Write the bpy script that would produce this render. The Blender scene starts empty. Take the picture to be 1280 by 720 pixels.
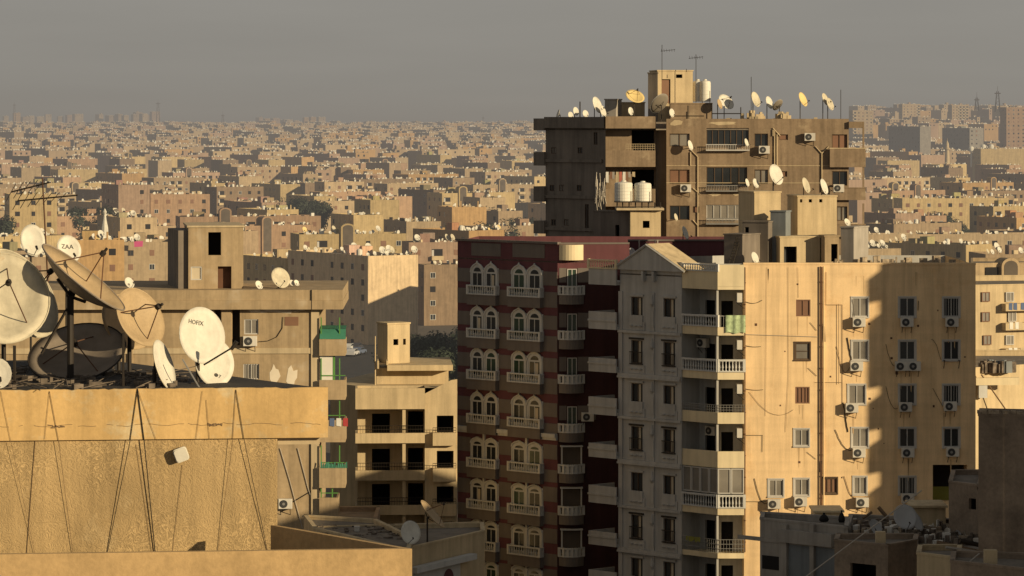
import bpy, math, random
from mathutils import Vector, Matrix

# ------------------------------------------------------------------ basics
RND = random.Random(7)
SC = bpy.context.scene
COL = SC.collection
F = 4000.0            # focal length in photo pixels (1280 wide)
HY = 150.0            # horizon row in the photo
CAMZ = 45.0
SUN = Vector((0.8, -0.6, 0.0)).normalized() * math.cos(math.radians(14)) + Vector((0, 0, math.sin(math.radians(14))))

def px_x(px, Y): return (px - 640.0) / F * Y
def px_z(py, Y): return CAMZ - (py - HY) / F * Y
def at(px, py, Y): return Vector((px_x(px, Y), Y, px_z(py, Y)))

WLOC = {}
def tag(o, label=None, cat=None, group=None, kind=None):
    if label: o['label'] = label
    if cat: o['category'] = cat
    if group: o['group'] = group
    if kind: o['kind'] = kind
    return o
def thing(name, label, cat, loc, group=None):
    o = bpy.data.objects.new(name, None)
    COL.objects.link(o)
    o.location = loc
    o.empty_display_size = 0.2
    WLOC[o.name] = Vector(loc)
    return tag(o, label, cat, group)
def wloc(o):
    return WLOC.get(o.name, Vector((0, 0, 0))) if o is not None else Vector((0, 0, 0))

class Frame:
    """A facade plane: origin O (x, y), direction angle a; local (s along, d into the building, z up)."""
    def __init__(self, ox, oy, deg):
        a = math.radians(deg)
        self.o = Vector((ox, oy)); self.u = Vector((math.cos(a), math.sin(a))); self.n = Vector((-math.sin(a), math.cos(a)))
    def __call__(self, s, d, z):
        p = self.o + self.u * s + self.n * d
        return Vector((p.x, p.y, z))
    def s(self, px, d=0.0):
        k = (px - 640.0) / F
        o = self.o + self.n * d
        return (k * o.y - o.x) / (self.u.x - k * self.u.y)
    def z(self, py, s, d=0.0):
        Y = (self.o + self.u * s + self.n * d).y
        return CAMZ - (py - HY) / F * Y
    def rect(self, x0, x1, y0, y1, d=0.0):
        s0, s1 = self.s(x0, d), self.s(x1, d)
        sm = (s0 + s1) / 2
        return (s0, s1, self.z(y1, sm, d), self.z(y0, sm, d))

ID = lambda x, y, z: Vector((x, y, z))

class MB:
    def __init__(self, T=None):
        self.v, self.f, self.m = [], [], []
        self.T = T or ID
    def pts(self, P, world=False):
        b = len(self.v)
        for p in P:
            self.v.append(Vector(p) if world else self.T(*p))
        return b
    def face(self, P, mi=0, world=False):
        b = self.pts(P, world)
        self.f.append(tuple(range(b, b + len(P)))); self.m.append(mi)
    def box(self, x0, x1, y0, y1, z0, z1, mi=0, skip=''):
        b = self.pts([(x0, y0, z0), (x1, y0, z0), (x1, y1, z0), (x0, y1, z0), (x0, y0, z1), (x1, y0, z1), (x1, y1, z1), (x0, y1, z1)])
        fs = {'b': (3, 2, 1, 0), 't': (4, 5, 6, 7), 'f': (0, 1, 5, 4), 'r': (1, 2, 6, 5), 'k': (2, 3, 7, 6), 'l': (3, 0, 4, 7)}
        for k, q in fs.items():
            if k not in skip:
                self.f.append(tuple(b + i for i in q)); self.m.append(mi)
    def prism(self, poly, z0, z1, mi=0, top=True, bottom=True):
        n = len(poly)
        zz0 = z0 if isinstance(z0, (list, tuple)) else [z0] * n
        zz1 = z1 if isinstance(z1, (list, tuple)) else [z1] * n
        b = self.pts([(p[0], p[1], zz0[i]) for i, p in enumerate(poly)] + [(p[0], p[1], zz1[i]) for i, p in enumerate(poly)])
        for i in range(n):
            j = (i + 1) % n
            self.f.append((b + i, b + j, b + n + j, b + n + i)); self.m.append(mi)
        if top: self.f.append(tuple(b + n + i for i in range(n))); self.m.append(mi)
        if bottom: self.f.append(tuple(b + n - 1 - i for i in range(n))); self.m.append(mi)
    def extr(self, poly, d0, d1, mi=0):
        """polygon in (s, z), extruded in d"""
        n = len(poly)
        b = self.pts([(p[0], d0, p[1]) for p in poly] + [(p[0], d1, p[1]) for p in poly])
        for i in range(n):
            j = (i + 1) % n
            self.f.append((b + i, b + j, b + n + j, b + n + i)); self.m.append(mi)
        self.f.append(tuple(b + i for i in range(n))); self.m.append(mi)
        self.f.append(tuple(b + n + n - 1 - i for i in range(n))); self.m.append(mi)
    def tube(self, p0, p1, r0, r1=None, n=6, mi=0, world=False):
        r1 = r0 if r1 is None else r1
        p0 = Vector(p0) if world else self.T(*p0)
        p1 = Vector(p1) if world else self.T(*p1)
        ax = (p1 - p0)
        if ax.length < 1e-6: return
        ax.normalize()
        ref = Vector((0, 0, 1)) if abs(ax.z) < 0.9 else Vector((1, 0, 0))
        a = ax.cross(ref).normalized(); c = ax.cross(a)
        b = len(self.v)
        for p, r in ((p0, r0), (p1, r1)):
            for k in range(n):
                t = 2 * math.pi * k / n
                self.v.append(p + (a * math.cos(t) + c * math.sin(t)) * r)
        for k in range(n):
            j = (k + 1) % n
            self.f.append((b + k, b + j, b + n + j, b + n + k)); self.m.append(mi)
        self.f.append(tuple(b + n - 1 - k for k in range(n))); self.m.append(mi)
        self.f.append(tuple(b + n + k for k in range(n))); self.m.append(mi)
    def path(self, P, r, n=5, mi=0, world=False):
        for a, b in zip(P, P[1:]):
            self.tube(a, b, r, r, n, mi, world)
    def lathe(self, prof, n=16, mi=0, c=(0, 0, 0), sx=1.0, sy=1.0, cap=True):
        b = len(self.v)
        for (r, z) in prof:
            for k in range(n):
                t = 2 * math.pi * k / n
                self.v.append(self.T(c[0] + sx * r * math.cos(t), c[1] + sy * r * math.sin(t), c[2] + z))
        for i in range(len(prof) - 1):
            for k in range(n):
                j = (k + 1) % n
                self.f.append((b + i * n + k, b + i * n + j, b + (i + 1) * n + j, b + (i + 1) * n + k)); self.m.append(mi)
        if cap:
            if prof[0][0] > 1e-4: self.f.append(tuple(b + n - 1 - k for k in range(n))); self.m.append(mi)
            if prof[-1][0] > 1e-4:
                q = b + (len(prof) - 1) * n
                self.f.append(tuple(q + k for k in range(n))); self.m.append(mi)
    def wall(self, s0, s1, z0, z1, holes, depth=0.18, mi=0, rmi=None, d=0.0):
        """flat wall with rectangular openings and their reveals"""
        rmi = mi if rmi is None else rmi
        xs = sorted({s0, s1} | {round(h[i], 4) for h in holes for i in (0, 1) if s0 < h[i] < s1})
        zs = sorted({z0, z1} | {round(h[i], 4) for h in holes for i in (2, 3) if z0 < h[i] < z1})
        for i in range(len(xs) - 1):
            run = None
            for j in range(len(zs) - 1):
                cx, cz = (xs[i] + xs[i + 1]) / 2, (zs[j] + zs[j + 1]) / 2
                solid = not any(h[0] < cx < h[1] and h[2] < cz < h[3] for h in holes)
                if solid:
                    run = [zs[j], zs[j + 1]] if run is None else [run[0], zs[j + 1]]
                if (not solid or j == len(zs) - 2) and run:
                    self.face([(xs[i], d, run[0]), (xs[i + 1], d, run[0]), (xs[i + 1], d, run[1]), (xs[i], d, run[1])], mi); run = None
        for h in holes:
            a, b, c, e = h[:4]
            q = h[4] if len(h) > 4 else depth
            self.face([(a, d, c), (a, d + q, c), (a, d + q, e), (a, d, e)], rmi)
            self.face([(b, d, c), (b, d, e), (b, d + q, e), (b, d + q, c)], rmi)
            self.face([(a, d, c), (b, d, c), (b, d + q, c), (a, d + q, c)], rmi)
            self.face([(a, d, e), (a, d + q, e), (b, d + q, e), (b, d, e)], rmi)
    def build_each(self, name, mats, parent=None, **k):
        """one object per connected piece"""
        par = list(range(len(self.v)))
        def fd_(a):
            while par[a] != a: par[a] = par[par[a]]; a = par[a]
            return a
        for q in self.f:
            for b in q[1:]: par[fd_(b)] = fd_(q[0])
        g = {}
        for q, mi in zip(self.f, self.m): g.setdefault(fd_(q[0]), []).append((q, mi))
        out = []
        for fs in g.values():
            s = MB(); ids = {}
            for q, mi in fs:
                for i in q:
                    if i not in ids: ids[i] = len(s.v); s.v.append(self.v[i])
                s.f.append(tuple(ids[i] for i in q)); s.m.append(mi)
            out.append(s.build(name, mats, parent, **k))
        return out
    def build(self, name, mats, parent=None, smooth=False, color=None, base=None):
        me = bpy.data.meshes.new(name)
        off = wloc(parent) if parent is not None else (Vector(base) if base is not None else Vector((0, 0, 0)))
        me.from_pydata([v - off for v in self.v], [], self.f)
        mats = mats if isinstance(mats, (list, tuple)) else [mats]
        for m in mats: me.materials.append(m)
        if len(mats) > 1: me.polygons.foreach_set('material_index', self.m)
        if smooth: me.polygons.foreach_set('use_smooth', [True] * len(self.f))
        me.update()
        o = bpy.data.objects.new(name, me)
        COL.objects.link(o)
        if parent is not None:
            o.parent = parent; WLOC[o.name] = off
        else:
            o.location = off; WLOC[o.name] = off
        if color: o.color = (*color, 1)
        return o

def copy_tree(o, loc, parent=None):
    c = o.copy(); COL.objects.link(c)
    if parent is None:
        c.location = loc; WLOC[c.name] = Vector(loc)
    else:
        c.parent = parent
    for ch in o.children: copy_tree(ch, None, c)
    return c

# ------------------------------------------------------------------ materials
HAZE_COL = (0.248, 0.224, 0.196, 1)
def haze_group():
    g = bpy.data.node_groups.new('painted_haze', 'ShaderNodeTree')
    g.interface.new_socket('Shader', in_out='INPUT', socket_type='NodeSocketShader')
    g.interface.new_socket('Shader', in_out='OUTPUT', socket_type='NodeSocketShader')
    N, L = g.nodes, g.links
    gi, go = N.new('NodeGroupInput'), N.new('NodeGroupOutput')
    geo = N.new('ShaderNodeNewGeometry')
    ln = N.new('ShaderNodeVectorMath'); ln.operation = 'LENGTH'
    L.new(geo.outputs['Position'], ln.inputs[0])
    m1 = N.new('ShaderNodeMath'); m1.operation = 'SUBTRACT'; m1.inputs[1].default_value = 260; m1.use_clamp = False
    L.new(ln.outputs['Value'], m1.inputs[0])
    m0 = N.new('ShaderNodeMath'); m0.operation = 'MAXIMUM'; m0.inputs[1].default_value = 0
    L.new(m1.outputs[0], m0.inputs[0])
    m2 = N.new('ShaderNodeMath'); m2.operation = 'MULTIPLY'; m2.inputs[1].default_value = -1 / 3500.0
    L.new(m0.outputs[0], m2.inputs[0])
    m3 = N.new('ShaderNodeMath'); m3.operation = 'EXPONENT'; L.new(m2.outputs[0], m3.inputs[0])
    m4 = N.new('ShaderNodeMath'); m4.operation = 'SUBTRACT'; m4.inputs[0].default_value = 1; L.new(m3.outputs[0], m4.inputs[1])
    em = N.new('ShaderNodeEmission'); em.inputs['Color'].default_value = HAZE_COL; em.inputs['Strength'].default_value = 1  # glow mixed into surfaces by distance stands in for haze in the air
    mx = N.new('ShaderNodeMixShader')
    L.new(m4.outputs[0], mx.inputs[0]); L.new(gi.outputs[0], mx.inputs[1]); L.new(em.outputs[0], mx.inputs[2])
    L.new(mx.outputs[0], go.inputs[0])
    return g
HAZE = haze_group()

def mat(name, col, rough=0.9, var=0.14, streak=0.0, scale=0.6, fine=0.0, fscale=14, bump=0.0, bscale=30, metal=0.0, objcol=False, haze=True,
        spec=0.3, col2=None, col2_amt=0.5, c2scale=0.25, courses=0.0):
    m = bpy.data.materials.new(name); m.use_nodes = True
    nt = m.node_tree; N, L = nt.nodes, nt.links
    N.clear()
    out = N.new('ShaderNodeOutputMaterial')
    b = N.new('ShaderNodeBsdfPrincipled')
    b.inputs['Roughness'].default_value = rough; b.inputs['Metallic'].default_value = metal
    b.inputs['Specular IOR Level'].default_value = spec
    geo = N.new('ShaderNodeNewGeometry')
    def noise(sc, det=4, vec=None, rg=0.6):
        n = N.new('ShaderNodeTexNoise'); n.inputs['Scale'].default_value = sc; n.inputs['Detail'].default_value = det; n.inputs['Roughness'].default_value = rg
        L.new(vec or geo.outputs['Position'], n.inputs['Vector']); return n.outputs['Fac']
    def rng(x, a, c, lo, hi):
        r = N.new('ShaderNodeMapRange'); r.inputs[1].default_value = a; r.inputs[2].default_value = c; r.inputs[3].default_value = lo; r.inputs[4].default_value = hi
        L.new(x, r.inputs[0]); return r.outputs[0]
    def mul(a, c):
        q = N.new('ShaderNodeMath'); q.operation = 'MULTIPLY'; L.new(a, q.inputs[0]); L.new(c, q.inputs[1]); return q.outputs[0]
    if objcol:
        oi = N.new('ShaderNodeObjectInfo'); colout = oi.outputs['Color']
    else:
        rgb = N.new('ShaderNodeRGB'); rgb.outputs[0].default_value = (*col, 1); colout = rgb.outputs[0]
    if col2:
        mx = N.new('ShaderNodeMix'); mx.data_type = 'RGBA'
        L.new(rng(noise(c2scale, 7, rg=0.7), 0.62 - 0.2 * col2_amt, 0.72 - 0.2 * col2_amt, 0, 1), mx.inputs[0])
        L.new(colout, mx.inputs[6]); mx.inputs[7].default_value = (*col2, 1); colout = mx.outputs[2]
    f = rng(noise(scale, 6), 0.3, 0.7, 1 - var, 1 + var)
    if streak:
        mp = N.new('ShaderNodeMapping'); mp.inputs['Scale'].default_value = (1.6, 1.6, 0.10); L.new(geo.outputs['Position'], mp.inputs['Vector'])
        f = mul(f, rng(noise(1.3, 5, mp.outputs[0], 0.65), 0.42, 0.68, 1, 1 - streak))
    if fine:
        f = mul(f, rng(noise(fscale, 3), 0.35, 0.7, 1 + fine * 0.5, 1 - fine))
    if courses:
        mp = N.new('ShaderNodeMapping'); mp.inputs['Scale'].default_value = (0.02, 0.02, 2.2); L.new(geo.outputs['Position'], mp.inputs['Vector'])
        f = mul(f, rng(noise(1.0, 1, mp.outputs[0]), 0.45, 0.65, 1, 1 - courses))
    vm = N.new('ShaderNodeVectorMath'); vm.operation = 'SCALE'
    L.new(colout, vm.inputs[0]); L.new(f, vm.inputs['Scale'])
    L.new(vm.outputs[0], b.inputs['Base Color'])
    if bump:
        bp = N.new('ShaderNodeBump'); bp.inputs['Strength'].default_value = bump; bp.inputs['Distance'].default_value = 0.04
        L.new(noise(bscale, 4), bp.inputs['Height']); L.new(bp.outputs[0], b.inputs['Normal'])
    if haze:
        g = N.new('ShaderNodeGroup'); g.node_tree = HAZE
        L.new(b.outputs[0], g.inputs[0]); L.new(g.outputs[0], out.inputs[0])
    else:
        L.new(b.outputs[0], out.inputs[0])
    return m

M = {}
M['tan'] = mat('tan_paint', (0.87, 0.625, 0.35), var=0.08, streak=0.22, fine=0.05, bump=0.1, courses=0.05, col2=(0.80, 0.54, 0.28), col2_amt=0.3, c2scale=0.18)
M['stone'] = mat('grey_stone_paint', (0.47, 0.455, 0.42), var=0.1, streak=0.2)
M['stone_lit'] = mat('sunlit_cream_paint', (0.74, 0.62, 0.40), var=0.08, streak=0.15)  # lit copy of the stone paint, sun warmth put into the colour
M['red'] = mat('maroon_paint', (0.135, 0.052, 0.058), var=0.1, streak=0.18)
M['redlit'] = mat('faded_red_paint', (0.50, 0.16, 0.12), var=0.12, streak=0.25)
M['band'] = mat('taupe_band', (0.175, 0.150, 0.130), var=0.1, streak=0.15)
M['white'] = mat('white_paint', (0.58, 0.57, 0.53), var=0.08, streak=0.15)
M['brown'] = mat('brown_render', (0.285, 0.208, 0.135), var=0.12, streak=0.32, fine=0.1, fscale=5, col2=(0.38, 0.29, 0.19), col2_amt=0.25, c2scale=0.4)
M['brown_shade'] = mat('shaded_brown_render', (0.22, 0.185, 0.150), var=0.15, streak=0.3)  # darker copy of the brown render, shade put into its colour
M['ochre'] = mat('ochre_render', (0.67, 0.45, 0.195), var=0.12, streak=0.24, fine=0.08, fscale=9, bump=0.15, bscale=18, col2=(0.68, 0.54, 0.32), col2_amt=0.2, c2scale=0.7)
M['ochre_wall'] = None
M['terrace'] = mat('ochre_terrace_render', (0.50, 0.34, 0.165), var=0.12, streak=0.12, fine=0.12, fscale=7, bump=0.2, bscale=12)
M['bwall'] = mat('dusty_ochre_render', (0.42, 0.315, 0.19), var=0.12, streak=0.28, fine=0.08, fscale=4, col2=(0.50, 0.40, 0.27), col2_amt=0.25, c2scale=0.5)
M['bband'] = mat('pale_band', (0.55, 0.44, 0.28), var=0.12, streak=0.25)
M['peel'] = mat('peeled_plaster', (0.68, 0.60, 0.47), var=0.15)
M['conc'] = mat('sand_concrete', (0.58, 0.455, 0.275), var=0.1, streak=0.25, fine=0.06)
M['grey'] = mat('grey_concrete', (0.36, 0.325, 0.28), var=0.15, streak=0.25)
M['dirt'] = mat('brown_block', (0.28, 0.215, 0.155), var=0.3, streak=0.12, fine=0.15, fscale=6)
M['roof'] = mat('dusty_roof', (0.20, 0.17, 0.135), var=0.25, fine=0.2, fscale=3)
M['bitumen'] = mat('bitumen_roof', (0.045, 0.04, 0.036), var=0.25, fine=0.3, fscale=6)
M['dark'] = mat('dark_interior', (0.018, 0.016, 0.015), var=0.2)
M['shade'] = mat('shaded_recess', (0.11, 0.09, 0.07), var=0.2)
M['glass'] = mat('window_glass', (0.025, 0.028, 0.03), rough=0.12, var=0.3, spec=0.6)
M['glass_green'] = mat('green_glass', (0.03, 0.055, 0.035), rough=0.12, var=0.3, spec=0.6)
M['glass_grey'] = mat('dusty_glass', (0.22, 0.20, 0.17), rough=0.3, var=0.2)
M['frame'] = mat('white_frame', (0.50, 0.48, 0.44), rough=0.6, var=0.08)
M['frame_dark'] = mat('brown_frame', (0.10, 0.065, 0.04), rough=0.6, var=0.15)
M['shutter'] = mat('brown_shutter', (0.22, 0.12, 0.075), rough=0.7, var=0.12)
M['curtain_glint'] = mat('curtain_glint', (0.55, 0.47, 0.34), var=0.1)
M['metal'] = mat('dark_steel', (0.035, 0.028, 0.022), rough=0.6, var=0.25, metal=0.2)
M['rust'] = mat('rusty_steel', (0.12, 0.06, 0.035), rough=0.8, var=0.3)
M['grey_metal'] = mat('grey_steel', (0.30, 0.29, 0.27), rough=0.5, var=0.12, metal=0.4)
M['acwhite'] = mat('ac_casing', (0.66, 0.62, 0.54), rough=0.5, var=0.1, streak=0.15)
M['acdark'] = mat('ac_grille', (0.05, 0.05, 0.05), rough=0.6, var=0.1)
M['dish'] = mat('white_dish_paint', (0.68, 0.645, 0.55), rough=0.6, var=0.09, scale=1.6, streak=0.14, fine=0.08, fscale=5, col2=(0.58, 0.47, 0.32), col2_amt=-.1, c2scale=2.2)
M['dish_cream'] = mat('cream_dish_paint', (0.58, 0.52, 0.385), rough=0.65, var=0.14, scale=1.8, streak=0.22, fine=0.1, fscale=5, col2=(0.42, 0.32, 0.2), col2_amt=.05, c2scale=1.8)
M['dish_tan'] = mat('tan_dish_paint', (0.43, 0.315, 0.18), rough=0.6, var=0.12, scale=2, fine=0.08)
M['dish_yellow'] = mat('yellow_dish_paint', (0.72, 0.55, 0.24), rough=0.6, var=0.12)
M['dish_dark'] = mat('dark_dish_mesh', (0.26, 0.215, 0.17), rough=0.7, var=0.2, scale=2)
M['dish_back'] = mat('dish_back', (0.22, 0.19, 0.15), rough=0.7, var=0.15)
M['dish_grey'] = mat('grey_dish_paint', (0.42, 0.42, 0.41), rough=0.6, var=0.12)
M['print'] = mat('dark_print', (0.07, 0.068, 0.06), var=0.4, scale=6)
M['tanstain'] = mat('drip_stain', (0.62, 0.43, 0.235), var=0.12, streak=0.2)
M['cable'] = mat('black_cable', (0.012, 0.010, 0.008), rough=0.7, var=0.1)
M['cable_grey'] = mat('brown_cable', (0.16, 0.10, 0.055), rough=0.8, var=0.1)
M['cable_light'] = mat('pale_cable', (0.42, 0.38, 0.32), rough=0.8, var=0.1)
M['tank'] = mat('white_tank', (0.72, 0.69, 0.60), rough=0.45, var=0.06, streak=0.08)
M['awning'] = mat('green_awning', (0.05, 0.20, 0.13), rough=0.8, var=0.2)
M['greenpaint'] = mat('green_paint', (0.10, 0.26, 0.06), rough=0.6, var=0.15)
M['cloth_green'] = mat('pale_green_cloth', (0.42, 0.52, 0.30), var=0.25, scale=2.5, fine=0.25, fscale=6)
M['cloth_white'] = mat('white_cloth', (0.70, 0.67, 0.60), var=0.1)
M['cloth_red'] = mat('red_cloth', (0.42, 0.06, 0.06), var=0.15)
M['cloth_blue'] = mat('blue_cloth', (0.10, 0.14, 0.25), var=0.15)
M['plastic_yellow'] = mat('yellow_green_sheet', (0.24, 0.235, 0.05), var=0.15)
M['tarp'] = mat('blue_grey_sheet', (0.20, 0.215, 0.22), var=0.15, streak=0.2)
M['timber'] = mat('old_timber', (0.20, 0.135, 0.08), var=0.25, fine=0.2)
M['ground'] = mat('dusty_ground', (0.13, 0.11, 0.085), var=0.25, scale=0.05, fine=0.15, fscale=0.6)
M['asphalt'] = mat('asphalt', (0.055, 0.053, 0.05), var=0.2, scale=0.3)
M['leaf'] = mat('leaves', (0.030, 0.040, 0.024), rough=0.7, var=0.5, scale=0.9)
M['leaf2'] = mat('dry_leaves', (0.075, 0.085, 0.045), rough=0.7, var=0.5, scale=0.9)
M['bark'] = mat('bark', (0.09, 0.065, 0.045), var=0.3)
M['block'] = mat('block_wall', (0.6, 0.5, 0.35), objcol=True, var=0.12, streak=0.25, fine=0.08, fscale=1.5)
M['carpaint'] = mat('car_paint', (0.4, 0.4, 0.4), objcol=True, rough=0.3, var=0.05)
M['rubber'] = mat('rubber', (0.02, 0.02, 0.02), var=0.1)
M['scrap'] = mat('dark_scrap', (0.15, 0.12, 0.092), var=0.6, scale=2.5)
M['maroon_shade'] = mat('shade_maroon_paint', (0.055, 0.022, 0.021), var=0.12, streak=0.25)  # darker copy of the maroon, deep shade put into the colour
M['debris'] = mat('rubble', (0.34, 0.27, 0.19), var=0.5, scale=3)

def tyrolean():
    """rough sprayed render: worm-like ridges, raised and lighter in colour"""
    m = mat('tyrolean_render', (0.445, 0.315, 0.155), var=0.16, streak=0.26, scale=0.5, col2=(0.52, 0.385, 0.205), col2_amt=0.2, c2scale=0.7)
    nt = m.node_tree; N, L = nt.nodes, nt.links
    b = next(n for n in N if n.type == 'BSDF_PRINCIPLED'); geo = next(n for n in N if n.type == 'NEW_GEOMETRY')
    src = b.inputs['Base Color'].links[0].from_socket
    n1 = N.new('ShaderNodeTexNoise'); n1.inputs['Scale'].default_value = 4.6; n1.inputs['Detail'].default_value = 2; n1.inputs['Distortion'].default_value = 2.6
    L.new(geo.outputs['Position'], n1.inputs['Vector'])
    n2 = N.new('ShaderNodeTexNoise'); n2.inputs['Scale'].default_value = 30; n2.inputs['Detail'].default_value = 3
    L.new(geo.outputs['Position'], n2.inputs['Vector'])
    ridge = N.new('ShaderNodeMath'); ridge.operation = 'SUBTRACT'; ridge.inputs[1].default_value = 0.5; L.new(n1.outputs['Fac'], ridge.inputs[0])
    ab = N.new('ShaderNodeMath'); ab.operation = 'ABSOLUTE'; L.new(ridge.outputs[0], ab.inputs[0])
    r = N.new('ShaderNodeMapRange'); r.inputs[1].default_value = 0.0; r.inputs[2].default_value = 0.05; r.inputs[3].default_value = 1.50; r.inputs[4].default_value = 0.90
    L.new(ab.outputs[0], r.inputs[0])
    big = N.new('ShaderNodeTexNoise'); big.inputs['Scale'].default_value = 0.9; big.inputs['Detail'].default_value = 3
    L.new(geo.outputs['Position'], big.inputs['Vector'])
    mk = N.new('ShaderNodeMapRange'); mk.inputs[1].default_value = 0.42; mk.inputs[2].default_value = 0.60; L.new(big.outputs['Fac'], mk.inputs[0])
    mx = N.new('ShaderNodeMix'); mx.data_type = 'FLOAT'; L.new(mk.outputs[0], mx.inputs[0]); mx.inputs[2].default_value = 1.0; L.new(r.outputs[0], mx.inputs[3])
    vm = N.new('ShaderNodeVectorMath'); vm.operation = 'SCALE'; L.new(src, vm.inputs[0]); L.new(mx.outputs[0], vm.inputs['Scale'])
    L.new(vm.outputs[0], b.inputs['Base Color'])
    ad = N.new('ShaderNodeMath'); ad.operation = 'MULTIPLY_ADD'; ad.inputs[1].default_value = 0.5; L.new(n2.outputs['Fac'], ad.inputs[0])
    inv = N.new('ShaderNodeMath'); inv.operation = 'MULTIPLY'; inv.inputs[1].default_value = -2.0; L.new(ab.outputs[0], inv.inputs[0]); L.new(inv.outputs[0], ad.inputs[2])
    bp = N.new('ShaderNodeBump'); bp.inputs['Strength'].default_value = 0.42; bp.inputs['Distance'].default_value = 0.05
    L.new(ad.outputs[0], bp.inputs['Height']); L.new(bp.outputs[0], b.inputs['Normal'])
    return m
M['ochre_wall'] = tyrolean()

# ------------------------------------------------------------------ camera, sun, sky
cam = bpy.data.cameras.new('camera'); camo = bpy.data.objects.new('camera', cam); COL.objects.link(camo)
cam.sensor_width = 36; cam.lens = F / 1280 * 36
camo.location = (0, 0, CAMZ); camo.rotation_euler = (math.radians(90), 0, 0)
cam.shift_y = -(360 - HY) / 1280
cam.clip_start = 1; cam.clip_end = 60000
SC.camera = camo
sl = bpy.data.lights.new('sun', 'SUN'); so = bpy.data.objects.new('sun', sl); COL.objects.link(so)
sl.energy = 5.0; sl.angle = math.radians(0.5); sl.color = (1.0, 0.80, 0.50)
so.rotation_euler = (-SUN).to_track_quat('-Z', 'Y').to_euler(); so.location = (60, -60, 90)
w = bpy.data.worlds.new('World'); SC.world = w; w.use_nodes = True
nt = w.node_tree; nt.nodes.clear()
wo = nt.nodes.new('ShaderNodeOutputWorld'); bg = nt.nodes.new('ShaderNodeBackground')
sky = nt.nodes.new('ShaderNodeTexSky'); sky.sky_type = 'NISHITA'; sky.sun_disc = False
sky.sun_elevation = math.radians(14); sky.sun_rotation = math.radians(126.87); sky.dust_density = 2.0; sky.air_density = 1.0; sky.ozone_density = 1.0; sky.altitude = 100
hs = nt.nodes.new('ShaderNodeHueSaturation'); hs.inputs['Saturation'].default_value = 0.10
tint = nt.nodes.new('ShaderNodeMix'); tint.data_type = 'RGBA'; tint.blend_type = 'MULTIPLY'; tint.inputs[0].default_value = 1; tint.inputs[7].default_value = (1.0, 0.93, 0.83, 1)
# dust veil: an even warm grey that thins and darkens with height
tcw = nt.nodes.new('ShaderNodeTexCoord'); sep = nt.nodes.new('ShaderNodeSeparateXYZ'); nt.links.new(tcw.outputs['Generated'], sep.inputs[0])
ramp = nt.nodes.new('ShaderNodeValToRGB'); nt.links.new(sep.outputs['Z'], ramp.inputs[0])
cr = ramp.color_ramp; cr.interpolation = 'LINEAR'
cr.elements[0].position = 0.0; cr.elements[0].color = (0.262, 0.239, 0.208, 1)
cr.elements[1].position = 1.0; cr.elements[1].color = (0.14, 0.14, 0.14, 1)
for p_, c_ in ((0.012, (0.276, 0.259, 0.229, 1)), (0.040, (0.293, 0.280, 0.253, 1)), (0.10, (0.34, 0.325, 0.30, 1)), (0.35, (0.21, 0.208, 0.20, 1))):
    e_ = cr.elements.new(p_); e_.color = c_
sc10 = nt.nodes.new('ShaderNodeVectorMath'); sc10.operation = 'SCALE'; sc10.inputs['Scale'].default_value = 10.0; nt.links.new(ramp.outputs[0], sc10.inputs[0])
mpw = nt.nodes.new('ShaderNodeMapping'); mpw.inputs['Scale'].default_value = (5, 5, 45); nt.links.new(tcw.outputs['Generated'], mpw.inputs[0])
nzw = nt.nodes.new('ShaderNodeTexNoise'); nzw.inputs['Scale'].default_value = 2.2; nzw.inputs['Detail'].default_value = 3; nt.links.new(mpw.outputs[0], nzw.inputs['Vector'])
mrw = nt.nodes.new('ShaderNodeMapRange'); mrw.inputs[1].default_value = 0.3; mrw.inputs[2].default_value = 0.7; mrw.inputs[3].default_value = 9.75; mrw.inputs[4].default_value = 10.25
nt.links.new(nzw.outputs['Fac'], mrw.inputs[0]); nt.links.new(mrw.outputs[0], sc10.inputs['Scale'])
mixd = nt.nodes.new('ShaderNodeMix'); mixd.data_type = 'RGBA'; mixd.inputs[0].default_value = 0.94
nt.links.new(tint.outputs[2], mixd.inputs[6]); nt.links.new(sc10.outputs[0], mixd.inputs[7])
nt.links.new(mixd.outputs[2], bg.inputs['Color']); bg.inputs['Strength'].default_value = 0.1
nt.links.new(bg.outputs[0], wo.inputs[0])
SC.view_settings.view_transform = 'Standard'; SC.view_settings.look = 'None'; SC.view_settings.exposure = 0; SC.view_settings.gamma = 1
SC.cycles.use_denoising = True
SC.cycles.max_bounces = 5; SC.cycles.diffuse_bounces = 3; SC.cycles.glossy_bounces = 2; SC.cycles.transmission_bounces = 2
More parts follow.
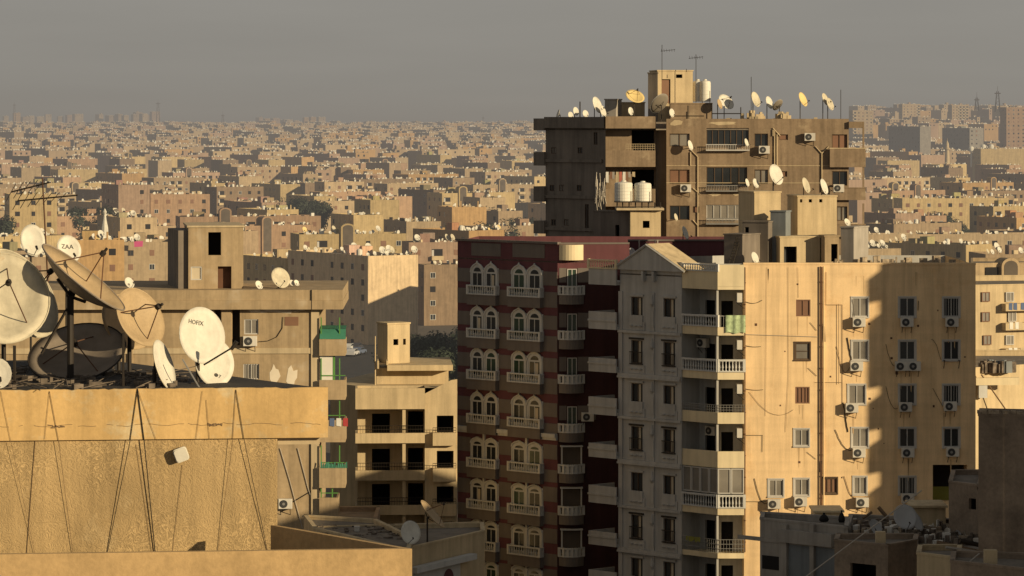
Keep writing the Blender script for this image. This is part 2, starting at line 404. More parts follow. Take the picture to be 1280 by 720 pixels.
# ------------------------------------------------------------------ shared builders
def window(parent, fr, r, d=0.13, frame='frame', pane='glass', mull=1, trans=0, bw=0.07, curtain_glint=0, name='window', surround=None, bars=0):
    s0, s1, z0, z1 = r
    mb = MB(fr)
    mb.box(s0, s1, d - .04, d + .05, z0, z0 + bw); mb.box(s0, s1, d - .04, d + .05, z1 - bw, z1)
    mb.box(s0, s0 + bw, d - .04, d + .05, z0 + bw, z1 - bw); mb.box(s1 - bw, s1, d - .04, d + .05, z0 + bw, z1 - bw)
    for i in range(mull):
        c = s0 + (s1 - s0) * (i + 1) / (mull + 1)
        mb.box(c - .03, c + .03, d - .03, d + .04, z0 + bw, z1 - bw)
    for i in range(trans):
        c = z0 + (z1 - z0) * (i + 1) / (trans + 1)
        mb.box(s0 + bw, s1 - bw, d - .02, d + .04, c - .025, c + .025)
    for i in range(bars):
        c = s0 + (s1 - s0) * (i + 1) / (bars + 1)
        mb.tube((c, d - .08, z0), (c, d - .08, z1), .014, n=4)
    if surround:
        q = surround
        mb.box(s0 - q, s1 + q, -.05, .0, z1 + .002, z1 + q); mb.box(s0 - q, s1 + q, -.09, .0, z0 - q, z0 - .002)
        mb.box(s0 - q, s0 - .002, -.04, .0, z0, z1); mb.box(s1 + .002, s1 + q, -.04, .0, z0, z1)
    w_ = mb.build(name, M[frame], parent)
    p = MB(fr)
    p.face([(s0 + .01, d + .02, z0 + .01), (s1 - .01, d + .02, z0 + .01), (s1 - .01, d + .02, z1 - .01), (s0 + .01, d + .02, z1 - .01)])
    p.build('pane', M[pane], w_)
    if curtain_glint:
        c = MB(fr)
        a = s0 + (s1 - s0) * .5; e = s0 + (s1 - s0) * min(.95, .5 + curtain_glint)
        c.face([(a, d + .008, z0 + bw), (e, d + .008, z0 + bw), (e, d + .008, z1 - bw), (a, d + .008, z1 - bw)])
        c.build('curtain_glint', M['curtain_glint'], w_)  # pale strip over the pane, a reflection put into the colour
    return w_

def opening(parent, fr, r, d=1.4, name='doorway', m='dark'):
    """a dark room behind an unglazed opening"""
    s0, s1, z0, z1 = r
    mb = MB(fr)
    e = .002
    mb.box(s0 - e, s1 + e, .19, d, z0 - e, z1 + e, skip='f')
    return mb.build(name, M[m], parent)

def baluster_prof(h, r):
    return [(r * .9, 0), (r * .9, .08 * h), (r * .45, .14 * h), (r, .36 * h), (r * .75, .5 * h), (r * .42, .78 * h), (r * .42, .86 * h), (r * .9, .92 * h), (r * .9, h)]

def balustrade(P, z0, z1, m, parent, sp=0.24, r=.075, rail=.11, th=.1, n=6):
    """balusters, foot and rail along the world-space plan polyline P"""
    mb = MB()
    for a, b in zip(P, P[1:]):
        a, b = Vector((a[0], a[1])), Vector((b[0], b[1]))
        L_ = (b - a).length; ang = math.degrees(math.atan2((b - a).y, (b - a).x))
        f = Frame(a.x, a.y, ang); mb.T = f
        mb.box(0, L_, -th, th, z0, z0 + .08); mb.box(0, L_, -th * 1.15, th * 1.15, z1 - rail, z1)
        k = max(1, int(L_ / sp))
        for i in range(k):
            mb.lathe(baluster_prof(z1 - rail - z0 - .08, r), n, 0, ((i + .5) * L_ / k, 0, z0 + .08), cap=False)
        for e in (0, L_):
            mb.box(e - .09, e + .09, -th * 1.05, th * 1.05, z0, z1 + .02)
    return mb.build('balustrade', m, parent)

def rails(P, z0, z1, parent, m='metal', n=3, post=.9):
    mb = MB()
    for a, b in zip(P, P[1:]):
        a, b = Vector(a), Vector(b)
        for i in range(n):
            z = z0 + (z1 - z0) * (i + 1) / n
            mb.tube((a.x, a.y, z), (b.x, b.y, z), .02, n=4)
        k = max(2, int((b - a).length / .18))
        for i in range(k + 1):
            p = a.lerp(b, i / k); mb.tube((p.x, p.y, z0), (p.x, p.y, z1), .011, n=4)
    return mb.build('railing', M[m], parent)

# air conditioner ---------------------------------------------------------
AC0 = None
def air_conditioner(p, deg, label, group='air conditioners on the house walls', flip=False):
    """outdoor unit hung on brackets; p = middle of its back at the wall"""
    global AC0
    if AC0 is None:
        t = thing('air_conditioner', label, 'air conditioner', (0, 0, 0), group)
        c = MB(); c.box(-.43, .43, -.48, -.14, 0, .62); c.box(-.41, .41, -.5, -.46, .02, .6); c.build('casing', M['acwhite'], t)
        g = MB(lambda x, y, z: Vector((x - .1, -.505 - z, y + .31)))
        g.lathe([(.25, .0), (.25, .02), (.21, .024)], 18); f_ = g.build('fan_grille', M['acdark'], t)
        h = MB(lambda x, y, z: Vector((x - .1, -.532 - z, y + .31))); h.lathe([(.09, 0), (.09, .012)], 12); h.build('fan_hub', M['grey_metal'], f_)
        b = MB()
        for x in (-.3, .3):
            b.box(x - .025, x + .025, -.5, 0, -.05, -.003); b.tube((x, -.45, -.05), (x, 0, -.42), .02, n=4)
        b.build('bracket', M['metal'], t)
        AC0 = t; o = t
        o.location = p; WLOC[o.name] = Vector(p)
    else:
        o = copy_tree(AC0, p)
    o['label'] = label; o['group'] = group
    o.rotation_euler = (0, 0, math.radians(deg))
    return o

# satellite dishes ----------------------------------------------------------
def paraboloid(mb, R, depth, n=32, rings=5, thick=.025, sx=1.0, mi_f=0, mi_b=1):
    """dish opening towards +Z, rim at z=0"""
    b = len(mb.v); prof = [(R * i / rings, -depth * (1 - (i / rings) ** 2)) for i in range(rings + 1)]
    for side, off in ((0, 0), (1, -thick)):
        base = len(mb.v)
        for (r, z) in prof:
            for k in range(n):
                t = 2 * math.pi * k / n
                mb.v.append(mb.T(sx * r * math.cos(t), r * math.sin(t), z + off))
        for i in range(rings):
            for k in range(n):
                j = (k + 1) % n
                q = (base + i * n + k, base + i * n + j, base + (i + 1) * n + j, base + (i + 1) * n + k)
                mb.f.append(q if side == 0 else q[::-1]); mb.m.append(mi_f if side == 0 else mi_b)
        if side == 0: first = base + rings * n
        else:
            second = base + rings * n
            for k in range(n):
                j = (k + 1) % n
                mb.f.append((first + k, first + j, second + j, second + k)); mb.m.append(mi_b)

def aim_matrix(aim, roll=0):
    return (Vector(aim).normalized().to_track_quat('Z', 'Y').to_matrix() @ Matrix.Rotation(math.radians(roll), 3, 'Z'))

def big_dish(label, c, aim, R, base_z, front='dish', back='dish_back', feed='tripod', depth=None, roll=0, sx=1.0, group=None, post=True, post_xy=None, cat='satellite dish', text=None, pr=.05, focus=.9, tripod_rot=30, detail=True):
    """c = rim centre (world)"""
    c = Vector(c); A = aim_matrix(aim, roll)
    bk = c - A @ Vector((0, 0, (R * .3 if depth is None else depth) + .10 + .12 * R))
    base = Vector((bk.x, bk.y, base_z)) if post_xy is None else Vector((post_xy[0], post_xy[1], base_z))
    t = thing('satellite_dish', label, cat, base, group)
    depth = R * .3 if depth is None else depth
    TT = lambda x, y, z: c + A @ Vector((x, y, z))
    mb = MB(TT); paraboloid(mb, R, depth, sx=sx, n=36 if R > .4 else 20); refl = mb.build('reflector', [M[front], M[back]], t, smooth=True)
    rm = MB(TT)
    n = 36 if R > .4 else 20
    ring = [(sx * R * math.cos(2 * math.pi * k / n), R * math.sin(2 * math.pi * k / n), -.012) for k in range(n + 1)]
    rm.path(ring, max(.012, R * .018), 5); rm.build('rim', M[back if back != 'dish_back' else front], refl)
    if feed == 'tripod':
        fz = R * focus; fm = MB(TT)
        for k in range(3):
            a = math.radians(tripod_rot + 120 * k); q = .72 * R
            fm.tube((sx * q * math.cos(a), q * math.sin(a), -depth * (1 - .52)), (0, 0, fz), .016, n=5)
        fm.build('feed_arm', M['rust'], t)
        lm = MB(TT); lm.lathe([(.05, fz - .12), (.075, fz - .1), (.075, fz), (.035, fz + .03), (.035, fz + .12)], 10); lm.build('receiver', M['metal'], t)
    elif feed == 'offset':
        fm = MB(TT); e = (0.0, -R * .86, R * .80)
        fm.tube((0, -R * .97, -.03), e, max(.010, R * .022), n=5); fm.build('feed_arm', M['metal'], t)
        lm = MB(TT); lm.tube((e[0], e[1] - .01, e[2] + .03), (e[0], e[1] + .09, e[2] - .05), min(.04, R * .07), min(.045, R * .08), 8); lm.build('receiver', M['metal'], t)
    # mount and post
    back_pt = TT(0, 0, -depth - .03)
    if post:
        pm = MB(); top = Vector((base.x, base.y, back_pt.z - .1 * R))
        pm.tube(base, top, pr, pr, 8, 0, True)
        pm.box(base.x - pr * 3, base.x + pr * 3, base.y - pr * 3, base.y + pr * 3, base_z, base_z + .03)
        pm.build('post', M['metal'], t)
        mm = MB(); mm.tube(top, back_pt, pr * 1.3, pr * 1.1, 8, 0, True)
        for (x, y) in ((.4, .0), (-.2, .35), (-.2, -.35)):
            mm.tube(top, TT(x * R, y * R, -depth * (1 - .16) - .055), pr * .5, pr * .5, 5, 0, True)
        mm.build('mount', M['metal'], t)
    if text:
        txt, size, tx, ty, rot = text
        cu = bpy.data.curves.new('mark', 'FONT'); cu.body = txt; cu.size = size; cu.align_x = 'CENTER'; cu.align_y = 'CENTER'; cu.resolution_u = 2
        tmp = bpy.data.objects.new('mark', cu); COL.objects.link(tmp)
        bpy.context.view_layer.update()
        me = bpy.data.meshes.new_from_object(tmp.evaluated_get(bpy.context.evaluated_depsgraph_get()))
        bpy.data.objects.remove(tmp); bpy.data.curves.remove(cu)
        ra = math.radians(rot)
        for v in me.vertices:
            x, y = v.co.x, v.co.y
            X_, Y_ = tx + x * math.cos(ra) - y * math.sin(ra), ty + x * math.sin(ra) + y * math.cos(ra)
            z = -depth * (1 - (X_ / sx / R) ** 2 - (Y_ / R) ** 2) + .012
            v.co = TT(X_, Y_, z) - wloc(refl)
        me.name = 'mark'; me.materials.clear(); me.materials.append(M['print'])
        o = bpy.data.objects.new('lettering', me); COL.objects.link(o); o.parent = refl
    return t

SD = {}
def small_dish(label, p, group, R=.45, aim=(.55, -.6, .45), front='dish', h=.5, cat='satellite dish'):
    """offset dish on a short post: one mesh, shared by its copies; p = foot of the post"""
    key = (front, round(h, 1), tuple(round(a, 2) for a in aim))
    if key not in SD:
        mb = MB(); A = aim_matrix(aim); c = Vector((0, 0, h + .42))
        mb.T = lambda x, y, z: c + A @ Vector((x, y, z))
        paraboloid(mb, .5, .11, n=16, rings=3, sx=.92)
        mb.tube((0, -.48, -.02), (0, -.3, .5), .02, n=4, mi=2); mb.tube((0, -.32, .52), (0, -.18, .46), .045, n=6, mi=2)
        b = mb.T(0, 0, -.13); mb.T = ID
        mb.tube((0, 0, 0), (0, 0, h + .25), .028, n=5, mi=2); mb.tube((0, 0, h + .25), b, .03, n=5, mi=2)
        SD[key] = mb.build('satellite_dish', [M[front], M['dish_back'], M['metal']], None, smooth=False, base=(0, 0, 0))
        o = SD[key]
    else:
        o = SD[key].copy(); COL.objects.link(o)
    o.location = p; o.scale = (R / .5,) * 3; WLOC[o.name] = Vector(p)
    return tag(o, label, cat, group)

def cable(label, P, r=.012, m='cable', name='cable', cat='cable', group=None, sag=0, n=1, rnd=0):
    pts = []
    P = [Vector(p) for p in P]
    for a, b in zip(P, P[1:]):
        k = 8 if sag else 1
        for i in range(k):
            t = i / k; q = a.lerp(b, t); q.z -= sag * 4 * t * (1 - t); pts.append(q)
    pts.append(P[-1])
    if rnd:
        pts = [p + Vector((RND.uniform(-rnd, rnd), 0, 0)) for p in pts]
    mb = MB(); mb.path(pts, r, 5)
    o = mb.build(name, M[m], None, base=P[-1] if P[-1].z < P[0].z else P[0])
    return tag(o, label, cat, group)

# ================================================================== the foreground rooftop
FG = Frame(-12.0, 75.0, 6.0)
t = thing('rooftop_house', 'nearest house, rough ochre render below a smooth yellow roof parapet, dishes on its roof', 'house', (-12.0, 77.0, 0))
zt = 38.67
aB = FG(7.684, 0, 0); side = Vector((-.57, .82)).normalized()
pC = Vector((aB.x, aB.y)) + side * 11.5
poly = [FG(-4.0, 0, 0)[:2], (aB.x, aB.y), (pC.x, pC.y), FG(-4.0, 9.5, 0)[:2]]
mb = MB(); mb.prism(poly, 37.48, zt - .07, 0); mb.build('roof_slab', M['ochre'], t)
P = [(-4, zt - .069)]; s = -4
while s < 7.6:
    P.append((s, zt + RND.uniform(-.010, .004) - (.02 if RND.random() < .05 else 0))); s += RND.uniform(.06, .2)
P += [(7.684, zt - .004), (7.684, zt - .069)]
mb = MB(FG); mb.extr(P, -.003, .13); mb.build('parapet_lip', M['ochre'], t)
inn = [FG(-4.0, .16, 0)[:2], FG(7.55, .16, 0)[:2], (pC.x - .05, pC.y - .1), FG(-4.0, 9.4, 0)[:2]]
mb = MB(); mb.prism(inn, zt - .066, zt - .03, 0); mb.build('roof_membrane', M['bitumen'], t)
mb = MB(FG)
mb.face([(-4, .09, 33.5), (6.49, .09, 33.5), (6.49, .09, 37.478), (-4, .09, 37.478)])
e1 = FG(6.49, .09, 0); e2 = Vector((e1.x, e1.y)) + side * 9
mb.face([(e1.x, e1.y, 33.5), (e2.x, e2.y, 33.5), (e2.x, e2.y, 37.478), (e1.x, e1.y, 37.478)], 0, True)
mb.build('wall', M['ochre_wall'], t)
# second floor slab that shows right of the wall under the overhang
mb = MB(); q0 = FG(6.5, .25, 0); q1 = FG(7.5, .25, 0)
mb.prism([(q0.x, q0.y), (q1.x, q1.y), (q1.x + side.x * 3, q1.y + side.y * 3), (q0.x + side.x * 3, q0.y + side.y * 3)], 37.3, 37.476); mb.build('soffit_beam', M['bband'], t)
# terrace in front and to the right, one storey lower
tz = 35.6
T0 = Vector((-13.5, 69.0)); T1 = Vector((-2.19, 70.15)); T2 = Vector((-2.19, 70.15)) + Vector((-3.24, 4.05)) * 1.02
mb = MB()
nf = Vector((-(T1 - T0).y, (T1 - T0).x)).normalized()
mb.prism([T0, T1, T1 + nf * .16 - Vector((.10, 0)), T0 + nf * .16], 31.0, tz)
sd = (T2 - T1).normalized(); ns = Vector((sd.y, -sd.x))
ns = -ns if ns.x > 0 else ns
mb.prism([T1 + Vector((-.001, .003)), T2, T2 + ns * .13, T1 + ns * .13 + sd * .12], 31.0, [tz + .002, tz + .002, tz + .002, tz + .002])
mb.build('terrace_wall', M['terrace'], t)
mb = MB(); mb.prism([T0 + nf * .17, T1 + nf * .17 + Vector((-.3, 0)), T2 + ns * .14, Vector((-13.5, 74.7))], 34.3, 34.5); mb.build('terrace_floor', M['roof'], t)
# white box on the wall
r = FG.rect(216.5, 236.5, 557.5, 577.5, .09); c_s, c_z = (r[0] + r[1]) / 2, (r[2] + r[3]) / 2
mb = MB(); hw = .165; ca, sa = math.cos(math.radians(20)), math.sin(math.radians(20))
def rr(hw, rad, k=5):
    out = []
    for (cx, cy, a0) in ((hw - rad, hw - rad, 0), (-hw + rad, hw - rad, 90), (-hw + rad, -hw + rad, 180), (hw - rad, -hw + rad, 270)):
        for i in range(k + 1):
            a = math.radians(a0 + 90 * i / k); out.append((cx + rad * math.cos(a), cy + rad * math.sin(a)))
    return out
def rot2(p): return (c_s + p[0] * ca - p[1] * sa, c_z + p[0] * sa + p[1] * ca)
mb.T = FG
mb.extr([rot2(p) for p in rr(hw, .07)], .0, -.10); mb.extr([rot2(p) for p in rr(hw - .02, .06)], -.098, -.13)
o = mb.build('flat_antenna', M['dish'], None, base=FG(c_s, 0, c_z)); tag(o, 'white rounded square flat antenna tilted on the rough ochre wall', 'antenna')
mb = MB(FG); mb.tube((c_s, .09, c_z), (c_s, -.0, c_z), .05); k = mb.build('bracket', M['metal'], o)
# cables over the parapet
def fg_cable(label, P, r, m='cable'):
    pts = []
    for i, (x, y) in enumerate(P):
        d = -.022 if y < 550 else .072
        s = FG.s(x, d); pts.append(FG(s, d, FG.z(y, s, d)))
    return cable(label, pts, r * .72, m, group='cables hanging over the yellow parapet')
cl = [
 ('thick black cable slanting left below the dark round dish', [(172, 486), (163, 549), (133, 697)], .012, 'cable'),
 ('thick black cable slanting right below the dark round dish, down to the picture edge', [(172, 486), (180, 549), (197, 722)], .017, 'cable'),
 ('thin brown cable beside the thick black cable, ending under the parapet', [(172, 486), (195, 549)], .0055, 'cable_grey'),
 ('thin cable from the parapet left of the tilted dish post, going left', [(62, 489), (56, 549)], .0055, 'cable_grey'),
 ('thin dark cable from the parapet left of the tilted dish post, going right', [(62, 489), (73, 549), (95, 722)], .008, 'cable_grey'),
 ('thin dark vertical cable on the far left of the rough wall', [(44, 551), (33, 697)], .009, 'cable_grey'),
 ('thin brown cable at the left picture edge over the parapet', [(1, 489), (13, 549), (50, 722)], .0055, 'cable_grey'),
 ('thin brown cable below the tall white dish, slanting left', [(253, 489), (245, 549)], .0055, 'cable_grey'),
 ('short thin brown cable under the lower white dish', [(258, 500), (262, 549)], .006, 'cable_grey'),
 ('dark cable right of the white flat antenna, reaching the terrace wall', [(295, 487), (305, 549), (335, 692), (331, 722)], .010, 'cable'),
 ('thin cable right of the white flat antenna, slanting left to the terrace wall', [(295, 487), (291, 549), (272, 692), (281, 722)], .008, 'cable_grey'),
 ('thin cable dropping from the white flat antenna', [(228, 581), (215, 697)], .0055, 'cable_grey'),
 ('faint thin cable crossing the middle of the rough wall', [(170, 555), (190, 692)], .0055, 'cable_grey'),
]
for c in cl: fg_cable(*c)
# crack along the parapet
mb = MB(FG)
x = -10
pr = None
while x < 405:
    y = 533 - 4 * (x / 400) + 1.2 * math.sin(x * .13) + RND.uniform(-.7, .7)
    s = FG.s(x, -.004); q = (s, -.004, FG.z(y, s))
    if pr and RND.random() > .16: mb.tube(pr, q, .005, n=4)
    pr = q; x += RND.uniform(4, 8)
for (cx, cy, wv) in ((70, 533, .3), (266, 531, .2)):
    for i in range(9):
        s = FG.s(cx + RND.uniform(-12, 12) * wv * 3, -.003); mb.tube((s, -.003, FG.z(cy + RND.uniform(-2, 2), s)), (s + .1, -.003, FG.z(cy + RND.uniform(-2, 2), s)), .012, n=4)
mb.build('crack', M['timber'], t)

# rooftop clutter on the foreground roof (countless bits)
mb = MB()
for i in range(330):
    s = RND.uniform(-3.5, 4.3); d = RND.uniform(.35, 6.5); z = zt - .03
    if s > 2.2 and d > 5: continue
    q = RND.uniform(.03, .16); a = RND.uniform(0, 180); f = Frame(*FG(s, d, 0)[:2], a); mb.T = f
    if RND.random() < .55: mb.box(-q, q, -q * .6, q * .6, z, z + RND.uniform(.02, .13))
    else: mb.tube((-q * 4, 0, z + .03), (q * 4, RND.uniform(-.1, .1), z + RND.uniform(.03, .2)), .012, n=4)
o = mb.build('rubble', M['scrap'], None, base=FG(0, 3, zt - .03)); tag(o, 'loose rubble, rods and scraps strewn over the dark foreground roof', 'rubble', kind='stuff')
rz = zt - .03
GR = 'large satellite dishes on the nearest roof'
def fgp(px, py, Y): return at(px, py, Y)
big_dish('large cream dish cut by the left picture edge, facing the camera', fgp(2, 372, 77.4), (.30, -.86, .40), 1.17, rz, 'dish_cream', 'dish_back', 'tripod', group=GR, pr=.06, tripod_rot=75)
big_dish('large pale dish half hidden behind the cream dish at the left picture edge', fgp(26, 366, 79.6), (.80, -.45, .55), 1.25, rz, 'dish_cream', 'dish_cream', 'tripod', group=GR, pr=.06, tripod_rot=10)
big_dish('large tan dish tipped up almost edge on, dark underside, on a tall dark post', fgp(105, 346, 78.4), (.63, -.04, .775), 1.27, rz, 'dish_tan', 'dish_dark', 'tripod', group=GR, pr=.085, depth=.42, post_xy=(px_x(88, 78.3), 78.3), focus=.62, tripod_rot=0)
big_dish('large dark brown dish lying low behind the post of the tilted dish', fgp(96, 440, 79.6), (-.10, -.52, .83), 1.22, rz, 'dish_dark', 'metal', 'tripod', group=GR, pr=.05, focus=.25, depth=.34, tripod_rot=200)
big_dish('large tan dish leaning to the right with a three legged feed', fgp(176, 396, 79.8), (.72, -.55, .42), .78, rz, 'dish_tan', 'dish_tan', 'tripod', group=GR, roll=0, tripod_rot=40)
big_dish('second tan dish showing left behind the three legged tan dish', fgp(160, 402, 80.8), (.62, -.62, .45), .76, rz, 'dish_tan', 'dish_tan', None, group=GR)
big_dish('narrow white dish seen edge on beside the tall white dish', fgp(206, 456, 76.4), (.93, -.20, .30), .62, rz, 'dish', 'dish_cream', None, group=GR, depth=.10)
big_dish('tall white dish with dark printed word near its top', fgp(253, 419, 76.9), (.60, -.76, .30), .70, rz, 'dish', 'dish_back', None, group=GR, depth=.14, sx=.9, text=('HOFIX', .15, -.17, .30, 8), post_xy=(px_x(247, 77.2), 77.25), roll=-18)
big_dish('lower white dish overlapping the tall one, long dark feed arm', fgp(268.5, 453, 77.5), (.52, -.80, .32), .60, rz, 'dish', 'dish_back', None, group=GR, depth=.12, sx=.86, post_xy=(px_x(266, 77.8), 77.8), text=('\u25cf7', .13, .12, -.30, -15), roll=-12)
o = cable('dark feed arm reaching right from the lower white dish', [fgp(255, 456, 76.4), fgp(293, 433, 76.0)], .022, 'metal', 'feed_boom', 'antenna arm')
mb = MB(); mb.tube(fgp(289, 437, 76.02), fgp(296, 427, 76.02), .04, .055, 8, 0, True); mb.build('receiver', M['metal'], o)
small_dish('white dish cut by the left picture edge just above the yellow parapet', (px_x(-4, 75.8), 75.9, rz), None, R=.37, h=.05, aim=(.3, -.9, .2))
G2 = 'white dishes on thin posts behind the large dishes'
big_dish('plain white oval dish high on a post at the far left', fgp(41, 300, 84), (.35, -.86, .36), .43, rz, 'dish', 'dish_back', 'offset', group=G2, depth=.08, sx=.74, pr=.03)
big_dish('white oval dish with three dark letters, above the tilted tan dish', fgp(86.5, 311, 84), (.45, -.80, .40), .38, rz, 'dish', 'dish_back', 'offset', group=G2, depth=.07, sx=.86, pr=.03, text=('ZAA', .17, -.02, .075, -4))
# thin posts and rods
GP = 'thin metal posts on the nearest roof'
for (lab, x0, y0, x1, y1, Y, r) in (
  ('dark post standing right of the dark round dish', 154, 487, 154, 416, 76.4, .04),
  ('dark post under the cream dish at the left', 18, 487, 18, 432, 76.6, .05),
  ('dark slanting strut of the tilted dish, down to the cream dish', 52, 442, 84, 386, 78.1, .045),
  ('leaning pale rod between the narrow and the tall white dish', 250, 486, 228, 449, 76.2, .025)):
    o = cable(lab, [at(x0, y0, Y), at(x1, y1, Y)], r * .8, 'metal' if 'pale' not in lab else 'grey_metal', 'metal_post', 'post', GP)
# yagi antenna on a mast
yt = thing('aerial_mast', 'thin aerial mast with two dark comb antennas at the far left', 'antenna', at(66, 470, 85))
mb = MB(); mb.tube(at(66, 470, 85), at(53, 222, 85), .028, .02, 6, 0, True); mb.build('mast', M['rust'], yt)
for (a, b, nm) in (((14, 240), (62, 228), 5), ((22, 251), (97, 244), 7)):
    mb = MB(); mb.tube(at(*a, 85), at(*b, 85), .022, .022, 5, 0, True)
    for i in range(nm):
        q = at(a[0] + (b[0] - a[0]) * i / (nm - 1) * .75, a[1] + (b[1] - a[1]) * i / (nm - 1) * .75, 85)
        L_ = .22 - .02 * i
        mb.tube(q + Vector((-.05, -.5, -L_)), q + Vector((.05, .5, L_)), .012, .012, 4, 0, True)
    mb.build('aerial', M['metal'], yt)

# ================================================================== the house behind the dishes (stair head, parapet)
FBH = Frame(-29.0, 200.0, 1.2)
t = thing('stair_head_house', 'dusty ochre house with blind stair head on its flat roof, behind the nearest dishes', 'house', (-20.0, 206.0, 0))
zp = FBH.z(362, 10)
H = []
r_win1 = FBH.rect(305, 323, 399, 418); r_win2 = FBH.rect(304, 324, 455, 474)
r_n1 = FBH.rect(290, 300, 386, 432); r_n2 = FBH.rect(268, 276, 386, 432)
H = [r_win1, r_win2, (*r_n1, .8), (*r_n2, .6)]
sR = FBH.s(399)
mb = MB(FBH); mb.wall(-4, sR, 8, zp - .6, H, .2)
mb.face([(sR, 0, 8), (sR, 11, 8), (sR, 11, zp - .6), (sR, 0, zp - .6)]); mb.face([(-4, 11, 8), (sR, 11, 8), (sR, 11, zp - .6), (-4, 11, zp - .6)])
mb.build('wall', M['bwall'], t)
window(t, FBH, r_win1, .1, 'frame', 'glass_grey', 1); window(t, FBH, r_win2, .1, 'frame', 'glass_grey', 1, 0, .06, bars=5)
opening(t, FBH, r_n1, 1.2, 'niche', 'shade'); opening(t, FBH, r_n2, 1.0, 'niche', 'shade')
s_end = FBH.s(429)
mb = MB(FBH); zb = FBH.z(386, 20); zm = FBH.z(375, 20)
mb.box(-4, s_end - .02, -.55, 11.2, zm + .004, zp); mb.box(-4, s_end, -.62, 11.3, zb, zm); mb.build('roof_parapet', M['bwall'], t)
s_c = FBH.s(390)
mb = MB(FBH); mb.box(s_c - .02, s_c + .02, -.63, -.5, zb - .01, zp + .01); mb.build('parapet_joint', M['dark'], t)
zband = FBH.z(441, 12)
mb = MB(FBH); mb.box(-4, sR + .03, -.08, .0, zband - .05, zband + .3); mb.build('floor_band', M['bband'], t)
for (a, b) in ((389, 399), (277, 289), (160, 166), (196, 202)):
    s0, s1 = FBH.s(a), FBH.s(b)
    mb = MB(FBH); mb.box(s0, s1, -.12, -.002, 8, zb); mb.build('pilaster', M['bband' if a == 389 else 'bwall'], t)
# patches of bare plaster
mb = MB(FBH)
for (cx, cy, w_, h_) in ((343, 470, 9, 22), (365, 472, 9, 20), (352, 388, 34, 5), (371, 387, 20, 4), (322, 389, 16, 3)):
    n = 11; P = []
    for i in range(n):
        a = 2 * math.pi * i / n; k = RND.uniform(.5, 1.15)
        s = FBH.s(cx + w_ * .8 * k * math.cos(a)); P.append((s, FBH.z(cy + h_ * .8 * k * math.sin(a), s)))
    mb.extr(P, -.012, .0)
mb.build_each('bare_patch', M['peel'], t)
r = FBH.rect(356, 373, 396, 407)
mb = MB(FBH); mb.box(r[0], r[1], -.02, 0, r[2], r[3]); mb.build('brick_patch', M['shutter'], t)
# stair head
r = FBH.rect(234, 303, 285, 364)
holes = [FBH.rect(259, 275, 291, 320), FBH.rect(271, 288, 334, 362), FBH.rect(237, 251, 334, 351)]
dz = .9
FSH = Frame(*FBH(r[0], dz, 0)[:2], 8)
L_ = r[1] - r[0]
q = [(h[0] - r[0], h[1] - r[0], h[2], h[3]) for h in holes]
mb = MB(FSH); mb.wall(0, L_, zp - .3, r[3], q, .25)
mb.face([(0, 0, zp - .3), (0, 6.5, zp - .3), (0, 6.5, r[3]), (0, 0, r[3])]); mb.face([(L_, 0, zp - .3), (L_, 6.5, zp - .3), (L_, 6.5, r[3]), (L_, 0, r[3])])
mb.face([(0, 0, r[3]), (L_, 0, r[3]), (L_, 6.5, r[3]), (0, 6.5, r[3])]); mb.face([(0, 6.5, zp - .3), (L_, 6.5, zp - .3), (L_, 6.5, r[3]), (0, 6.5, r[3])])
sh = mb.build('stair_head', M['bwall'], t)
opening(t, FSH, q[0], 1.2, 'doorway'); opening(t, FSH, q[1], .5, 'doorway', 'rust'); 
window(t, FSH, q[2], .06, 'frame', 'curtain_glint', 0)
# darker lower wing left of the stair head
mb = MB(FBH); r2 = FBH.rect(197, 236, 287, 364)
mb.T = Frame(*FBH(r2[0] + 1.2, 1.1, 0)[:2], 0)
mb.prism([(0, 0), (1.6, .3), (2.0, 6), (-1.2, 5.0)], zp - .3, r2[3] - .1); mb.build('stair_wing', M['brown_shade'], t)
# coping line on the stair head
mb = MB(FSH); mb.box(-.08, L_ + .08, -.08, 6.6, r[3] + .002, r[3] + .12); mb.build('coping', M['bband'], sh)
# balconies at the right end
GA = (('green', 412, 424, 441), (None, 470, 475, 496), (None, 524, 525, 549), ('dark', 574, 584, 606), (None, 611, 622, 641))
for i, (aw, ya, yt_, yb) in enumerate(GA):
    s0, s1 = FBH.s(396), FBH.s(432)
    z0, z1 = FBH.z(yb, s1, -.4), FBH.z(yt_, s1, -.4)
    mb = MB(FBH); w2 = s1 if i < 4 else FBH.s(423)
    mb.box(sR + .02, w2, -.45, -.33, z0, z1); mb.box(w2 - .12, w2, -.33, 2.2, z0, z1); mb.box(sR + .02, w2, -.47, 2.3, z0 - .18, z0 - .003)
    b_ = mb.build('balcony', M['bwall'], t)
    mb = MB(FBH)
    for e in (sR + .1, w2 - .4): mb.box(e, e + .07, -.3, -.23, z1, z1 + 1.35)
    mb.box(sR + .1, w2, -.3, -.24, z1 + .25, z1 + .3); mb.build('post', M['greenpaint'], b_)
    if aw:
        za, zz = FBH.z(ya, s1, -.5), z1
        mb = MB(FBH); 
        if aw == 'green':
            mb.face([(sR + .05, -.5, zz + .02), (w2 + .02, -.5, zz + .02), (w2 + .02, -.1, za), (sR + .05, -.1, za)]); mb.face([(sR + .05, -.1, za), (w2 + .02, -.1, za), (w2, 2.2, za + .1), (sR + .05, 2.2, za + .1)])
        else:
            for k in range(14):
                ss = sR + .1 + k * .12
                mb.face([(ss, -.46, zz - .05), (ss + .11, -.48, zz - .05), (ss + .1, -.40, zz + RND.uniform(.1, .4)), (ss, -.41, zz + RND.uniform(.1, .4))])
        mb.build('awning', M['awning'], b_)
mb = MB(FBH); z0 = FBH.z(478, sR); z1 = FBH.z(444, sR)
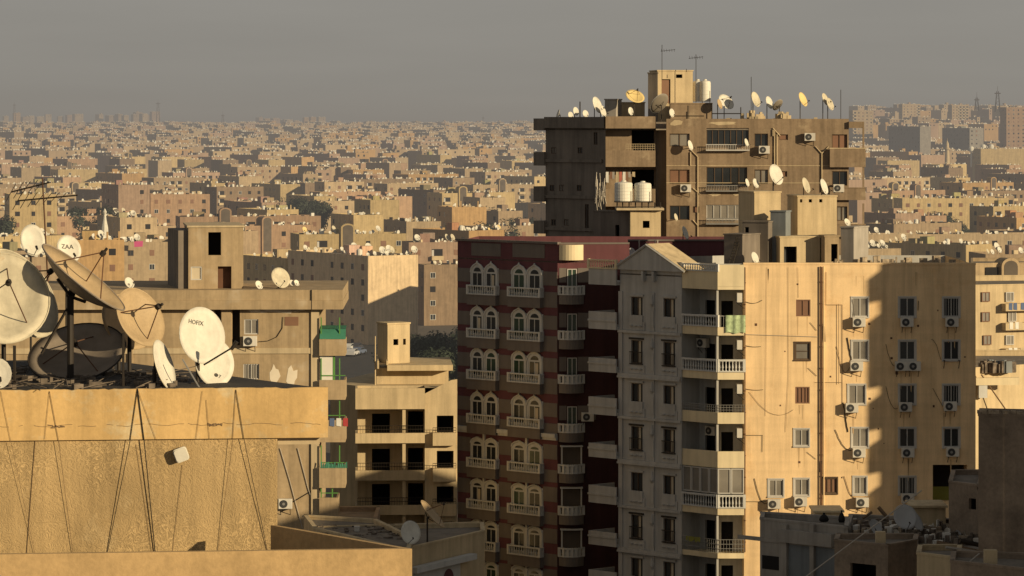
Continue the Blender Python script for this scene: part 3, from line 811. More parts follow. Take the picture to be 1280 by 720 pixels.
mb.face([(sR + .05, -.2, z0), (sR + .85, -.2, z0), (sR + .85, -.2, z1), (sR + .05, -.2, z1)]); o = mb.build('sheet', M['cloth_white'], None, base=FBH(sR + .4, -.2, z0)); tag(o, 'cream sheet hanging under the green awning balcony', 'sheet')
mb = MB(FBH); mb.box(sR + .87, sR + 1.0, -.22, -.1, z0, z1); mb.build('post', M['greenpaint'], t)
# washing on the third balcony
s1 = FBH.s(432); z1 = FBH.z(525, s1, -.4)
for k, (cm, lab) in enumerate((('cloth_white', 'white'), ('cloth_blue', 'dark blue'), ('cloth_white', 'long white'), ('cloth_red', 'red'))):
    s = sR + .25 + k * .42; mb = MB(FBH)
    mb.face([(s, -.49, z1 - .35), (s + .3, -.50, z1 - .4), (s + .3, -.47, z1 + .12), (s, -.47, z1 + .12)])
    mb.face([(s, -.47, z1 + .12), (s + .3, -.47, z1 + .12), (s + .3, -.3, z1 + .02), (s, -.3, z1 + .02)])
    o = mb.build('laundry', M[cm], None, base=FBH(s, -.47, z1)); tag(o, f'{lab} washing over the balcony right of the yellow parapet', 'washing', 'washing on the balcony')
air_conditioner(FBH(FBH.s(313), 0, FBH.z(432, FBH.s(313))), 1.2, 'white air conditioner right of the tall white dish, on the dusty ochre wall')
air_conditioner(FBH(FBH.s(357), 0, FBH.z(635, FBH.s(357))), 1.2, 'air conditioner low on the dusty ochre wall under the yellow parapet end')
cable('dark cable curving right from the air conditioner beside the tall white dish', [FBH(FBH.s(x), -.05, FBH.z(y, 17)) for x, y in ((323, 427), (335, 426), (346, 421), (353, 410), (354, 396))], .02, 'cable')
GW = 'cables slack on the lower dusty ochre wall'
for k, P in enumerate((((350, 560), (362, 600), (378, 660)), ((372, 560), (385, 610), (402, 660)), ((352, 640), (365, 628), (392, 612)))):
    cable(('pale cable nearest the rough wall edge', 'pale cable left of the enclosed balcony', 'dark cable crossing above the dark roofs')[k] + ', on the lower dusty ochre wall', [FBH(FBH.s(x), -.06, FBH.z(y, 17)) for x, y in P], .025, 'cable_light' if k < 2 else 'cable', group=GW)
GD = 'small dishes on the roof behind the nearest dishes'
big_dish('grey white dish on the roof right of the stair head', at(351, 347, 201.5), (.5, -.7, .5), .72, zp, 'dish_cream', 'dish_back', 'offset', group=GD, depth=.15, sx=.9, roll=-20)
small_dish('tiny white dish left of the grey white roof dish', (px_x(324, 201), 201, zp), GD, R=.30, h=.0)
small_dish('tiny white dish on the parapet left of the stair head', (px_x(162, 201), 201, zp), GD, R=.38, h=.1)
for k, x in enumerate((358, 365, 371)):
    small_dish(f'{("first", "second", "third")[k]} tiny dish right of the grey white roof dish', (px_x(x, 204), 204, zp), GD, R=.22, h=.1)

# ================================================================== the sand concrete house in the middle
FC = Frame(-10.75, 220.0, 3.0)
t = thing('concrete_house', 'sand coloured concrete house with deep open balconies and a small stair turret', 'house', (-7.0, 224.0, 0))
s5, s57 = FC.s(447), FC.s(571.5)
sm = FC.s(531)
zr = FC.z(485, 2)
# the deep balcony part: slabs; the right bay wall
rb = [FC.rect(546, 567, 519.5, 541), FC.rect(546, 567, 563.5, 586), FC.rect(546, 567, 608, 629), FC.rect(546, 567, 652, 673)]
mb = MB(FC); mb.wall(sm, s57, 5, FC.z(508, sm), [(*h, .5) for h in rb], .5)
# sloped parapet on the bay
mb.face([(sm, 0, FC.z(508, sm)), (s57, 0, FC.z(508, sm)), (s57, 0, FC.z(474, s57)), (s57 - .4, 0, FC.z(475, s57)), (sm, 0, FC.z(492, sm))])
mb.face([(sm, 0, 5), (sm, 2.0, 5), (sm, 2.0, FC.z(492, sm)), (sm, 0, FC.z(492, sm))])
bw = [FC.rect(465, 487.5, 517, 546, 2.0), FC.rect(510, 529, 514, 541, 2.0), FC.rect(465, 487.5, 561, 590, 2.0), FC.rect(510, 529, 560, 588, 2.0), FC.rect(465, 487.5, 605, 634, 2.0), FC.rect(510, 529, 604, 632, 2.0)]
mb.T = lambda s, d, z: FC(s, d + 2.0, z)
mb.wall(s5, sm, 5, zr, bw, .3)
mb.T = FC
xL = FC(s5, 2.0, 0); 
# left return, dark, with small openings; back and right sides
pl = [FC(s5, 2, 0), FC(s5 - 1.9, 4.4, 0), FC(s5 + 1, 13, 0), FC(s57 - 1.5, 12, 0), FC(s57, 0, 0)]
for a, b in zip(pl, pl[1:]):
    mb.face([(a.x, a.y, 5), (b.x, b.y, 5), (b.x, b.y, zr), (a.x, a.y, zr)], 0, True)
mb.face([(p.x, p.y, zr) for p in pl] + [(FC(sm, 0, 0).x, FC(sm, 0, 0).y, zr), (FC(sm, 2, 0).x, FC(sm, 2, 0).y, zr)], 0, True)
mb.build('wall', M['conc'], t)
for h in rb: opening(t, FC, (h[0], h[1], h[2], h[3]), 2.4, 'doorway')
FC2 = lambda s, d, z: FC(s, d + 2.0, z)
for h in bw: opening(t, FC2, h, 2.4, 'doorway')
sp_ = FC.s(447), FC.s(531)
for (ya, yb) in ((485, 511), (541, 553.5), (587.5, 600), (631, 643), (676, 690)):
    z0, z1 = FC.z(yb, 2), FC.z(ya, 2)
    mb = MB(FC); mb.box(s5 - .15, sm - .003, -.3, -.14, z0, z1); mb.box(s5 - .15, sm - .003, -.14, 1.999, z0 - .02, z0 + .2); mb.box(s5 - .15, s5, -.14, 1.999, z0 + .201, z1)
    b_ = mb.build('balcony' if ya > 500 else 'roof_parapet', M['conc'], t)
    if ya > 500:
        P = [FC(s5, -.2, 0)[:2], FC(sm - .1, -.2, 0)[:2]]; rails([Vector(p) for p in P], z1, z1 + .5, b_, 'metal', 2)
mb = MB(FC); s = FC.s(505); mb.box(s - .11, s + .11, -.12, .12, 5, FC.z(490, s)); mb.build('column', M['conc'], t)
for (ya, yb) in ((541, 557), (585.5, 602), (630, 645)):
    z0, z1 = FC.z(yb, s57, -.5), FC.z(ya, s57, -.5); a, b = FC.s(541, -.5), FC.s(570, -.5)
    mb = MB(FC); mb.box(a, b, -.55, -.003, z0, z1); b_ = mb.build('balcony', M['conc'], t)
    rails([Vector(FC(a, -.5, 0)[:2]), Vector(FC(b, -.5, 0)[:2])], z1, z1 + .35, b_, 'metal', 2)
# set back top storey, slab and turret
d0 = 3.2
r = FC.rect(470.5, 566, 455, 487, d0)
mb = MB(FC); mb.box(r[0], r[1] - .3, d0, d0 + 6, zr, r[3] - .3); up = mb.build('penthouse', M['conc'], t)
r3 = FC.rect(484, 566, 456, 463, d0 - .9)
mb = MB(FC); mb.box(r3[0], r3[1], d0 - 1.2, d0 + 6.3, r3[2], r3[3]); mb.build('roof_slab', M['conc'], up)
FT_ = Frame(*FC(FC.s(484.5, d0 + .3), d0 + .3, 0)[:2], 31)
w2 = 1.78; zt2 = FC.z(405.5, 3, d0 + .6); zb2 = r3[3]
hz = FT_.z(424, .5), FT_.z(431.5, .5)
hl = [(.46, .86, hz[1], hz[0]), (1.24, 1.46, hz[1], hz[0])]
mb = MB(FT_); mb.wall(0, w2, zb2, zt2, hl, .15)
for q in (((0, 0), (0, 1.5)), ((w2, 0), (w2, 1.5)), ((0, 1.5), (w2, 1.5))):
    mb.face([(*q[0], zb2), (*q[1], zb2), (*q[1], zt2), (*q[0], zt2)])
mb.face([(0, 0, zt2), (w2, 0, zt2), (w2, 1.5, zt2), (0, 1.5, zt2)])
mb.box(-.05, w2 + .05, -.05, 1.55, zt2 + .002, zt2 + .12)
mb.build('stair_turret', M['conc'], t)
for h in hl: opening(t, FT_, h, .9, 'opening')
# parapet edge strip in front of the turret and small chimney bits
mb = MB(FC); a, b = FC.s(472), FC.s(484)
mb.box(a, a + .12, d0 - 1.0, d0 + 5, r[3] - .25, r[3] + .3); mb.box(b - .02, b + .1, d0 - .9, d0 + .4, r[3], r[3] + .3); mb.build('roof_edge', M['conc'], up)
mb = MB(FC); s = FC.s(469, 2.5); mb.tube((s, 2.5, zr), (s, 2.5, zr + 3.4), .05, n=6); mb.build('vent_pipe', M['conc'], t)
# ================================================================== the maroon tower
FR = Frame(3.22, 226.0, -42.97)          # receding left facade, u to the right
FRF = Frame(3.22, 226.0, 4.0)            # frontal facade right of the corner
t = thing('maroon_tower', 'tall maroon apartment house with taupe bands and white arched window pairs, in shade', 'apartment house', (2.0, 232.0, 0))
sL = FR.s(572)
zT = 36.22
C1 = FR(0, 0, 0); C0 = FR(sL, 0, 0)
plan = [C0, C1, FRF(5.1, 0, 0), Vector((8.4, 232, 0)), Vector((17.6, 232, 0)), Vector((17.6, 241, 0)), Vector((-2.5, 242, 0))]
mb = MB()
for a, b in zip(plan, plan[1:] + plan[:1]):
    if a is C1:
        mb.face([(a.x, a.y, 4), (b.x, b.y, 4), (b.x, b.y, zT - 2.2), (a.x, a.y, zT - 2.2)], 1); mb.face([(a.x, a.y, zT - 2.2), (b.x, b.y, zT - 2.2), (b.x, b.y, zT), (a.x, a.y, zT)], 0)  # lower part coloured darker to stand for the shade in the gap
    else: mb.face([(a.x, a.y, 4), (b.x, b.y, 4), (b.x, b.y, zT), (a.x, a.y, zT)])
mb.build('wall', [M['red'], M['maroon_shade']], t)
mb = MB(); mb.prism([(p.x, p.y) for p in plan], zT - 1.3, zT - 1.2); mb.build('roof', M['roof'], t)
# coping, proud of the walls
mb = MB(FR); mb.box(sL - .1, .1, -.12, .25, zT + .003, zT + .16); mb.T = FRF; mb.box(.0, 5.1, -.05, .25, zT + .003, zT + .12)
mb.T = ID; mb.box(8.4, 17.6, 231.9, 232.2, zT + .003, zT + .12)
mb.build('coping', M['band'], t)
tops = [330, 384, 436, 491, 546, 598, 649, 699]
cols = ((589, 623.5), (640, 679))
def zl(y, s): return FR.z(y, s)
# the facade descends slightly in the picture towards the corner: use the left column as reference heights
sref = FR.s(606)
for i, yt_ in enumerate(tops):
    z_top = zl(yt_, sref); z_sill = zl(yt_ + 27, sref); z_b1 = zl(yt_ + 27, sref); z_b0 = zl(yt_ + 39.5, sref); z_p = zl(yt_ + 51, sref)
    # wall belts
    for (ya, yb) in ((6, 23), (31, 50)) if i < 4 else ((2, 20), (33, 48)):
        za, zb = zl(yt_ + yb, sref), zl(yt_ + ya, sref)
        edges = [sL, FR.s(cols[0][0]), FR.s(cols[0][1]), FR.s(cols[1][0]), FR.s(cols[1][1]), 0]
        mb = MB(FR)
        for a, b in ((edges[0], edges[1]), (edges[2], edges[3]), (edges[4], edges[5])):
            mb.box(a + .02, b - .02, -.035, -.002, za, zb)
        mb.build_each('band', M['band'], t)
    for c0, c1 in cols:
        a, b = FR.s(c0), FR.s(c1)
        # balcony: taupe base, white balustrade
        mb = MB(FR); mb.box(a - .05, b + .05, -.42, -.002, z_p, z_b0); mb.box(a - .1, b + .1, -.47, -.002, z_b0 + .002, z_b0 + .07)
        bal = mb.build('balcony', M['band'], t)
        P = [FR(a, -.02, 0), FR(a, -.37, 0), FR(b, -.37, 0), FR(b, -.02, 0)]
        balustrade([(p.x, p.y) for p in P], z_b0 + .075, z_b1 + .03, M['white'], bal, .22, .06, .09, .08, 5)
        # arched pair
        wd = (b - a) / 2
        mb0 = MB(FR); mb0.box(a - .02, b + .02, -.05, -.003, z_b0, z_top - .28)
        surround = mb0.build('window_surround', M['white'], t)
        for k in range(2):
            p, q = a + k * wd + .04, a + (k + 1) * wd - .04
            m_ = (p + q) / 2; rx = (q - p) / 2; zs = z_top - .62
            def arch(rx_, rz, cz):
                return [(m_ + rx_ * math.cos(math.pi * j / 10), cz + (rz if j != 5 else rz * 1.12) * math.sin(math.pi * j / 10)) for j in range(11)]
            hood = i < 4
            out = [(q, z_b0)] + (arch(rx, .62 if hood else .42, zs) if hood else arch(rx, .40, zs + .12)) + [(p, z_b0)]
            mb = MB(FR); mb.extr(out, -.08, -.052)
            # moulded arch
            aa = arch(rx, .62, zs) if hood else arch(rx, .40, zs + .12)
            for u_, v_ in zip(aa, aa[1:]): mb.tube((u_[0], -.10, u_[1]), (v_[0], -.10, v_[1]), .065, n=5)
            if hood: mb.lathe([(.05, 0), (.09, .06), (.03, .16)], 6, 0, (m_, -.1, z_top + .06))
            mb.box(p, p + .1, -.12, -.08, z_b0, zs); mb.box(q - .1, q, -.12, -.08, z_b0, zs)
            wn = mb.build('arched_window', M['white'], t)
            g = MB(FR); pw = rx * .80; zt_ = zs - .06
            for (e0, e1) in ((m_ - pw * .82, m_ - .035), (m_ + .035, m_ + pw * .82)):
                g.face([(e0, -.086, z_sill - .35), (e1, -.086, z_sill - .35), (e1, -.086, zt_), (e0, -.086, zt_)])
            lun = [(m_ + rx * .55 * math.cos(math.pi * j / 8), zs + .06 + (.30 if hood else .18) * math.sin(math.pi * j / 8)) for j in range(9)]
            g.extr(lun, -.087, -.082)
            g.build('pane', M[RND.choice(['glass', 'glass_green', 'glass', 'glass'])], wn)
            if RND.random() < .22:
                cm = MB(FR); cm.face([(m_ + .06, -.09, z_sill - .3), (m_ + pw * .6, -.09, z_sill - .3), (m_ + pw * .6, -.09, zt_ - .1), (m_ + .06, -.09, zt_ - .1)]); cm.build('curtain_glint', M['curtain_glint'], wn)
# blank taupe panels above the top windows
for c0, c1, ya, yb in ((589.5, 626, 304, 320), (641, 681, 305, 322)):
    r = FR.rect(c0, c1, ya, yb); mb = MB(FR); mb.box(r[0], r[1], -.03, -.002, r[2], min(r[3], zT - .02)); mb.build('panel', M['band'], t)
zc = zl(537, sref)
mb = MB(FR); mb.box(sL - .05, .0, -.3, -.002, zc - .12, zc + .16); mb.box(sL - .05, .0, -.18, -.001, zc - .3, zc - .121); mb.build('cornice', M['white'], t)
# pilaster between the lower arched windows
for c0, c1 in cols:
    m_ = (FR.s(c0) + FR.s(c1)) / 2; mb = MB(FR); mb.box(m_ - .09, m_ + .09, -.16, -.003, 6, zc - .32); mb.build('pilaster', M['white'], t)
# --- the bay of rounded balconies on the frontal side
b0, b1 = FRF.s(699), FRF.s(729)
def arc(bulge, n=9, e=0.0):
    P = []
    for i in range(n):
        u_ = i / (n - 1); s = b0 - e + (b1 - b0 + 2 * e) * u_
        P.append(FRF(s, -bulge * 4 * u_ * (1 - u_) * .9 - .12, 0))
    return [(p.x, p.y) for p in P]
ends = [tuple(FRF(b1, -.002, 0)[:2]), tuple(FRF(b0, -.002, 0)[:2])]
sm_ = (b0 + b1) / 2
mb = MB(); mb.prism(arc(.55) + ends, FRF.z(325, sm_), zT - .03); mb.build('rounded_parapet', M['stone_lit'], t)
bt = [357, 413, 468, 529, 580, 632, 684]
for i, y in enumerate(bt):
    z1 = FRF.z(y, sm_); z0 = FRF.z(y + 12.5, sm_); zp_ = FRF.z(y + 23, sm_)
    mb = MB(); mb.prism(arc(.6, e=.03) + ends, zp_, z0); mb.prism(arc(.64, e=.06) + ends, z0 + .002, z0 + .06)
    b_ = mb.build('balcony', M['band'], t)
    A_ = arc(.52, 7)
    balustrade([tuple(FRF(b0, -.02, 0)[:2])] + A_ + [tuple(FRF(b1, -.02, 0)[:2])], z0 + .065, z1, M['white'], b_, .19, .055, .09, .07, 5)
    if i < 4:
        r = FRF.rect(709, 721, y - 21, y + 6); window(t, FRF, (r[0], r[1], r[2], r[3]), -.03, 'frame', 'glass_green', 1, 0, .06)
        for (ya, yb) in ((-22, -4),):
            mb = MB(FRF); rr_ = FRF.rect(699, 745, y + ya, y + yb)
            mb.box(rr_[0], FRF.s(708), -.03, -.002, rr_[2], rr_[3]); mb.box(FRF.s(722), rr_[1], -.03, -.002, rr_[2], rr_[3]); mb.build_each('band', M['band'], t)
    else:
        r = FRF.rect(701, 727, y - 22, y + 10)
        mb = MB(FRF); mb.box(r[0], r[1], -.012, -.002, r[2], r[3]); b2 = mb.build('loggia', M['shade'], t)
        mb = MB(FRF)
        for s in (r[0], r[1] - .1): mb.box(s, s + .1, -.35, -.25, z1, r[3])
        mb.box(r[0] - .05, r[1] + .05, -.5, -.02, r[3] + .003, r[3] + .1); mb.build('post', M['white'], b2)
air_conditioner(FRF(FRF.s(734), 0, FRF.z(526, FRF.s(734))), 4, 'shaded air conditioner on the maroon wall beside the rounded balconies')
for k, (x, y) in enumerate(((762, 317), (791, 318))):
    big_dish(('white', 'grey')[k] + ' dish standing behind the gable on the maroon roof', at(x, y, 228.5), (.62, -.72, .32), .46 if k == 0 else .5, zT - 1.2, 'dish' if k == 0 else 'dish_grey', 'dish_back', 'offset', sx=.7, depth=.07, pr=.03, group='dishes on the maroon tower')
big_dish('white dish on a pole above the maroon parapet, left of the dark sheds', at(857, 291, 232.6), (.75, -.55, .35), .5, zT, 'dish', 'dish_back', 'offset', sx=.62, depth=.08, pr=.035, group='dishes on the maroon tower')
cable('pale pole standing on the maroon parapet right of the gable', [at(874, 326, 232.5), at(874, 301, 232.5)], .05, 'cable_light', 'pole', 'pole')
for k, x in enumerate((799, 819, 822)):
    cable(f'{("left", "middle", "right")[k]} short pale pipe of three behind the gable top', [at(x, 320 - k * 3, 231.5), at(x, 300, 231.5)], .045, 'cable_light', 'vent_pipe', 'pipe', group='pale pipes behind the gable')

# ================================================================== the tan tower
FL = Frame(11.4, 216.0, -42.97)         # shaded facade
FT = Frame(15.54, 214.3, 0)             # sunlit blank side
t = thing('tan_tower', 'tan apartment tower with sunlit blank side, grey balconied front and gabled bay', 'apartment house', (18.0, 222.0, 0))
zTop = FT.z(331, 7); zB = 6.0
W = FT.s(1219.5)
cx = {'a': 1075, 'b': 1134, 'c': 1189}
rows = [384, 438, 493, 547, 607]
holes, spec = [], []
for j, y in enumerate(rows):
    for k, x in cx.items():
        h_ = 12 if j < 4 else 11
        wv = 10
        if k == 'a' and j == 2: x, wv = 1071, 10.5
        if j == 4 and k == 'c': continue
        if j == 4 and k == 'a': wv = 8
        r = FT.rect(x - wv, x + wv, y - h_, y + h_); holes.append(r); spec.append((r, 'frame', 'glass_grey' if k == 'a' else 'glass', 1, 5 if (k == 'c' and j in (0, 2)) else (4 if (k == 'b' and j == 4) else 0)))
for (x, y, fr_, gl, ml) in ((1004, 385, 'shutter', 'shutter', 1), (1003, 439, 'frame_dark', 'glass_grey', 0), (1003, 494, 'shutter', 'shutter', 3), (1002, 547, 'frame', 'glass_grey', 1), (970, 610, 'frame', 'glass_grey', 1), (1002, 609, 'frame', 'glass_grey', 1), (1037, 607, 'frame_dark', 'shutter', 2)):
    wv, h_ = (9, 10.5) if y != 607 else (9, 9.5)
    r = FT.rect(x - wv, x + wv, y - h_, y + h_); holes.append(r); spec.append((r, fr_, gl, ml, 0))
big = FT.rect(1166, 1209, 581, 627); holes.append((*big, 1.6))
mb = MB(FT); mb.wall(0, W, zB, zTop, holes, .15)
mb.face([(W, 0, zB), (W, 15, zB), (W, 15, zTop), (W, 0, zTop)])
mb.face([(0, 0, zB), (0, 1.6, zB), (0, 1.6, zTop), (0, 0, zTop)])
mb.build('side_wall', M['tan'], t)
for r, fr_, gl, ml, br in spec:
    window(t, FT, r, .06, fr_, gl, ml, 1 if ml == 0 else 0, .075, surround=None if fr_ == 'shutter' else .09, bars=br)
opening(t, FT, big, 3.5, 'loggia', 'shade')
mb = MB(FT); mb.box(big[0] + .1, big[1], .9, 1.0, big[2], big[2] + .9); o = mb.build('yellow_sheet', M['plastic_yellow'], None, base=FT(big[0] + 1, 1, big[2])); tag(o, 'yellow green sheet inside the big dark opening low in the tan wall', 'sheet')
mb = MB(FT); mb.box(-.05, W + .02, -.04, .25, zTop + .003, zTop + .14); mb.build('coping', M['tan'], t)
# shaded facade walls
zf = [33.66, 30.6, 27.65, 24.7, 21.75, 18.6, 15.7, 12.75, 9.8]
sA, sBy = FL.s(775), FL.s(852); sLf = FL.s(740.5)
d2 = 1.9
sE = 1.42
mb = MB(FL)
hb = []
for k in range(1, len(zf)):
    for c in (796, 836.5):
        s = FL.s(c); hb.append((s - .52, s + .52, zf[k] + .72, zf[k] + 2.3))
mb.wall(sA, sBy, zB, zTop + .1, hb, .22)
# recessed walls: doors
dr = []
for k in range(1, len(zf)):
    dr.append((sBy + .5, sBy + 1.5, zf[k] + .2, zf[k] + 2.2)); dr.append((2.45, 3.2, zf[k] + .2, zf[k] + 2.2)); 
mb.T = lambda s, d, z: FL(s, d + d2, z)
mb.wall(sBy, sE, zB, zTop, [h for h in dr if h[0] < 1.2], .15)
mb.wall(sLf + 1.4, sA, zB, zTop, [], .15)
mb.T = FL
mb.face([(sBy, 0, zB), (sBy, d2, zB), (sBy, d2, zTop), (sBy, 0, zTop)]); mb.face([(sA, 0, zB), (sA, d2, zB), (sA, d2, zTop), (sA, 0, zTop)])
mb.T = ID
ec = FL(sE, d2, 0)
mb.prism([(13.68, 214.0), (13.82, 214.0), (13.82, 215.9), (ec.x, ec.y)], zB, zTop - .2)
FK = Frame(13.82, 215.9, 0); mb.T = FK
dr2 = [(.3, 1.1, zf[k] + .2, zf[k] + 2.2) for k in range(1, len(zf))]
mb.wall(0, 1.72, zB, zTop, dr2, .15)
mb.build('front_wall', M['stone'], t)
for h in dr2: opening(t, FK, h, .6, 'door')
FL2 = lambda s, d, z: FL(s, d + d2, z)
for h in [q for q in dr if q[0] < 1.2]: opening(t, FL2, h, .6, 'door')
backp = [FL(sLf + 1.4, d2, 0), Vector((9.0, 226.0, 0)), Vector((16.5, 229.6, 0)), FT(W, 15, 0)]
mb = MB()
for a, b in zip(backp, backp[1:]): mb.face([(a.x, a.y, zB), (b.x, b.y, zB), (b.x, b.y, zTop), (a.x, a.y, zTop)])
mb.build('back_wall', M['stone'], t)
rp = [FT(W, .0, 0), FT(W, 15, 0), backp[2], backp[1], backp[0], FL(sA, d2, 0), FL(sA, 0, 0), FL(sBy, 0, 0), FL(sBy, d2, 0), FL(sE, d2, 0), Vector((13.82, 215.9, 0)), FT(0, 1.6, 0), FT(0, .26, 0)]
mb = MB(); mb.prism([(p.x, p.y) for p in rp], zTop - .9, zTop - .8); mb.build('roof', M['roof'], t)
# windows of the bay
for k in range(1, len(zf)):
    for c in (796, 836.5):
        s = FL.s(c); r = (s - .52, s + .52, zf[k] + .72, zf[k] + 2.3)
        w_ = window(t, FL, r, .16, 'frame_dark', 'glass', 1, 0, .06, curtain_glint=.22 if RND.random() < .75 else 0)  # pale strip stands in for the sunlit house mirrored in the glass
        mb = MB(FL)
        if k % 2 == 1: mb.box(r[0] - .06, r[1] + .06, -.1, -.002, r[2] - .45, r[2] + .35)
        else:
            for i in range(9): mb.tube((r[0] + i * 1.04 / 8, -.12, r[2]), (r[0] + i * 1.04 / 8, -.12, r[2] + .75), .016, n=4)
            mb.box(r[0] - .05, r[1] + .05, -.15, -.09, r[2] + .75, r[2] + .81); mb.box(r[0] - .05, r[1] + .05, -.15, -.002, r[2] - .06, r[2] - .0)
        mb.box(r[0] - .12, r[1] + .12, -.12, -.002, r[3] + .06, r[3] + .18)
        mb.build('sill_panel', M['stone' if k % 2 else 'metal'], w_)
    m_ = (FL.s(796) + FL.s(836.5)) / 2
    mb = MB(FL); mb.box(m_ - .16, m_ + .16, -.14, -.002, zf[k] + .3, zf[k] + 1.5); mb.lathe([(.05, 0), (.17, .2), (.14, .5), (.05, .8)], 8, 0, (m_, -.1, zf[k] + 1.7)); mb.build('ornament', M['stone'], t)
    mb = MB(FL)
    for c in (796, 836.5):
        s = FL.s(c); mb.box(s - .75, s + .75, -.07, -.002, zf[k] - .55 + .58, zf[k] + .16 + .45)
        for q in (-.4, 0, .4): mb.lathe([(.0, 0), (.14, .03), (.16, .08), (.0, .12)], 8, 0, (s + q, -.08, zf[k] + .28))
    mb.build('relief_panel', M['stone'], t)
    mb = MB(FL); mb.box(sA - .06, sBy + .04, -.2, -.001, zf[k] - .16, zf[k] + .02)
    if k % 2 == 0: mb.box(sA - .06, sBy + .04, -.28, -.001, zf[k] - .3, zf[k] - .161)
    mb.build('cornice', M['stone'], t)
for s in (sA + .1, sBy - .1, (FL.s(796) + FL.s(836.5)) / 2):
    mb = MB(FL); mb.box(s - .17, s + .17, -.09, -.0015, zB, zf[0] - .4); mb.build('pilaster', M['stone'], t)
# gable: triangular prism running back
zg0, zg1 = FL.z(338, (sA + sBy) / 2), FL.z(307, (sA + sBy) / 2)
ga, gb = FL.s(771.5), FL.s(858)
gm = FL.s(812)
mb = MB(FL); mb.extr([(ga, zg0), (gb, zg0), (gm, zg1)], -.3, 1.9); mb.build('gable', M['stone'], t)
mb = MB(FL)
for (a, b) in ((ga - .12, gm), (gb + .12, gm)):
    mb.tube((a, -.36, zg0 + .02), (b, -.36, zg1 + .06), .085, n=4)
for c in (806, 819): 
    s = FL.s(c); mb.box(s - .09, s + .09, -.3, -.002, zg0 - .75, zg0 - .05)
mb.build('gable_moulding', M['stone'], t)
mb = MB(FL); mb.extr([(gm + .05, zg1 + .05), (gb + .14, zg0 + .05), (gb + .14, zg0 + .11), (gm + .05, zg1 + .13)], -.32, 2.0); mb.build('roof_slope', M['conc'], t)
# balconies: right ones wrap the corner, left ones do not
PA, PB, PC, PD, PE = FL(sBy + .05, 0, 0), FL(3.2, 0, 0), Vector((15.52, 213.83, 0)), Vector((15.52, 215.85, 0)), FL(sBy + .05, d2 - .02, 0)
QA, QB, QC, QD = FL(sLf, -.4, 0), FL(sA - .02, -.4, 0), FL(sA - .02, d2 - .02, 0), FL(sLf + .3, d2 - .02, 0)
def off(P, m):     # plan polygon pulled inwards a little along the facade normals
    return [(p.x, p.y) for p in P]
def plan_wall(mb, P, z0, z1, th=.13, mi=0):
    for a, b in zip(P, P[1:]):
        a, b = Vector(a[:2]), Vector(b[:2]); f = Frame(a.x, a.y, math.degrees(math.atan2((b - a).y, (b - a).x)))
        mb.T = f; L_ = (b - a).length; mb.box(0, L_, 0, th, z0, z1)
    mb.T = ID
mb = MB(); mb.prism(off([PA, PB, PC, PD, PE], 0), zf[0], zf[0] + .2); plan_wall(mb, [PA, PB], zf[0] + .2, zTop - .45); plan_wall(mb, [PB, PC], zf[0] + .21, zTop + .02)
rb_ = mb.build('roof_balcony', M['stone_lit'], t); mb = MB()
mb.prism(off([QA, QB, QC, QD], 0), zf[0], zf[0] + .2); plan_wall(mb, [QA, QB], zf[0] + .2, zTop - .55)
rb2_ = mb.build('roof_balcony', M['stone'], t)
balustrade([PA[:2], PB[:2]], zTop - .44, zTop + .05, M['white'], rb_, .2, .055, .08, .07, 5)
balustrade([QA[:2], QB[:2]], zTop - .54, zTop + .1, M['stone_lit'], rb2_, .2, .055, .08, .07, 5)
style = {1: 'panel', 2: 'bal', 3: 'rail', 4: 'solid', 5: 'closed', 6: 'metal', 7: 'solid', 8: 'bal'}
for k in range(1, len(zf)):
    st = style[k]; z = zf[k]
    mb = MB(); mb.prism(off([PA, PB, PC, PD, PE], 0), z, z + .2)
    hh = {'panel': .55, 'bal': .5, 'rail': .75, 'solid': 1.1, 'closed': .45, 'metal': .35}[st]
    plan_wall(mb, [PA, PB, PC], z + .2, z + hh)
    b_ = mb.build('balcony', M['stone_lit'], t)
    if st in ('bal', 'closed', 'panel'):
        balustrade([PA[:2], PB[:2], PC[:2]] if st != 'panel' else [PA[:2], PB[:2]], z + hh + .003, z + 1.35, M['white'], b_, .22, .065, .12, .08, 6)
        if st == 'panel': rails([Vector(PB[:2]), Vector(PC[:2])], z + hh, z + 1.3, b_, 'frame', 1)
    elif st in ('rail', 'metal'): rails([Vector(PA[:2]), Vector(PB[:2]), Vector(PC[:2])], z + hh, z + 1.25, b_, 'grey_metal', 3)
    if st == 'closed':
        f1 = Frame(PA.x, PA.y, -42.97); f2 = Frame(PB.x, PB.y, math.degrees(math.atan2(PC.y - PB.y, PC.x - PB.x)))
        for f, L_, n in ((f1, (PB - PA).length, 4), (f2, (PC - PB).length, 2)):
            for i in range(n):
                window(t, f, (L_ * i / n + .02, L_ * (i + 1) / n - .02, z + 1.42, zf[k - 1] - .05), .06, 'frame', 'glass_grey', 0, 0, .07)
    mb = MB(); mb.prism(off([QA, QB, QC, QD], 0), z, z + .2); plan_wall(mb, [QA, QB], z + .2, z + (1.2 if k % 2 else .95)); plan_wall(mb, [QD, QA], z + .2, z + (1.19 if k % 2 else .94)); 
    f = Frame(QA.x, QA.y, -42.97); mb.T = f; mb.box(-.04, (QB - QA).length, -.06, -.001, z + .55, z + .68); mb.T = ID
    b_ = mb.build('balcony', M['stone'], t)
    # air conditioners inside the loggias
    if k in (1, 2, 3, 4): air_conditioner(Vector((15.53, 214.36, zf[k - 1] - .95 + (.1 if k == 1 else 0))), -90, f'white air conditioner at the sunlit end of the {("top", "second", "third", "fourth")[k-1]} corner balcony of the tan tower')
    if k in (1, 2, 4):
        p = FL(sA - .75, d2, zf[k - 1] - 1.0); air_conditioner(p, -43, f'shaded air conditioner over the {("top", "second", "", "fourth")[k-1]} left balcony of the tan tower')
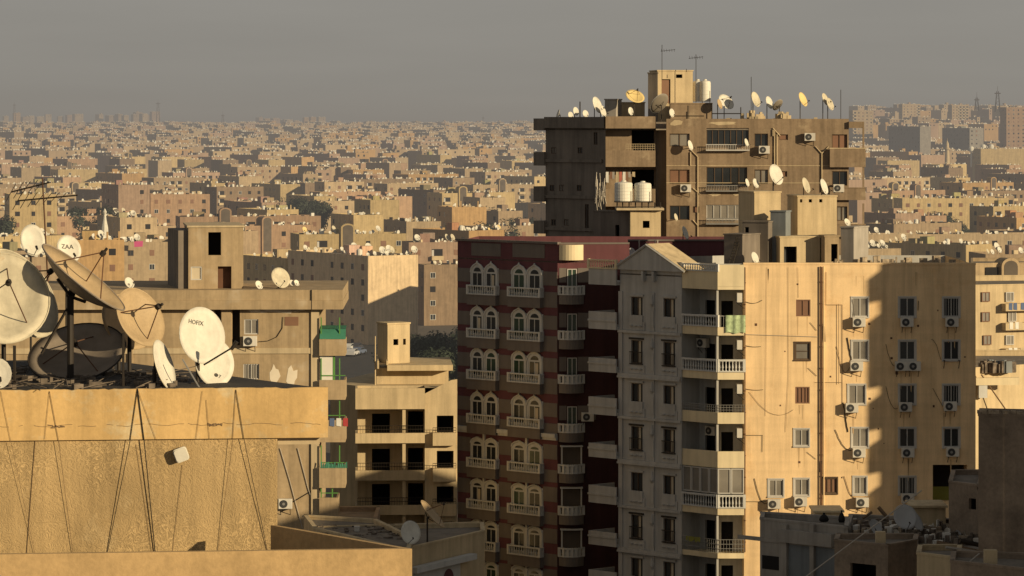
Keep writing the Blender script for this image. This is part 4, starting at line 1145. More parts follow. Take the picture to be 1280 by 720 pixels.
p = FL(sBy + .55, d2, zf[1] - 1.0); air_conditioner(p, -43, 'shaded air conditioner over the second corner balcony, behind balusters of the tan tower')
p = FL(sBy + 1.3, d2, zf[3] - 1.0); air_conditioner(p, -43, 'shaded air conditioner over the fourth corner balcony of the tan tower')
# cloth over the top balcony
mb = MB(); fcl = Frame(PB.x, PB.y, math.degrees(math.atan2(PC.y - PB.y, PC.x - PB.x))); L_ = (PC - PB).length
mb.T = fcl; n = 14
for i in range(n):
    a, b = L_ * (.30 + .74 * i / n), L_ * (.30 + .74 * (i + 1) / n)
    da, db = -.10 - .035 * math.sin(i * 1.1), -.10 - .035 * math.sin((i + 1) * 1.1)
    la, lb = .18 + .05 * math.sin(i * .7), .18 + .05 * math.sin((i + 1) * .7)
    mb.face([(a, da, zf[1] + la), (b, db, zf[1] + lb), (b, db, zf[1] + 1.36), (a, da, zf[1] + 1.36)]); mb.face([(a, da, zf[1] + 1.36), (b, db, zf[1] + 1.36), (b, .14, zf[1] + 1.34), (a, .14, zf[1] + 1.34)])
o = mb.build('bedspread', M['cloth_green'], None, base=fcl(L_ * .6, -.1, zf[1] + .2)); tag(o, 'pale green patterned bedspread hung over the sunlit corner balcony', 'bedspread')
mb = MB(FL)
for i in range(12):
    s = sBy + .4 + RND.uniform(0, 1.2); z = zf[6] + 1.2
    mb.face([(s, -.14, z - RND.uniform(.1, .3)), (s + .16, -.15, z - RND.uniform(.1, .3)), (s + .16, -.12, z + .1), (s, -.12, z + .1)])
o = mb.build('laundry', M['plastic_yellow'], None, base=FL(sBy + .9, -.1, zf[6] + 1)); tag(o, 'yellowish washing on a low corner balcony in the shade', 'washing')
# pipes on the sunlit side
for (x, r, m_, y0, y1) in ((1025.5, .05, 'rust', 333, 700), (1029.5, .05, 'tan', 333, 700), (931, .045, 'rust', 334, 690), (1048, .016, 'cable_grey', 380, 480)):
    s = FT.s(x); mb = MB(FT); mb.tube((s, -.1, FT.z(y0, s)), (s, -.1, FT.z(y1, s)), r, n=6)
    if r > .04:
        for y in range(int(y0) + 20, int(y1), 27): z = FT.z(y, s); mb.box(s - r * 1.5, s + r * 1.5, -.11, -.002, z, z + .06)
    mb.build('drain_pipe', M[m_], t)
# air conditioners on the sunlit side
ords = ('top', 'second', 'third', 'fourth', 'fifth')
for (x, y, lab) in ((1073, 408, 'under the top window of the first window column'), (1133, 408, 'under the top window of the shaded middle column'), (1189, 408, 'under the top window of the rightmost column'),
    (1070, 463, 'under the second window of the first column, in sun'), (1126, 463, 'left of the pair in the middle column'), (1142, 463, 'right of the pair in the middle column'),
    (1064, 515, 'left below the third window of the first column'), (1131, 514, 'under the third window of the middle column'), (1187, 513, 'under the third window of the rightmost column'),
    (1073, 571, 'under the fourth window of the first column'), (1134, 571, 'under the fourth window of the middle column'), (1190, 570, 'under the fourth window of the rightmost column'),
    (967, 635, 'lowest on the left of the tan wall'), (1000, 632, 'under the lowest window beside the rust pipe'), (1077, 633, 'under the lowest window of the first column'), (1134, 628, 'under the lowest window of the middle column')):
    s = FT.s(x); air_conditioner(FT(s, 0, FT.z(y, s)), 0, 'air conditioner ' + lab + ' on the tan wall')
s = FT.s(1189); mb = MB(FT); z = FT.z(451, s)
for q in (-.5, .5): mb.box(s + q - .03, s + q + .03, -.5, 0, z, z + .06); mb.tube((s + q, -.45, z), (s + q, 0, z - .5), .025, n=4)
o = mb.build('empty_bracket', M['metal'], None, base=FT(s, 0, z)); tag(o, 'empty air conditioner bracket under the second window of the rightmost column', 'bracket')
# cables on the sunlit side
GT = 'cables strung on the tan wall'
def tc(label, P, r=.018, m='cable_grey', rnd=0): cable(label, [FT(FT.s(x) + RND.uniform(-.02, .02), -.05, FT.z(y, FT.s(x))) for x, y in P], r * .68, m, group=GT)
def curve(x0, y0, x1, y1, sag, n=9): return [(x0 + (x1 - x0) * i / n, y0 + (y1 - y0) * i / n + sag * 4 * (i / n) * (1 - i / n)) for i in range(n + 1)]
for (lab, P, r, m_) in (
  ('pale taut cable from the second corner balcony to the rust pipe', [(932, 418), (1022, 421)], .025, 'cable_light'),
  ('dark pipe loop from the top corner balcony air conditioner', curve(932, 377, 953, 375, 3), .022, 'cable'),
  ('dark pipe from the second corner balcony air conditioner', curve(932, 432, 951, 433, 1), .022, 'cable'),
  ('dark pipe from the third corner balcony air conditioner', curve(932, 486, 954, 487, 1), .022, 'cable'),
  ('slack thin cable looping below the third corner balcony', curve(937, 490, 992, 512, 16), .015, 'cable_grey'),
  ('dark pipe from the fourth corner balcony to its drop', [(932, 544), (953, 544), (953, 565)], .02, 'cable'),
  ('dark pipe leading to the lowest left air conditioner', [(930, 627), (958, 627)], .022, 'cable'),
  ('dark pipe curving into the lowest left air conditioner', curve(943, 598, 958, 629, 10), .03, 'cable'),
  ('thick dark pipe left of the top sunlit window', curve(1065, 374, 1068, 400, 0), .03, 'cable'),
  ('thick dark pipe curving to the second sunlit air conditioner', curve(1059, 422, 1066, 455, 3), .045, 'cable'),
  ('thin cable loop left of the second sunlit air conditioner', curve(1046, 433, 1062, 458, 18), .022, 'cable_grey'),
  ('thick dark pipe running down under the third sunlit air conditioner', curve(1054, 503, 1060, 540, 2), .045, 'cable'),
  ('dark pipe curving to the fourth sunlit air conditioner', curve(1044, 537, 1064, 563, 7), .03, 'cable'),
  ('thin cable curving to the lowest sunlit air conditioner', curve(1055, 595, 1070, 622, 8), .025, 'cable_grey'),
  ('thin slanting cable in the shade beside the second middle window', curve(1107, 430, 1120, 458, 8), .022, 'cable'),
  ('thin slanting cable in the shade beside the third middle window', curve(1107, 483, 1122, 510, 10), .022, 'cable'),
  ('short dark pipe right of the top middle window', [(1148, 376), (1147, 388)], .03, 'cable'),
  ('thin slanting cable left of the third rightmost window', [(1166, 485), (1178, 508)], .022, 'cable'),
  ('thin slanting cable left of the second rightmost window', curve(1164, 424, 1176, 450, -6), .02, 'cable'),
  ('long straight cable step between the pipe and the first window column', [(1033, 340), (1032, 381), (1053, 381), (1053, 505)], .02, 'cable_grey'),
  ('thin vertical cable far left on the tan wall', [(959, 334), (957, 520)], .012, 'cable_grey'),
  ('thin vertical cable between the corner and the brown shutters', [(985, 334), (986, 470), (982, 540)], .012, 'cable_grey'),
  ('thin vertical cable passing left of the shutters', [(997, 334), (998, 372)], .012, 'cable_grey'),
  ('thin level cable under the second shutter window', [(1018, 478), (1052, 478)], .014, 'cable_grey'),
  ('short slanting rod left of the rust pipe, upper', [(1013, 403), (1021, 413)], .02, 'cable'),
  ('short slanting rod left of the rust pipe, middle', [(1010, 460), (1021, 470)], .02, 'cable'),
  ('short slanting rod left of the rust pipe, lower', [(1009, 565), (1020, 574)], .02, 'cable'),
  ('short thick dark pipe right of the rust pipe, upper', [(1030, 405), (1031, 427)], .06, 'cable'),
  ('short thick dark pipe right of the rust pipe, lower', [(1027, 576), (1025, 590)], .05, 'cable')):
    tc(lab, P, r, m_)
mb = MB(FT)
for (x, y0) in ((1073, 410), (1068, 466), (1066, 518), (1074, 574), (967, 638), (1000, 635), (1077, 636), (1133, 410), (1189, 410), (1132, 466), (1131, 517), (1187, 516), (1134, 574), (1190, 574), (1003, 396), (1003, 450), (1003, 506), (1003, 559), (1075, 345), (958, 336), (1142, 340)):
    for q in range(RND.randint(1, 2)):
        s = FT.s(x + RND.uniform(-7, 7)); L_ = RND.uniform(.5, 1.5); w_ = RND.uniform(.025, .08); za = FT.z(y0, s)
        mb.face([(s - w_, -.0025, za), (s + w_, -.0025, za), (s + w_ * .3, -.0025, za - L_), (s - w_ * .4, -.0025, za - L_ * .9)])
mb.build_each('drip_stain', M['tanstain'], t)
mb = MB(FT)
for i in range(26):
    x, y = RND.choice([(RND.uniform(940, 1080), RND.uniform(340, 640)), (RND.uniform(1080, 1210), RND.uniform(360, 560))]); s = FT.s(x); z = FT.z(y, s); q = RND.uniform(.03, .09)
    if any(h[0] - .2 < s < h[1] + .2 and h[2] - .2 < z < h[3] + .2 for h in holes): continue
    mb.box(s - q, s + q, -.012, -.002, z - q, z + q * RND.uniform(.6, 1.6))
mb.build_each('stain', M['rust'], t)

# ---- sheds on the tan roof
def shed(label, fr, L_, D_, z0, z1, m, holes=(), name='roof_shed', cat='shed', group='sheds on the tan tower roof', lip=None):
    o = fr(L_ / 2, D_ / 2, z0); tt = thing(name, label, cat, (o.x, o.y, z0), group)
    mb = MB(fr); mb.wall(0, L_, z0, z1, [h for h in holes], .2)
    for q in (((0, 0), (0, D_)), ((L_, 0), (L_, D_)), ((0, D_), (L_, D_))): mb.face([(*q[0], z0), (*q[1], z0), (*q[1], z1), (*q[0], z1)])
    mb.build('wall', M[m], tt)
    mb = MB(fr); mb.box(-.05, L_ + .05, -.05, D_ + .05, z1 + .002, z1 + (lip or .1)); mb.build('roof', M[m], tt)
    for h in holes: opening(tt, fr, h, .9, 'opening')
    return tt
zr_ = zTop - .8
def shed_px(label, x0, x1, yt_, Y, a, D_, m, holes=(), z0=None, **k):
    f = Frame(px_x(x0, Y), Y, a); L_ = f.s(x1); z1 = f.z(yt_, L_ / 2)
    hh = [(f.s(h[0]), f.s(h[1]), f.z(h[3], L_ / 2), f.z(h[2], L_ / 2)) for h in holes]
    return shed(label, f, L_, D_, zr_ if z0 is None else z0, z1, m, hh, **k), f
shed_px('tall tan shed with a dark slatted side, left one on the tan roof', 943, 976, 241, 222.3, 16, 3.2, 'conc')
shed_px('tallest pale shed with a rough top row, right one on the tan roof', 997, 1046, 246, 225.6, 8, 3.2, 'conc', [(1000, 1003, 249, 253), (1011, 1015, 249, 253), (1024, 1028, 249, 253)])
shed_px('blue grey metal box between the two tall sheds on the tan roof', 963, 982, 265, 221.0, -25, 1.0, 'tarp')
shed_px('low wide shed with a doorway in front of the tall pale shed', 975, 1048, 297, 219.8, 10, 2.2, 'conc', [(980, 996, 308, 332), (1025, 1031, 297.6, 332)])
shed_px('dark low shed right of the wide shed on the tan roof', 1051, 1067, 285, 219.5, -30, 2.5, 'grey')
shed_px('narrow sunlit shed with a barred window on the tan roof', 1031, 1049, 296, 219.2, 8, 1.6, 'bwall', [(1039, 1047, 305, 327)])
shed_px('dark low shed at the left behind the tan roof edge', 905, 928, 294, 219.5, -35, 2.6, 'brown_shade')
shed_px('dark tall slatted shed below the brown tower windows', 928, 960, 278, 221.2, -28, 2.4, 'brown_shade', [(931, 936, 284, 291)])
mb = MB()
for k in range(2): mb.tube(at(911 + k * 5, 330, 218.6), at(921 + k * 5, 296, 218.9), .05, .05, 5, 0, True)
for k in range(9): mb.tube(at(911.6 + k * 1.1, 328 - k * 3.7, 218.6), at(916.6 + k * 1.1, 328 - k * 3.7, 218.6), .03, .03, 4, 0, True)
o = mb.build('ladder', M['metal'], None, base=at(913, 330, 218.6)); tag(o, 'dark ladder leaning on the shed at the left of the tan roof', 'ladder')
GDT = 'dishes on the tan tower roof'
big_dish('small white dish at the front edge of the tan roof', at(944, 322, 218), (.6, -.7, .4), .42, zr_, 'dish', 'dish_back', 'offset', sx=.72, depth=.07, pr=.03, group=GDT)
big_dish('cream dish on the left top of the tallest pale shed', at(1008, 231.5, 226.5), (.7, -.6, .35), .58, px_z(246, 226), 'dish_cream', 'dish_back', 'offset', sx=.66, depth=.09, pr=.03, group=GDT)
big_dish('white dish on the right top of the tallest pale shed', at(1030.5, 233, 226.5), (.7, -.6, .35), .58, px_z(246, 226), 'dish', 'dish_back', 'offset', sx=.62, depth=.09, pr=.03, group=GDT)
big_dish('large white oval dish above the left tall shed', at(970.5, 218, 227), (.62, -.62, .48), .86, px_z(241, 226), 'dish', 'dish_back', 'offset', sx=.75, depth=.13, pr=.05, group=GDT, roll=-30)
big_dish('small white dish at the left of the large oval one', at(945, 229, 227), (.6, -.7, .38), .36, px_z(241, 226), 'dish', 'dish_back', 'offset', sx=.75, depth=.06, pr=.025, group=GDT)
small_dish('small white dish on the dark low shed of the tan roof', (px_x(1060, 220.5), 220.8, px_z(285, 219.5) + .1), GDT, R=.3, h=.0)
mb = MB()
for i in range(46):
    x = RND.uniform(1030, 1200); Y = RND.uniform(215.2, 220); q = RND.uniform(.08, .3); mb.T = Frame(px_x(x, Y), Y, RND.uniform(0, 90)); mb.box(-q, q, -q * .5, q * .5, zr_, zr_ + RND.uniform(.5, 1.25))
o = mb.build('roof_rubble', M['debris'], None, base=(25, 217, zr_)); tag(o, 'heap of scraps along the edge of the tan roof', 'rubble', kind='stuff')

# ================================================================== the brown tower
FB = Frame(px_x(833, 256), 256.0, -2.5)
FBB = Frame(px_x(757, 254), 254.0, -1.0)         # sunlit balcony bay
FBL = Frame(px_x(757, 254.6), 254.6, -42.97)     # shaded left side
t = thing('brown_tower', 'tall brown apartment house crowded with roof dishes, left side in deep shade', 'apartment house', (16.0, 264.0, 0))
zt = FB.z(148.5, 3)
Wb = FB.s(1061)
bh = [FB.rect(883, 936, 160, 183), FB.rect(883, 934, 209, 234), FB.rect(883, 928, 256, 275), FB.rect(943, 960, 167, 184), FB.rect(943, 960, 212, 230), FB.rect(974, 985, 168, 175), FB.rect(974, 984, 214, 221),
      FB.rect(837, 862, 167, 183), FB.rect(837, 862, 212, 230), FB.rect(837, 862, 257, 275), FB.rect(866, 874, 258, 266), FB.rect(1040, 1059, 168, 186), FB.rect(1040, 1059, 214, 232), FB.rect(1046, 1059, 258, 276), FB.rect(943, 958, 257, 274)]
mb = MB(FB); mb.wall(0, Wb, 6, zt, bh, .2)
mb.face([(Wb, 0, 6), (Wb, 14, 6), (Wb, 14, zt), (Wb, 0, zt)]); mb.face([(0, 14, 6), (Wb, 14, 6), (Wb, 14, zt), (0, 14, zt)])
mb.build('wall', M['brown'], t)
for i, h in enumerate(bh):
    if i < 3: window(t, FB, h, .14, 'frame' if i == 2 else 'frame_dark', 'glass' if i < 2 else 'glass_grey', 4 if i else 6, 0, .06, name='loggia_window')
    elif i in (5, 6, 10): window(t, FB, h, .1, 'frame_dark', 'shutter', 0, 0, .05)
    else: window(t, FB, h, .14, 'frame_dark', ('glass', 'glass_grey', 'shutter')[i % 3 if i not in (8,) else 2], 1, 0, .06)
for (h, m_) in ((bh[0], 'frame'), (bh[1], 'grey_metal'), (bh[2], 'grey_metal')):
    mb = MB(FB); mb.box(h[0] - .05, h[1] + .05, -.5, -.002, h[2] - .35, h[2] - .25)
    for i in range(26): s = h[0] + (h[1] - h[0]) * i / 25; mb.tube((s, -.46, h[2] - .25), (s, -.46, h[2] + .12), .018, n=4)
    mb.box(h[0] - .05, h[1] + .05, -.49, -.43, h[2] + .12, h[2] + .18); mb.build('window_shelf', M[m_], t)
# deep shaded groove at the left of the front, and the back-left body
mb = MB(FB); g0 = FB.s(820)
mb.box(g0, -.003, .9, 13, 6, zt - .25); mb.build('groove_wall', M['brown_shade'], t)
# bay body
b0, b1 = FBB.s(757), FBB.s(820)
lv = [(162, 182), (212.5, 228.5), (258, 276)]
hb = [FBB.rect(790, 818, a, b) for a, b in lv]
FBI = lambda s, d, z: FBB(s, d + 1.3, z)
mb = MB(FBI); hb2 = [(h[0] + .0, h[1], h[2] - .3, h[3]) for h in hb]
mb.wall(b0, b1, 6, zt, hb2, .2); mb.T = FBB
mb.face([(b1, .0, 6), (b1, 2.4, 6), (b1, 2.4, zt), (b1, .0, zt)])
mb.build('bay_wall', M['brown'], t)
for h in hb2: opening(t, FBI, h, 1.5, 'doorway')
for j, (ya, yb) in enumerate(((145.5, 160.5), (188, 208.5), (236, 258), (283, 303))):
    z0, z1 = FBB.z(yb, 2), FBB.z(ya, 2)
    mb = MB(FBB); mb.box(b0, b1 - .05, -.25, -.1, z0, z1); mb.box(b0, b1 - .05, -.1, 1.29, z0, z0 + .2); mb.box(b0, b0 + .14, -.1, 1.29, z0 + .201, z1)
    b_ = mb.build('balcony' if j else 'roof_parapet', M['brown'], t)
    if j == 1: rails([Vector(FBB(b0 + 1.6, -.15, 0)[:2]), Vector(FBB(b1 - .1, -.15, 0)[:2])], z1, z1 + .5, b_, 'bband', 3)
# the shaded side
sl_ = FBL.s(682)
side_h = [FBL.rect(x - 3, x + 3, y - 4, y + 4) for x, y in ((692, 188), (725, 188), (690, 235), (702, 235), (724, 235), (692, 278), (708, 278))]
side_h += [FBL.rect(742, 747, 165, 181), FBL.rect(731, 736, 255, 290)]
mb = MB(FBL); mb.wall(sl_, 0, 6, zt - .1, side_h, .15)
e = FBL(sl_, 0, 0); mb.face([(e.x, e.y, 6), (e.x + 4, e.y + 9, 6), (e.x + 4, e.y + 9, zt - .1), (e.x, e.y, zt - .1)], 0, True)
mb.build('side_wall', M['brown_shade'], t)  # shade of this side is put into the colour too
for i, h in enumerate(side_h): window(t, FBL, h, .05, 'frame_dark', 'glass' if i % 3 else 'glass_grey', 1, 0, .05)
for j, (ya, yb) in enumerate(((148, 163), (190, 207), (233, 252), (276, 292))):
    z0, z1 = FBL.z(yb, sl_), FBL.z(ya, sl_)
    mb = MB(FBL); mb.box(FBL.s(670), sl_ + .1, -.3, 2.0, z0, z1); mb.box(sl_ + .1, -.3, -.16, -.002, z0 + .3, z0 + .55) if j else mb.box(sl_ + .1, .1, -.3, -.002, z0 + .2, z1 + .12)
    mb.build('side_balcony' if j else 'side_parapet', M['brown_shade'], t)
# roof and parapet at the right
rpoly = [FBL(sl_, 0, 0), FBL(0, 0, 0), FBB(b1, 1.2, 0), FB(0, .02, 0), FB(Wb, .02, 0), FB(Wb, 14, 0), FBL(sl_, 0, 0) + Vector((4, 9, 0))]
mb = MB(); mb.prism([(p.x, p.y) for p in rpoly], zt - .9, zt - .8); mb.build('roof', M['roof'], t)
mb = MB(FB); x_end = FB.s(1080)
mb.box(Wb - .003, x_end, -.25, 1.6, FB.z(160, Wb), FB.z(152, Wb)); 
mb.build('roof_corner', M['brown'], t)
for j, (ya, yb) in enumerate(((186, 209), (235.5, 250), (281, 296))):
    z0, z1 = FB.z(yb, Wb, -.4), FB.z(ya, Wb, -.4); a = FB.s(1037)
    mb = MB(FB); mb.box(a, x_end + .1, -.45, -.32, z0, z1); mb.box(a, x_end + .1, -.32, -.003, z0, z0 + .18); mb.box(x_end - .02, x_end + .1, -.32, 1.5, z0, z1 - .005); mb.box(Wb + .003, x_end - .02, -.0, 1.5, z0, z0 + .18); b_ = mb.build('balcony', M['brown'], t)
    mb = MB(FB); mb.box(a - .02, x_end + .12, -.48, -.3, z1 + .002, z1 + .08); mb.build('rail', M['bband' if j == 0 else 'brown'], b_)
    mb = MB(FB); mb.box(x_end - .15, x_end, -.4, -.25, z1 + .08, z1 + 1.7); mb.build('post', M['brown'], b_)
for y in (207.5, 229): # pale string courses
    z = FB.z(y, 5); mb = MB(FB); mb.box(0, FB.s(1036), -.035, -.002, z, z + .05); mb.build('string_course', M['bband'], t)
for (x, y, w_, h_) in ((893, 243, 9, 2.5), (921, 243, 5, 2), (1060, 241, 12, 2.5), (846, 154, 10, 4), (905, 154, 22, 2.5)):
    mb = MB(FB); P = []
    for i in range(10):
        a = 2 * math.pi * i / 10; k = RND.uniform(.5, 1.1); s = FB.s(x + w_ * k * math.cos(a)); P.append((s, FB.z(y + h_ * k * math.sin(a), s)))
    mb.extr(P, -.012, -.001); mb.build('bare_patch', M['bband'], t)
mb = MB(FB)
for (x, y0, y1) in ((863, 190, 207), (872, 196, 303), (968, 162, 222), (971, 168, 230), (1027, 190, 240), (966, 162, 170)):
    s = FB.s(x); mb.tube((s, -.08, FB.z(y0, s)), (s, -.08, FB.z(y1, s)), .05, n=5)
for (xa, ya, xb, yb) in ((863, 187, 872, 196), (966, 160, 975, 170), (1019, 183, 1027, 192), (1036, 183, 1027, 192), (866, 235, 875, 243), (866, 275, 873, 283)):
    a, b = FB.s(xa), FB.s(xb); mb.tube((a, -.08, FB.z(ya, a)), (b, -.08, FB.z(yb, b)), .045, n=5)
mb.build('drain_pipe', M['bband'], t)
for (x, y, lab) in ((955, 192, 'under the narrow upper window'), (1012, 176, 'high on the right wall'), (857, 240, 'at the left edge above the sheds'), (1048, 240, 'below the right balconies')):
    s = FB.s(x); air_conditioner(FB(s, 0, FB.z(y, s)), -2.5, f'air conditioner {lab} of the brown tower')
# roof top: stair house, tanks, dishes
zr2 = zt - .8
tt, f = shed_px('tall sunlit roof room with a dark red door on the brown tower', 822, 866, 89, 260.0, 9, 3.2, 'conc', [(827, 838, 99, 129), (845, 853, 93, 97.5)], z0=zr2, name='roof_room', cat='roof room', group=None)
mb = MB(f); a, b = f.s(827.5), f.s(837.5); mb.box(a, b, .1, .16, zr2, f.z(100, 1)); mb.build('door', M['shutter'], tt)
shed_px('dark narrow shaft beside the roof room of the brown tower', 810, 822, 92, 260.3, -25, 1.4, 'brown_shade', z0=zr2, name='roof_shaft', cat='shaft', group=None)
shed_px('low wall of boxes along the roof edge under the tanks', 838, 890, 130, 258.6, 3, .8, 'brown', z0=zr2, name='roof_box', cat='box', group=None)
shed_px('low grey shed on the brown roof left of the roof room', 756, 770, 125, 262, -20, 1.5, 'grey', z0=zr2, name='roof_shed', group=None)
shed_px('low pale wall panel behind the yellow dish on the brown roof', 771, 806, 129, 263, 6, .5, 'bband', z0=zr2, name='roof_wall', cat='wall', group=None)
def tank(label, p, R, h, group):
    mb = MB(lambda x, y, z: Vector(p) + Vector((x, y, z)))
    prof = [(R * .97, 0), (R, .05)]
    for i in range(1, 5): prof += [(R, h * .86 * i / 5 - .03), (R * 1.025, h * .86 * i / 5), (R, h * .86 * i / 5 + .03)]
    prof += [(R, h * .86), (R * .9, h * .94), (R * .35, h * .985), (R * .3, h), (0.001, h)]
    t_ = thing('water_tank', label, 'water tank', p, group)
    mb.lathe(prof, 22)
    mb.build('body', M['tank'], t_)
    m2 = MB(lambda x, y, z: Vector(p) + Vector((x, y, z))); m2.lathe([(R * .28, h + .002), (R * .28, h + .07), (0.001, h + .09)], 12); m2.build('lid', M['tank'], t_)
    m2 = MB(lambda x, y, z: Vector(p) + Vector((x, y, z))); m2.tube((R * .8, -R * .65, -.3), (R * .8, -R * .65, h * .5), .03, n=5); m2.build('pipe', M['grey_metal'], t_)
    return t_
tank('left narrow white water tank on the brown roof beside the roof room', at(872.5, 127, 261), .42, 1.75, 'water tanks on the brown roof')
tank('right narrow white water tank on the brown roof beside the roof room', at(881.5, 127, 260.6), .45, 1.75, 'water tanks on the brown roof')
GDB = 'dishes on the brown tower roof'
for (lab, x, y, R, aim, fr_, sx, fd, Y, roll) in (
  ('white dish edge on at the left end of the brown roof', 697, 143, .42, (-.95, -.2, .3), 'dish', .9, None, 259, 0),
  ('tiny white dish low on the left brown roof', 713.5, 144, .3, (.5, -.8, .3), 'dish', .8, 'offset', 258, 0),
  ('small white dish second from the left on the brown roof', 720, 139, .36, (.5, -.8, .3), 'dish', .7, 'offset', 258.6, 0),
  ('tiny white dish left of the large white dish on the brown roof', 732, 142, .3, (.5, -.8, .3), 'dish', .9, 'offset', 258, 0),
  ('large white dish leaning right above the shaded side', 747, 131, .75, (.75, -.5, .42), 'dish', .8, 'offset', 259, -25),
  ('second white dish just below the large leaning one', 754, 139, .55, (.75, -.5, .42), 'dish', .7, 'offset', 258.4, -25),
  ('large yellow dish pointing up left of the roof room', 794, 120, .78, (.25, -.62, .74), 'dish_yellow', 1, 'tripod', 260, 0),
  ('small white dish under the yellow dish', 788.5, 139, .34, (.4, -.85, .3), 'dish', .65, 'offset', 256.6, 0),
  ('large dark dish seen from the back before the roof room', 824, 129, .95, (-.35, .55, .5), 'dish_grey', .8, None, 257.6, 0),
  ('small white dish at the foot of the dark dish', 840, 141, .38, (.6, -.7, .35), 'dish', .7, 'offset', 257, -20),
  ('tan dish beside the larger white dish right of the tanks', 900, 130, .42, (.75, -.5, .3), 'dish_tan', .75, 'offset', 258, 0),
  ('wide white dish right of the tanks', 908, 127, .72, (.5, -.62, .55), 'dish', 1, 'tripod', 259.4, 0),
  ('tall white dish in the middle of the right roof row', 945, 124, .70, (.7, -.55, .42), 'dish_cream', .75, 'offset', 258, -25),
  ('white dish just right of the tall one in the roof row', 962, 128, .58, (.7, -.55, .42), 'dish', .75, 'offset', 259, -25),
  ('dish turned away on the right roof row', 972, 131, .55, (-.4, .5, .5), 'dish_cream', .8, None, 258.4, 0),
  ('bright yellow dish on the right roof row', 1004, 124, .72, (.7, -.48, .5), 'dish_yellow', .7, 'offset', 258, -35),
  ('pale dish left of the last roof post', 1032, 124, .55, (.75, -.5, .4), 'dish_cream', .8, 'offset', 258.4, -20),
  ('cream dish at the right end of the brown roof', 1038, 130, .55, (.7, -.55, .4), 'dish_cream', .8, 'offset', 258, -20)):
    big_dish(lab, at(x, y, Y), aim, R, zr2, fr_, 'dish_back', fd, sx=sx, depth=R * .2, pr=.035, group=GDB, roll=roll)
GDW = 'dishes fixed to the brown tower wall'
for (lab, x, y, R) in (('white dish on the upper left wall of the brown tower, hard shadow beside it', 863, 181.5, .42), ('white dish at the corner of the big upper loggia window', 933, 178, .33), ('small cream dish on the lower left wall of the brown tower', 845, 271, .30), ('white dish over the left edge of the sheds on the brown wall', 934, 228, .33)):
    s = FB.s(x); p = FB(s, -.75, FB.z(y, s)); o = big_dish(lab, p, (.72, -.62, .3), R, p.z - .5, 'dish' if 'cream' not in lab else 'dish_cream', 'dish_back', 'offset', sx=.66, depth=.08, group=GDW, post=False)
    mb = MB(); mb.tube(p + Vector((.0, .08, -.1)), FB(s + .1, 0, FB.z(y, s) - .2), .03, .03, 5, 0, True); mb.build('wall_arm', M['metal'], o)
for k, (x, y0, y1) in enumerate(((827.5, 100, 56), (939, 140, 96), (1051, 150, 112), (725, 147, 127), (870, 128, 68), (858, 90, 86))):
    cable(('thin mast on the roof room', 'thin mast in the middle of the brown roof', 'thin mast at the right end of the brown roof', 'short dark rod on the left brown roof', 'thin aerial mast beside the white roof tanks', 'short stub on the roof room top')[k], [at(x, y0 + 22 if k in (1, 2) else y0, 259), at(x, y1, 259)], .025 if k != 3 else .05, 'metal', 'mast', 'mast', group='thin masts on the brown tower roof')
for (mx, my) in ((835, 63), (870, 72)):
    mb = MB(); mb.tube(at(mx - 9, my + 1, 259), at(mx + 9, my - 1, 259), .018, .018, 4, 0, True)
    for k in range(6): q = at(mx - 8 + k * 3.2, my, 259); mb.tube(q + Vector((0, -.3, -.12)), q + Vector((0, .3, .12)), .012, .012, 4, 0, True)
    o = mb.build('aerial', M['metal'], None, base=at(mx, my, 259)); tag(o, ('comb aerial' if mx < 850 else 'second comb aerial') + (' over the roof room' if mx < 850 else ' above the white roof tanks'), 'aerial')
# roof edge clutter
mb = MB()
for i in range(44):
    x = RND.uniform(890, 1045) if i < 14 else RND.uniform(926, 988); Y = RND.uniform(257, 258.6); q = RND.uniform(.06, .2)
    mb.T = Frame(px_x(x, Y), Y, RND.uniform(-20, 20)); mb.box(-q, q, -q, q, zr2, zt + (RND.uniform(-.15, .2) if i < 14 else RND.uniform(0, .7)))
o = mb.build('roof_rubble', M['bband'], None, base=(20, 258, zr2)); tag(o, 'blocks and scraps along the edge of the brown roof', 'rubble', kind='stuff')
mb = MB()
for (x0, x1, y0, y1) in ((840, 880, 145, 139), (890, 926, 142, 136), (926, 926, 150, 134), (890, 890, 150, 130), (860, 860, 150, 132)): mb.tube(at(x0, y0, 257.2), at(x1, y1 if x0 == x1 else y0, 257.2), .04, .04, 4, 0, True)
o = mb.build('roof_railing', M['metal'], None, base=at(860, 150, 257.2)); tag(o, 'dark rails along the front edge of the brown roof', 'railing')
# below the bay: the shed with the two white tanks, standing on the maroon roof
shed_px('sunlit cube shed with a black square hole, under two white tanks', 788, 826, 264.5, 243, 2, 3.0, 'conc', [(803.5, 812, 276, 285)], z0=zT - 1.2, group=None)
mb = MB(); f = Frame(px_x(744, 246), 246, -40); f2 = f.s(789)
shed_px('dark shed wall left of the cube shed under the brown tower', 742, 789, 265, 245.5, -30, 1.5, 'brown_shade', [(769, 774, 281, 301)], z0=zT - 1.2, group=None)
mb = MB(); mb.box(px_x(770, 244), px_x(829, 244), 242.6, 246, px_z(264.3, 243) + .1, px_z(260, 243)); 
o = mb.build('tank_platform', M['bband'], None, base=at(799, 264, 244)); tag(o, 'pale slab carrying the two white tanks before the brown tower', 'platform')
zpl = px_z(260, 243)
mb = MB()
for x in (771, 778, 786, 794, 802, 810, 818, 825): mb.tube((px_x(x, 244), 243.4, zpl), (px_x(x, 244), 243.4, zpl + .42), .05, .05, 5, 0, True)
mb.box(px_x(768, 244), px_x(816, 244), 242.9, 245, zpl + .42, zpl + .5)
o = mb.build('tank_stand', M['metal'], None, base=at(799, 260, 244)); tag(o, 'dark steel stand under the two white tanks', 'stand')
tank('left of two big white tanks before the brown tower', Vector((px_x(779.5, 244), 244, zpl + .5)), .69, 1.5, 'pair of big white water tanks')
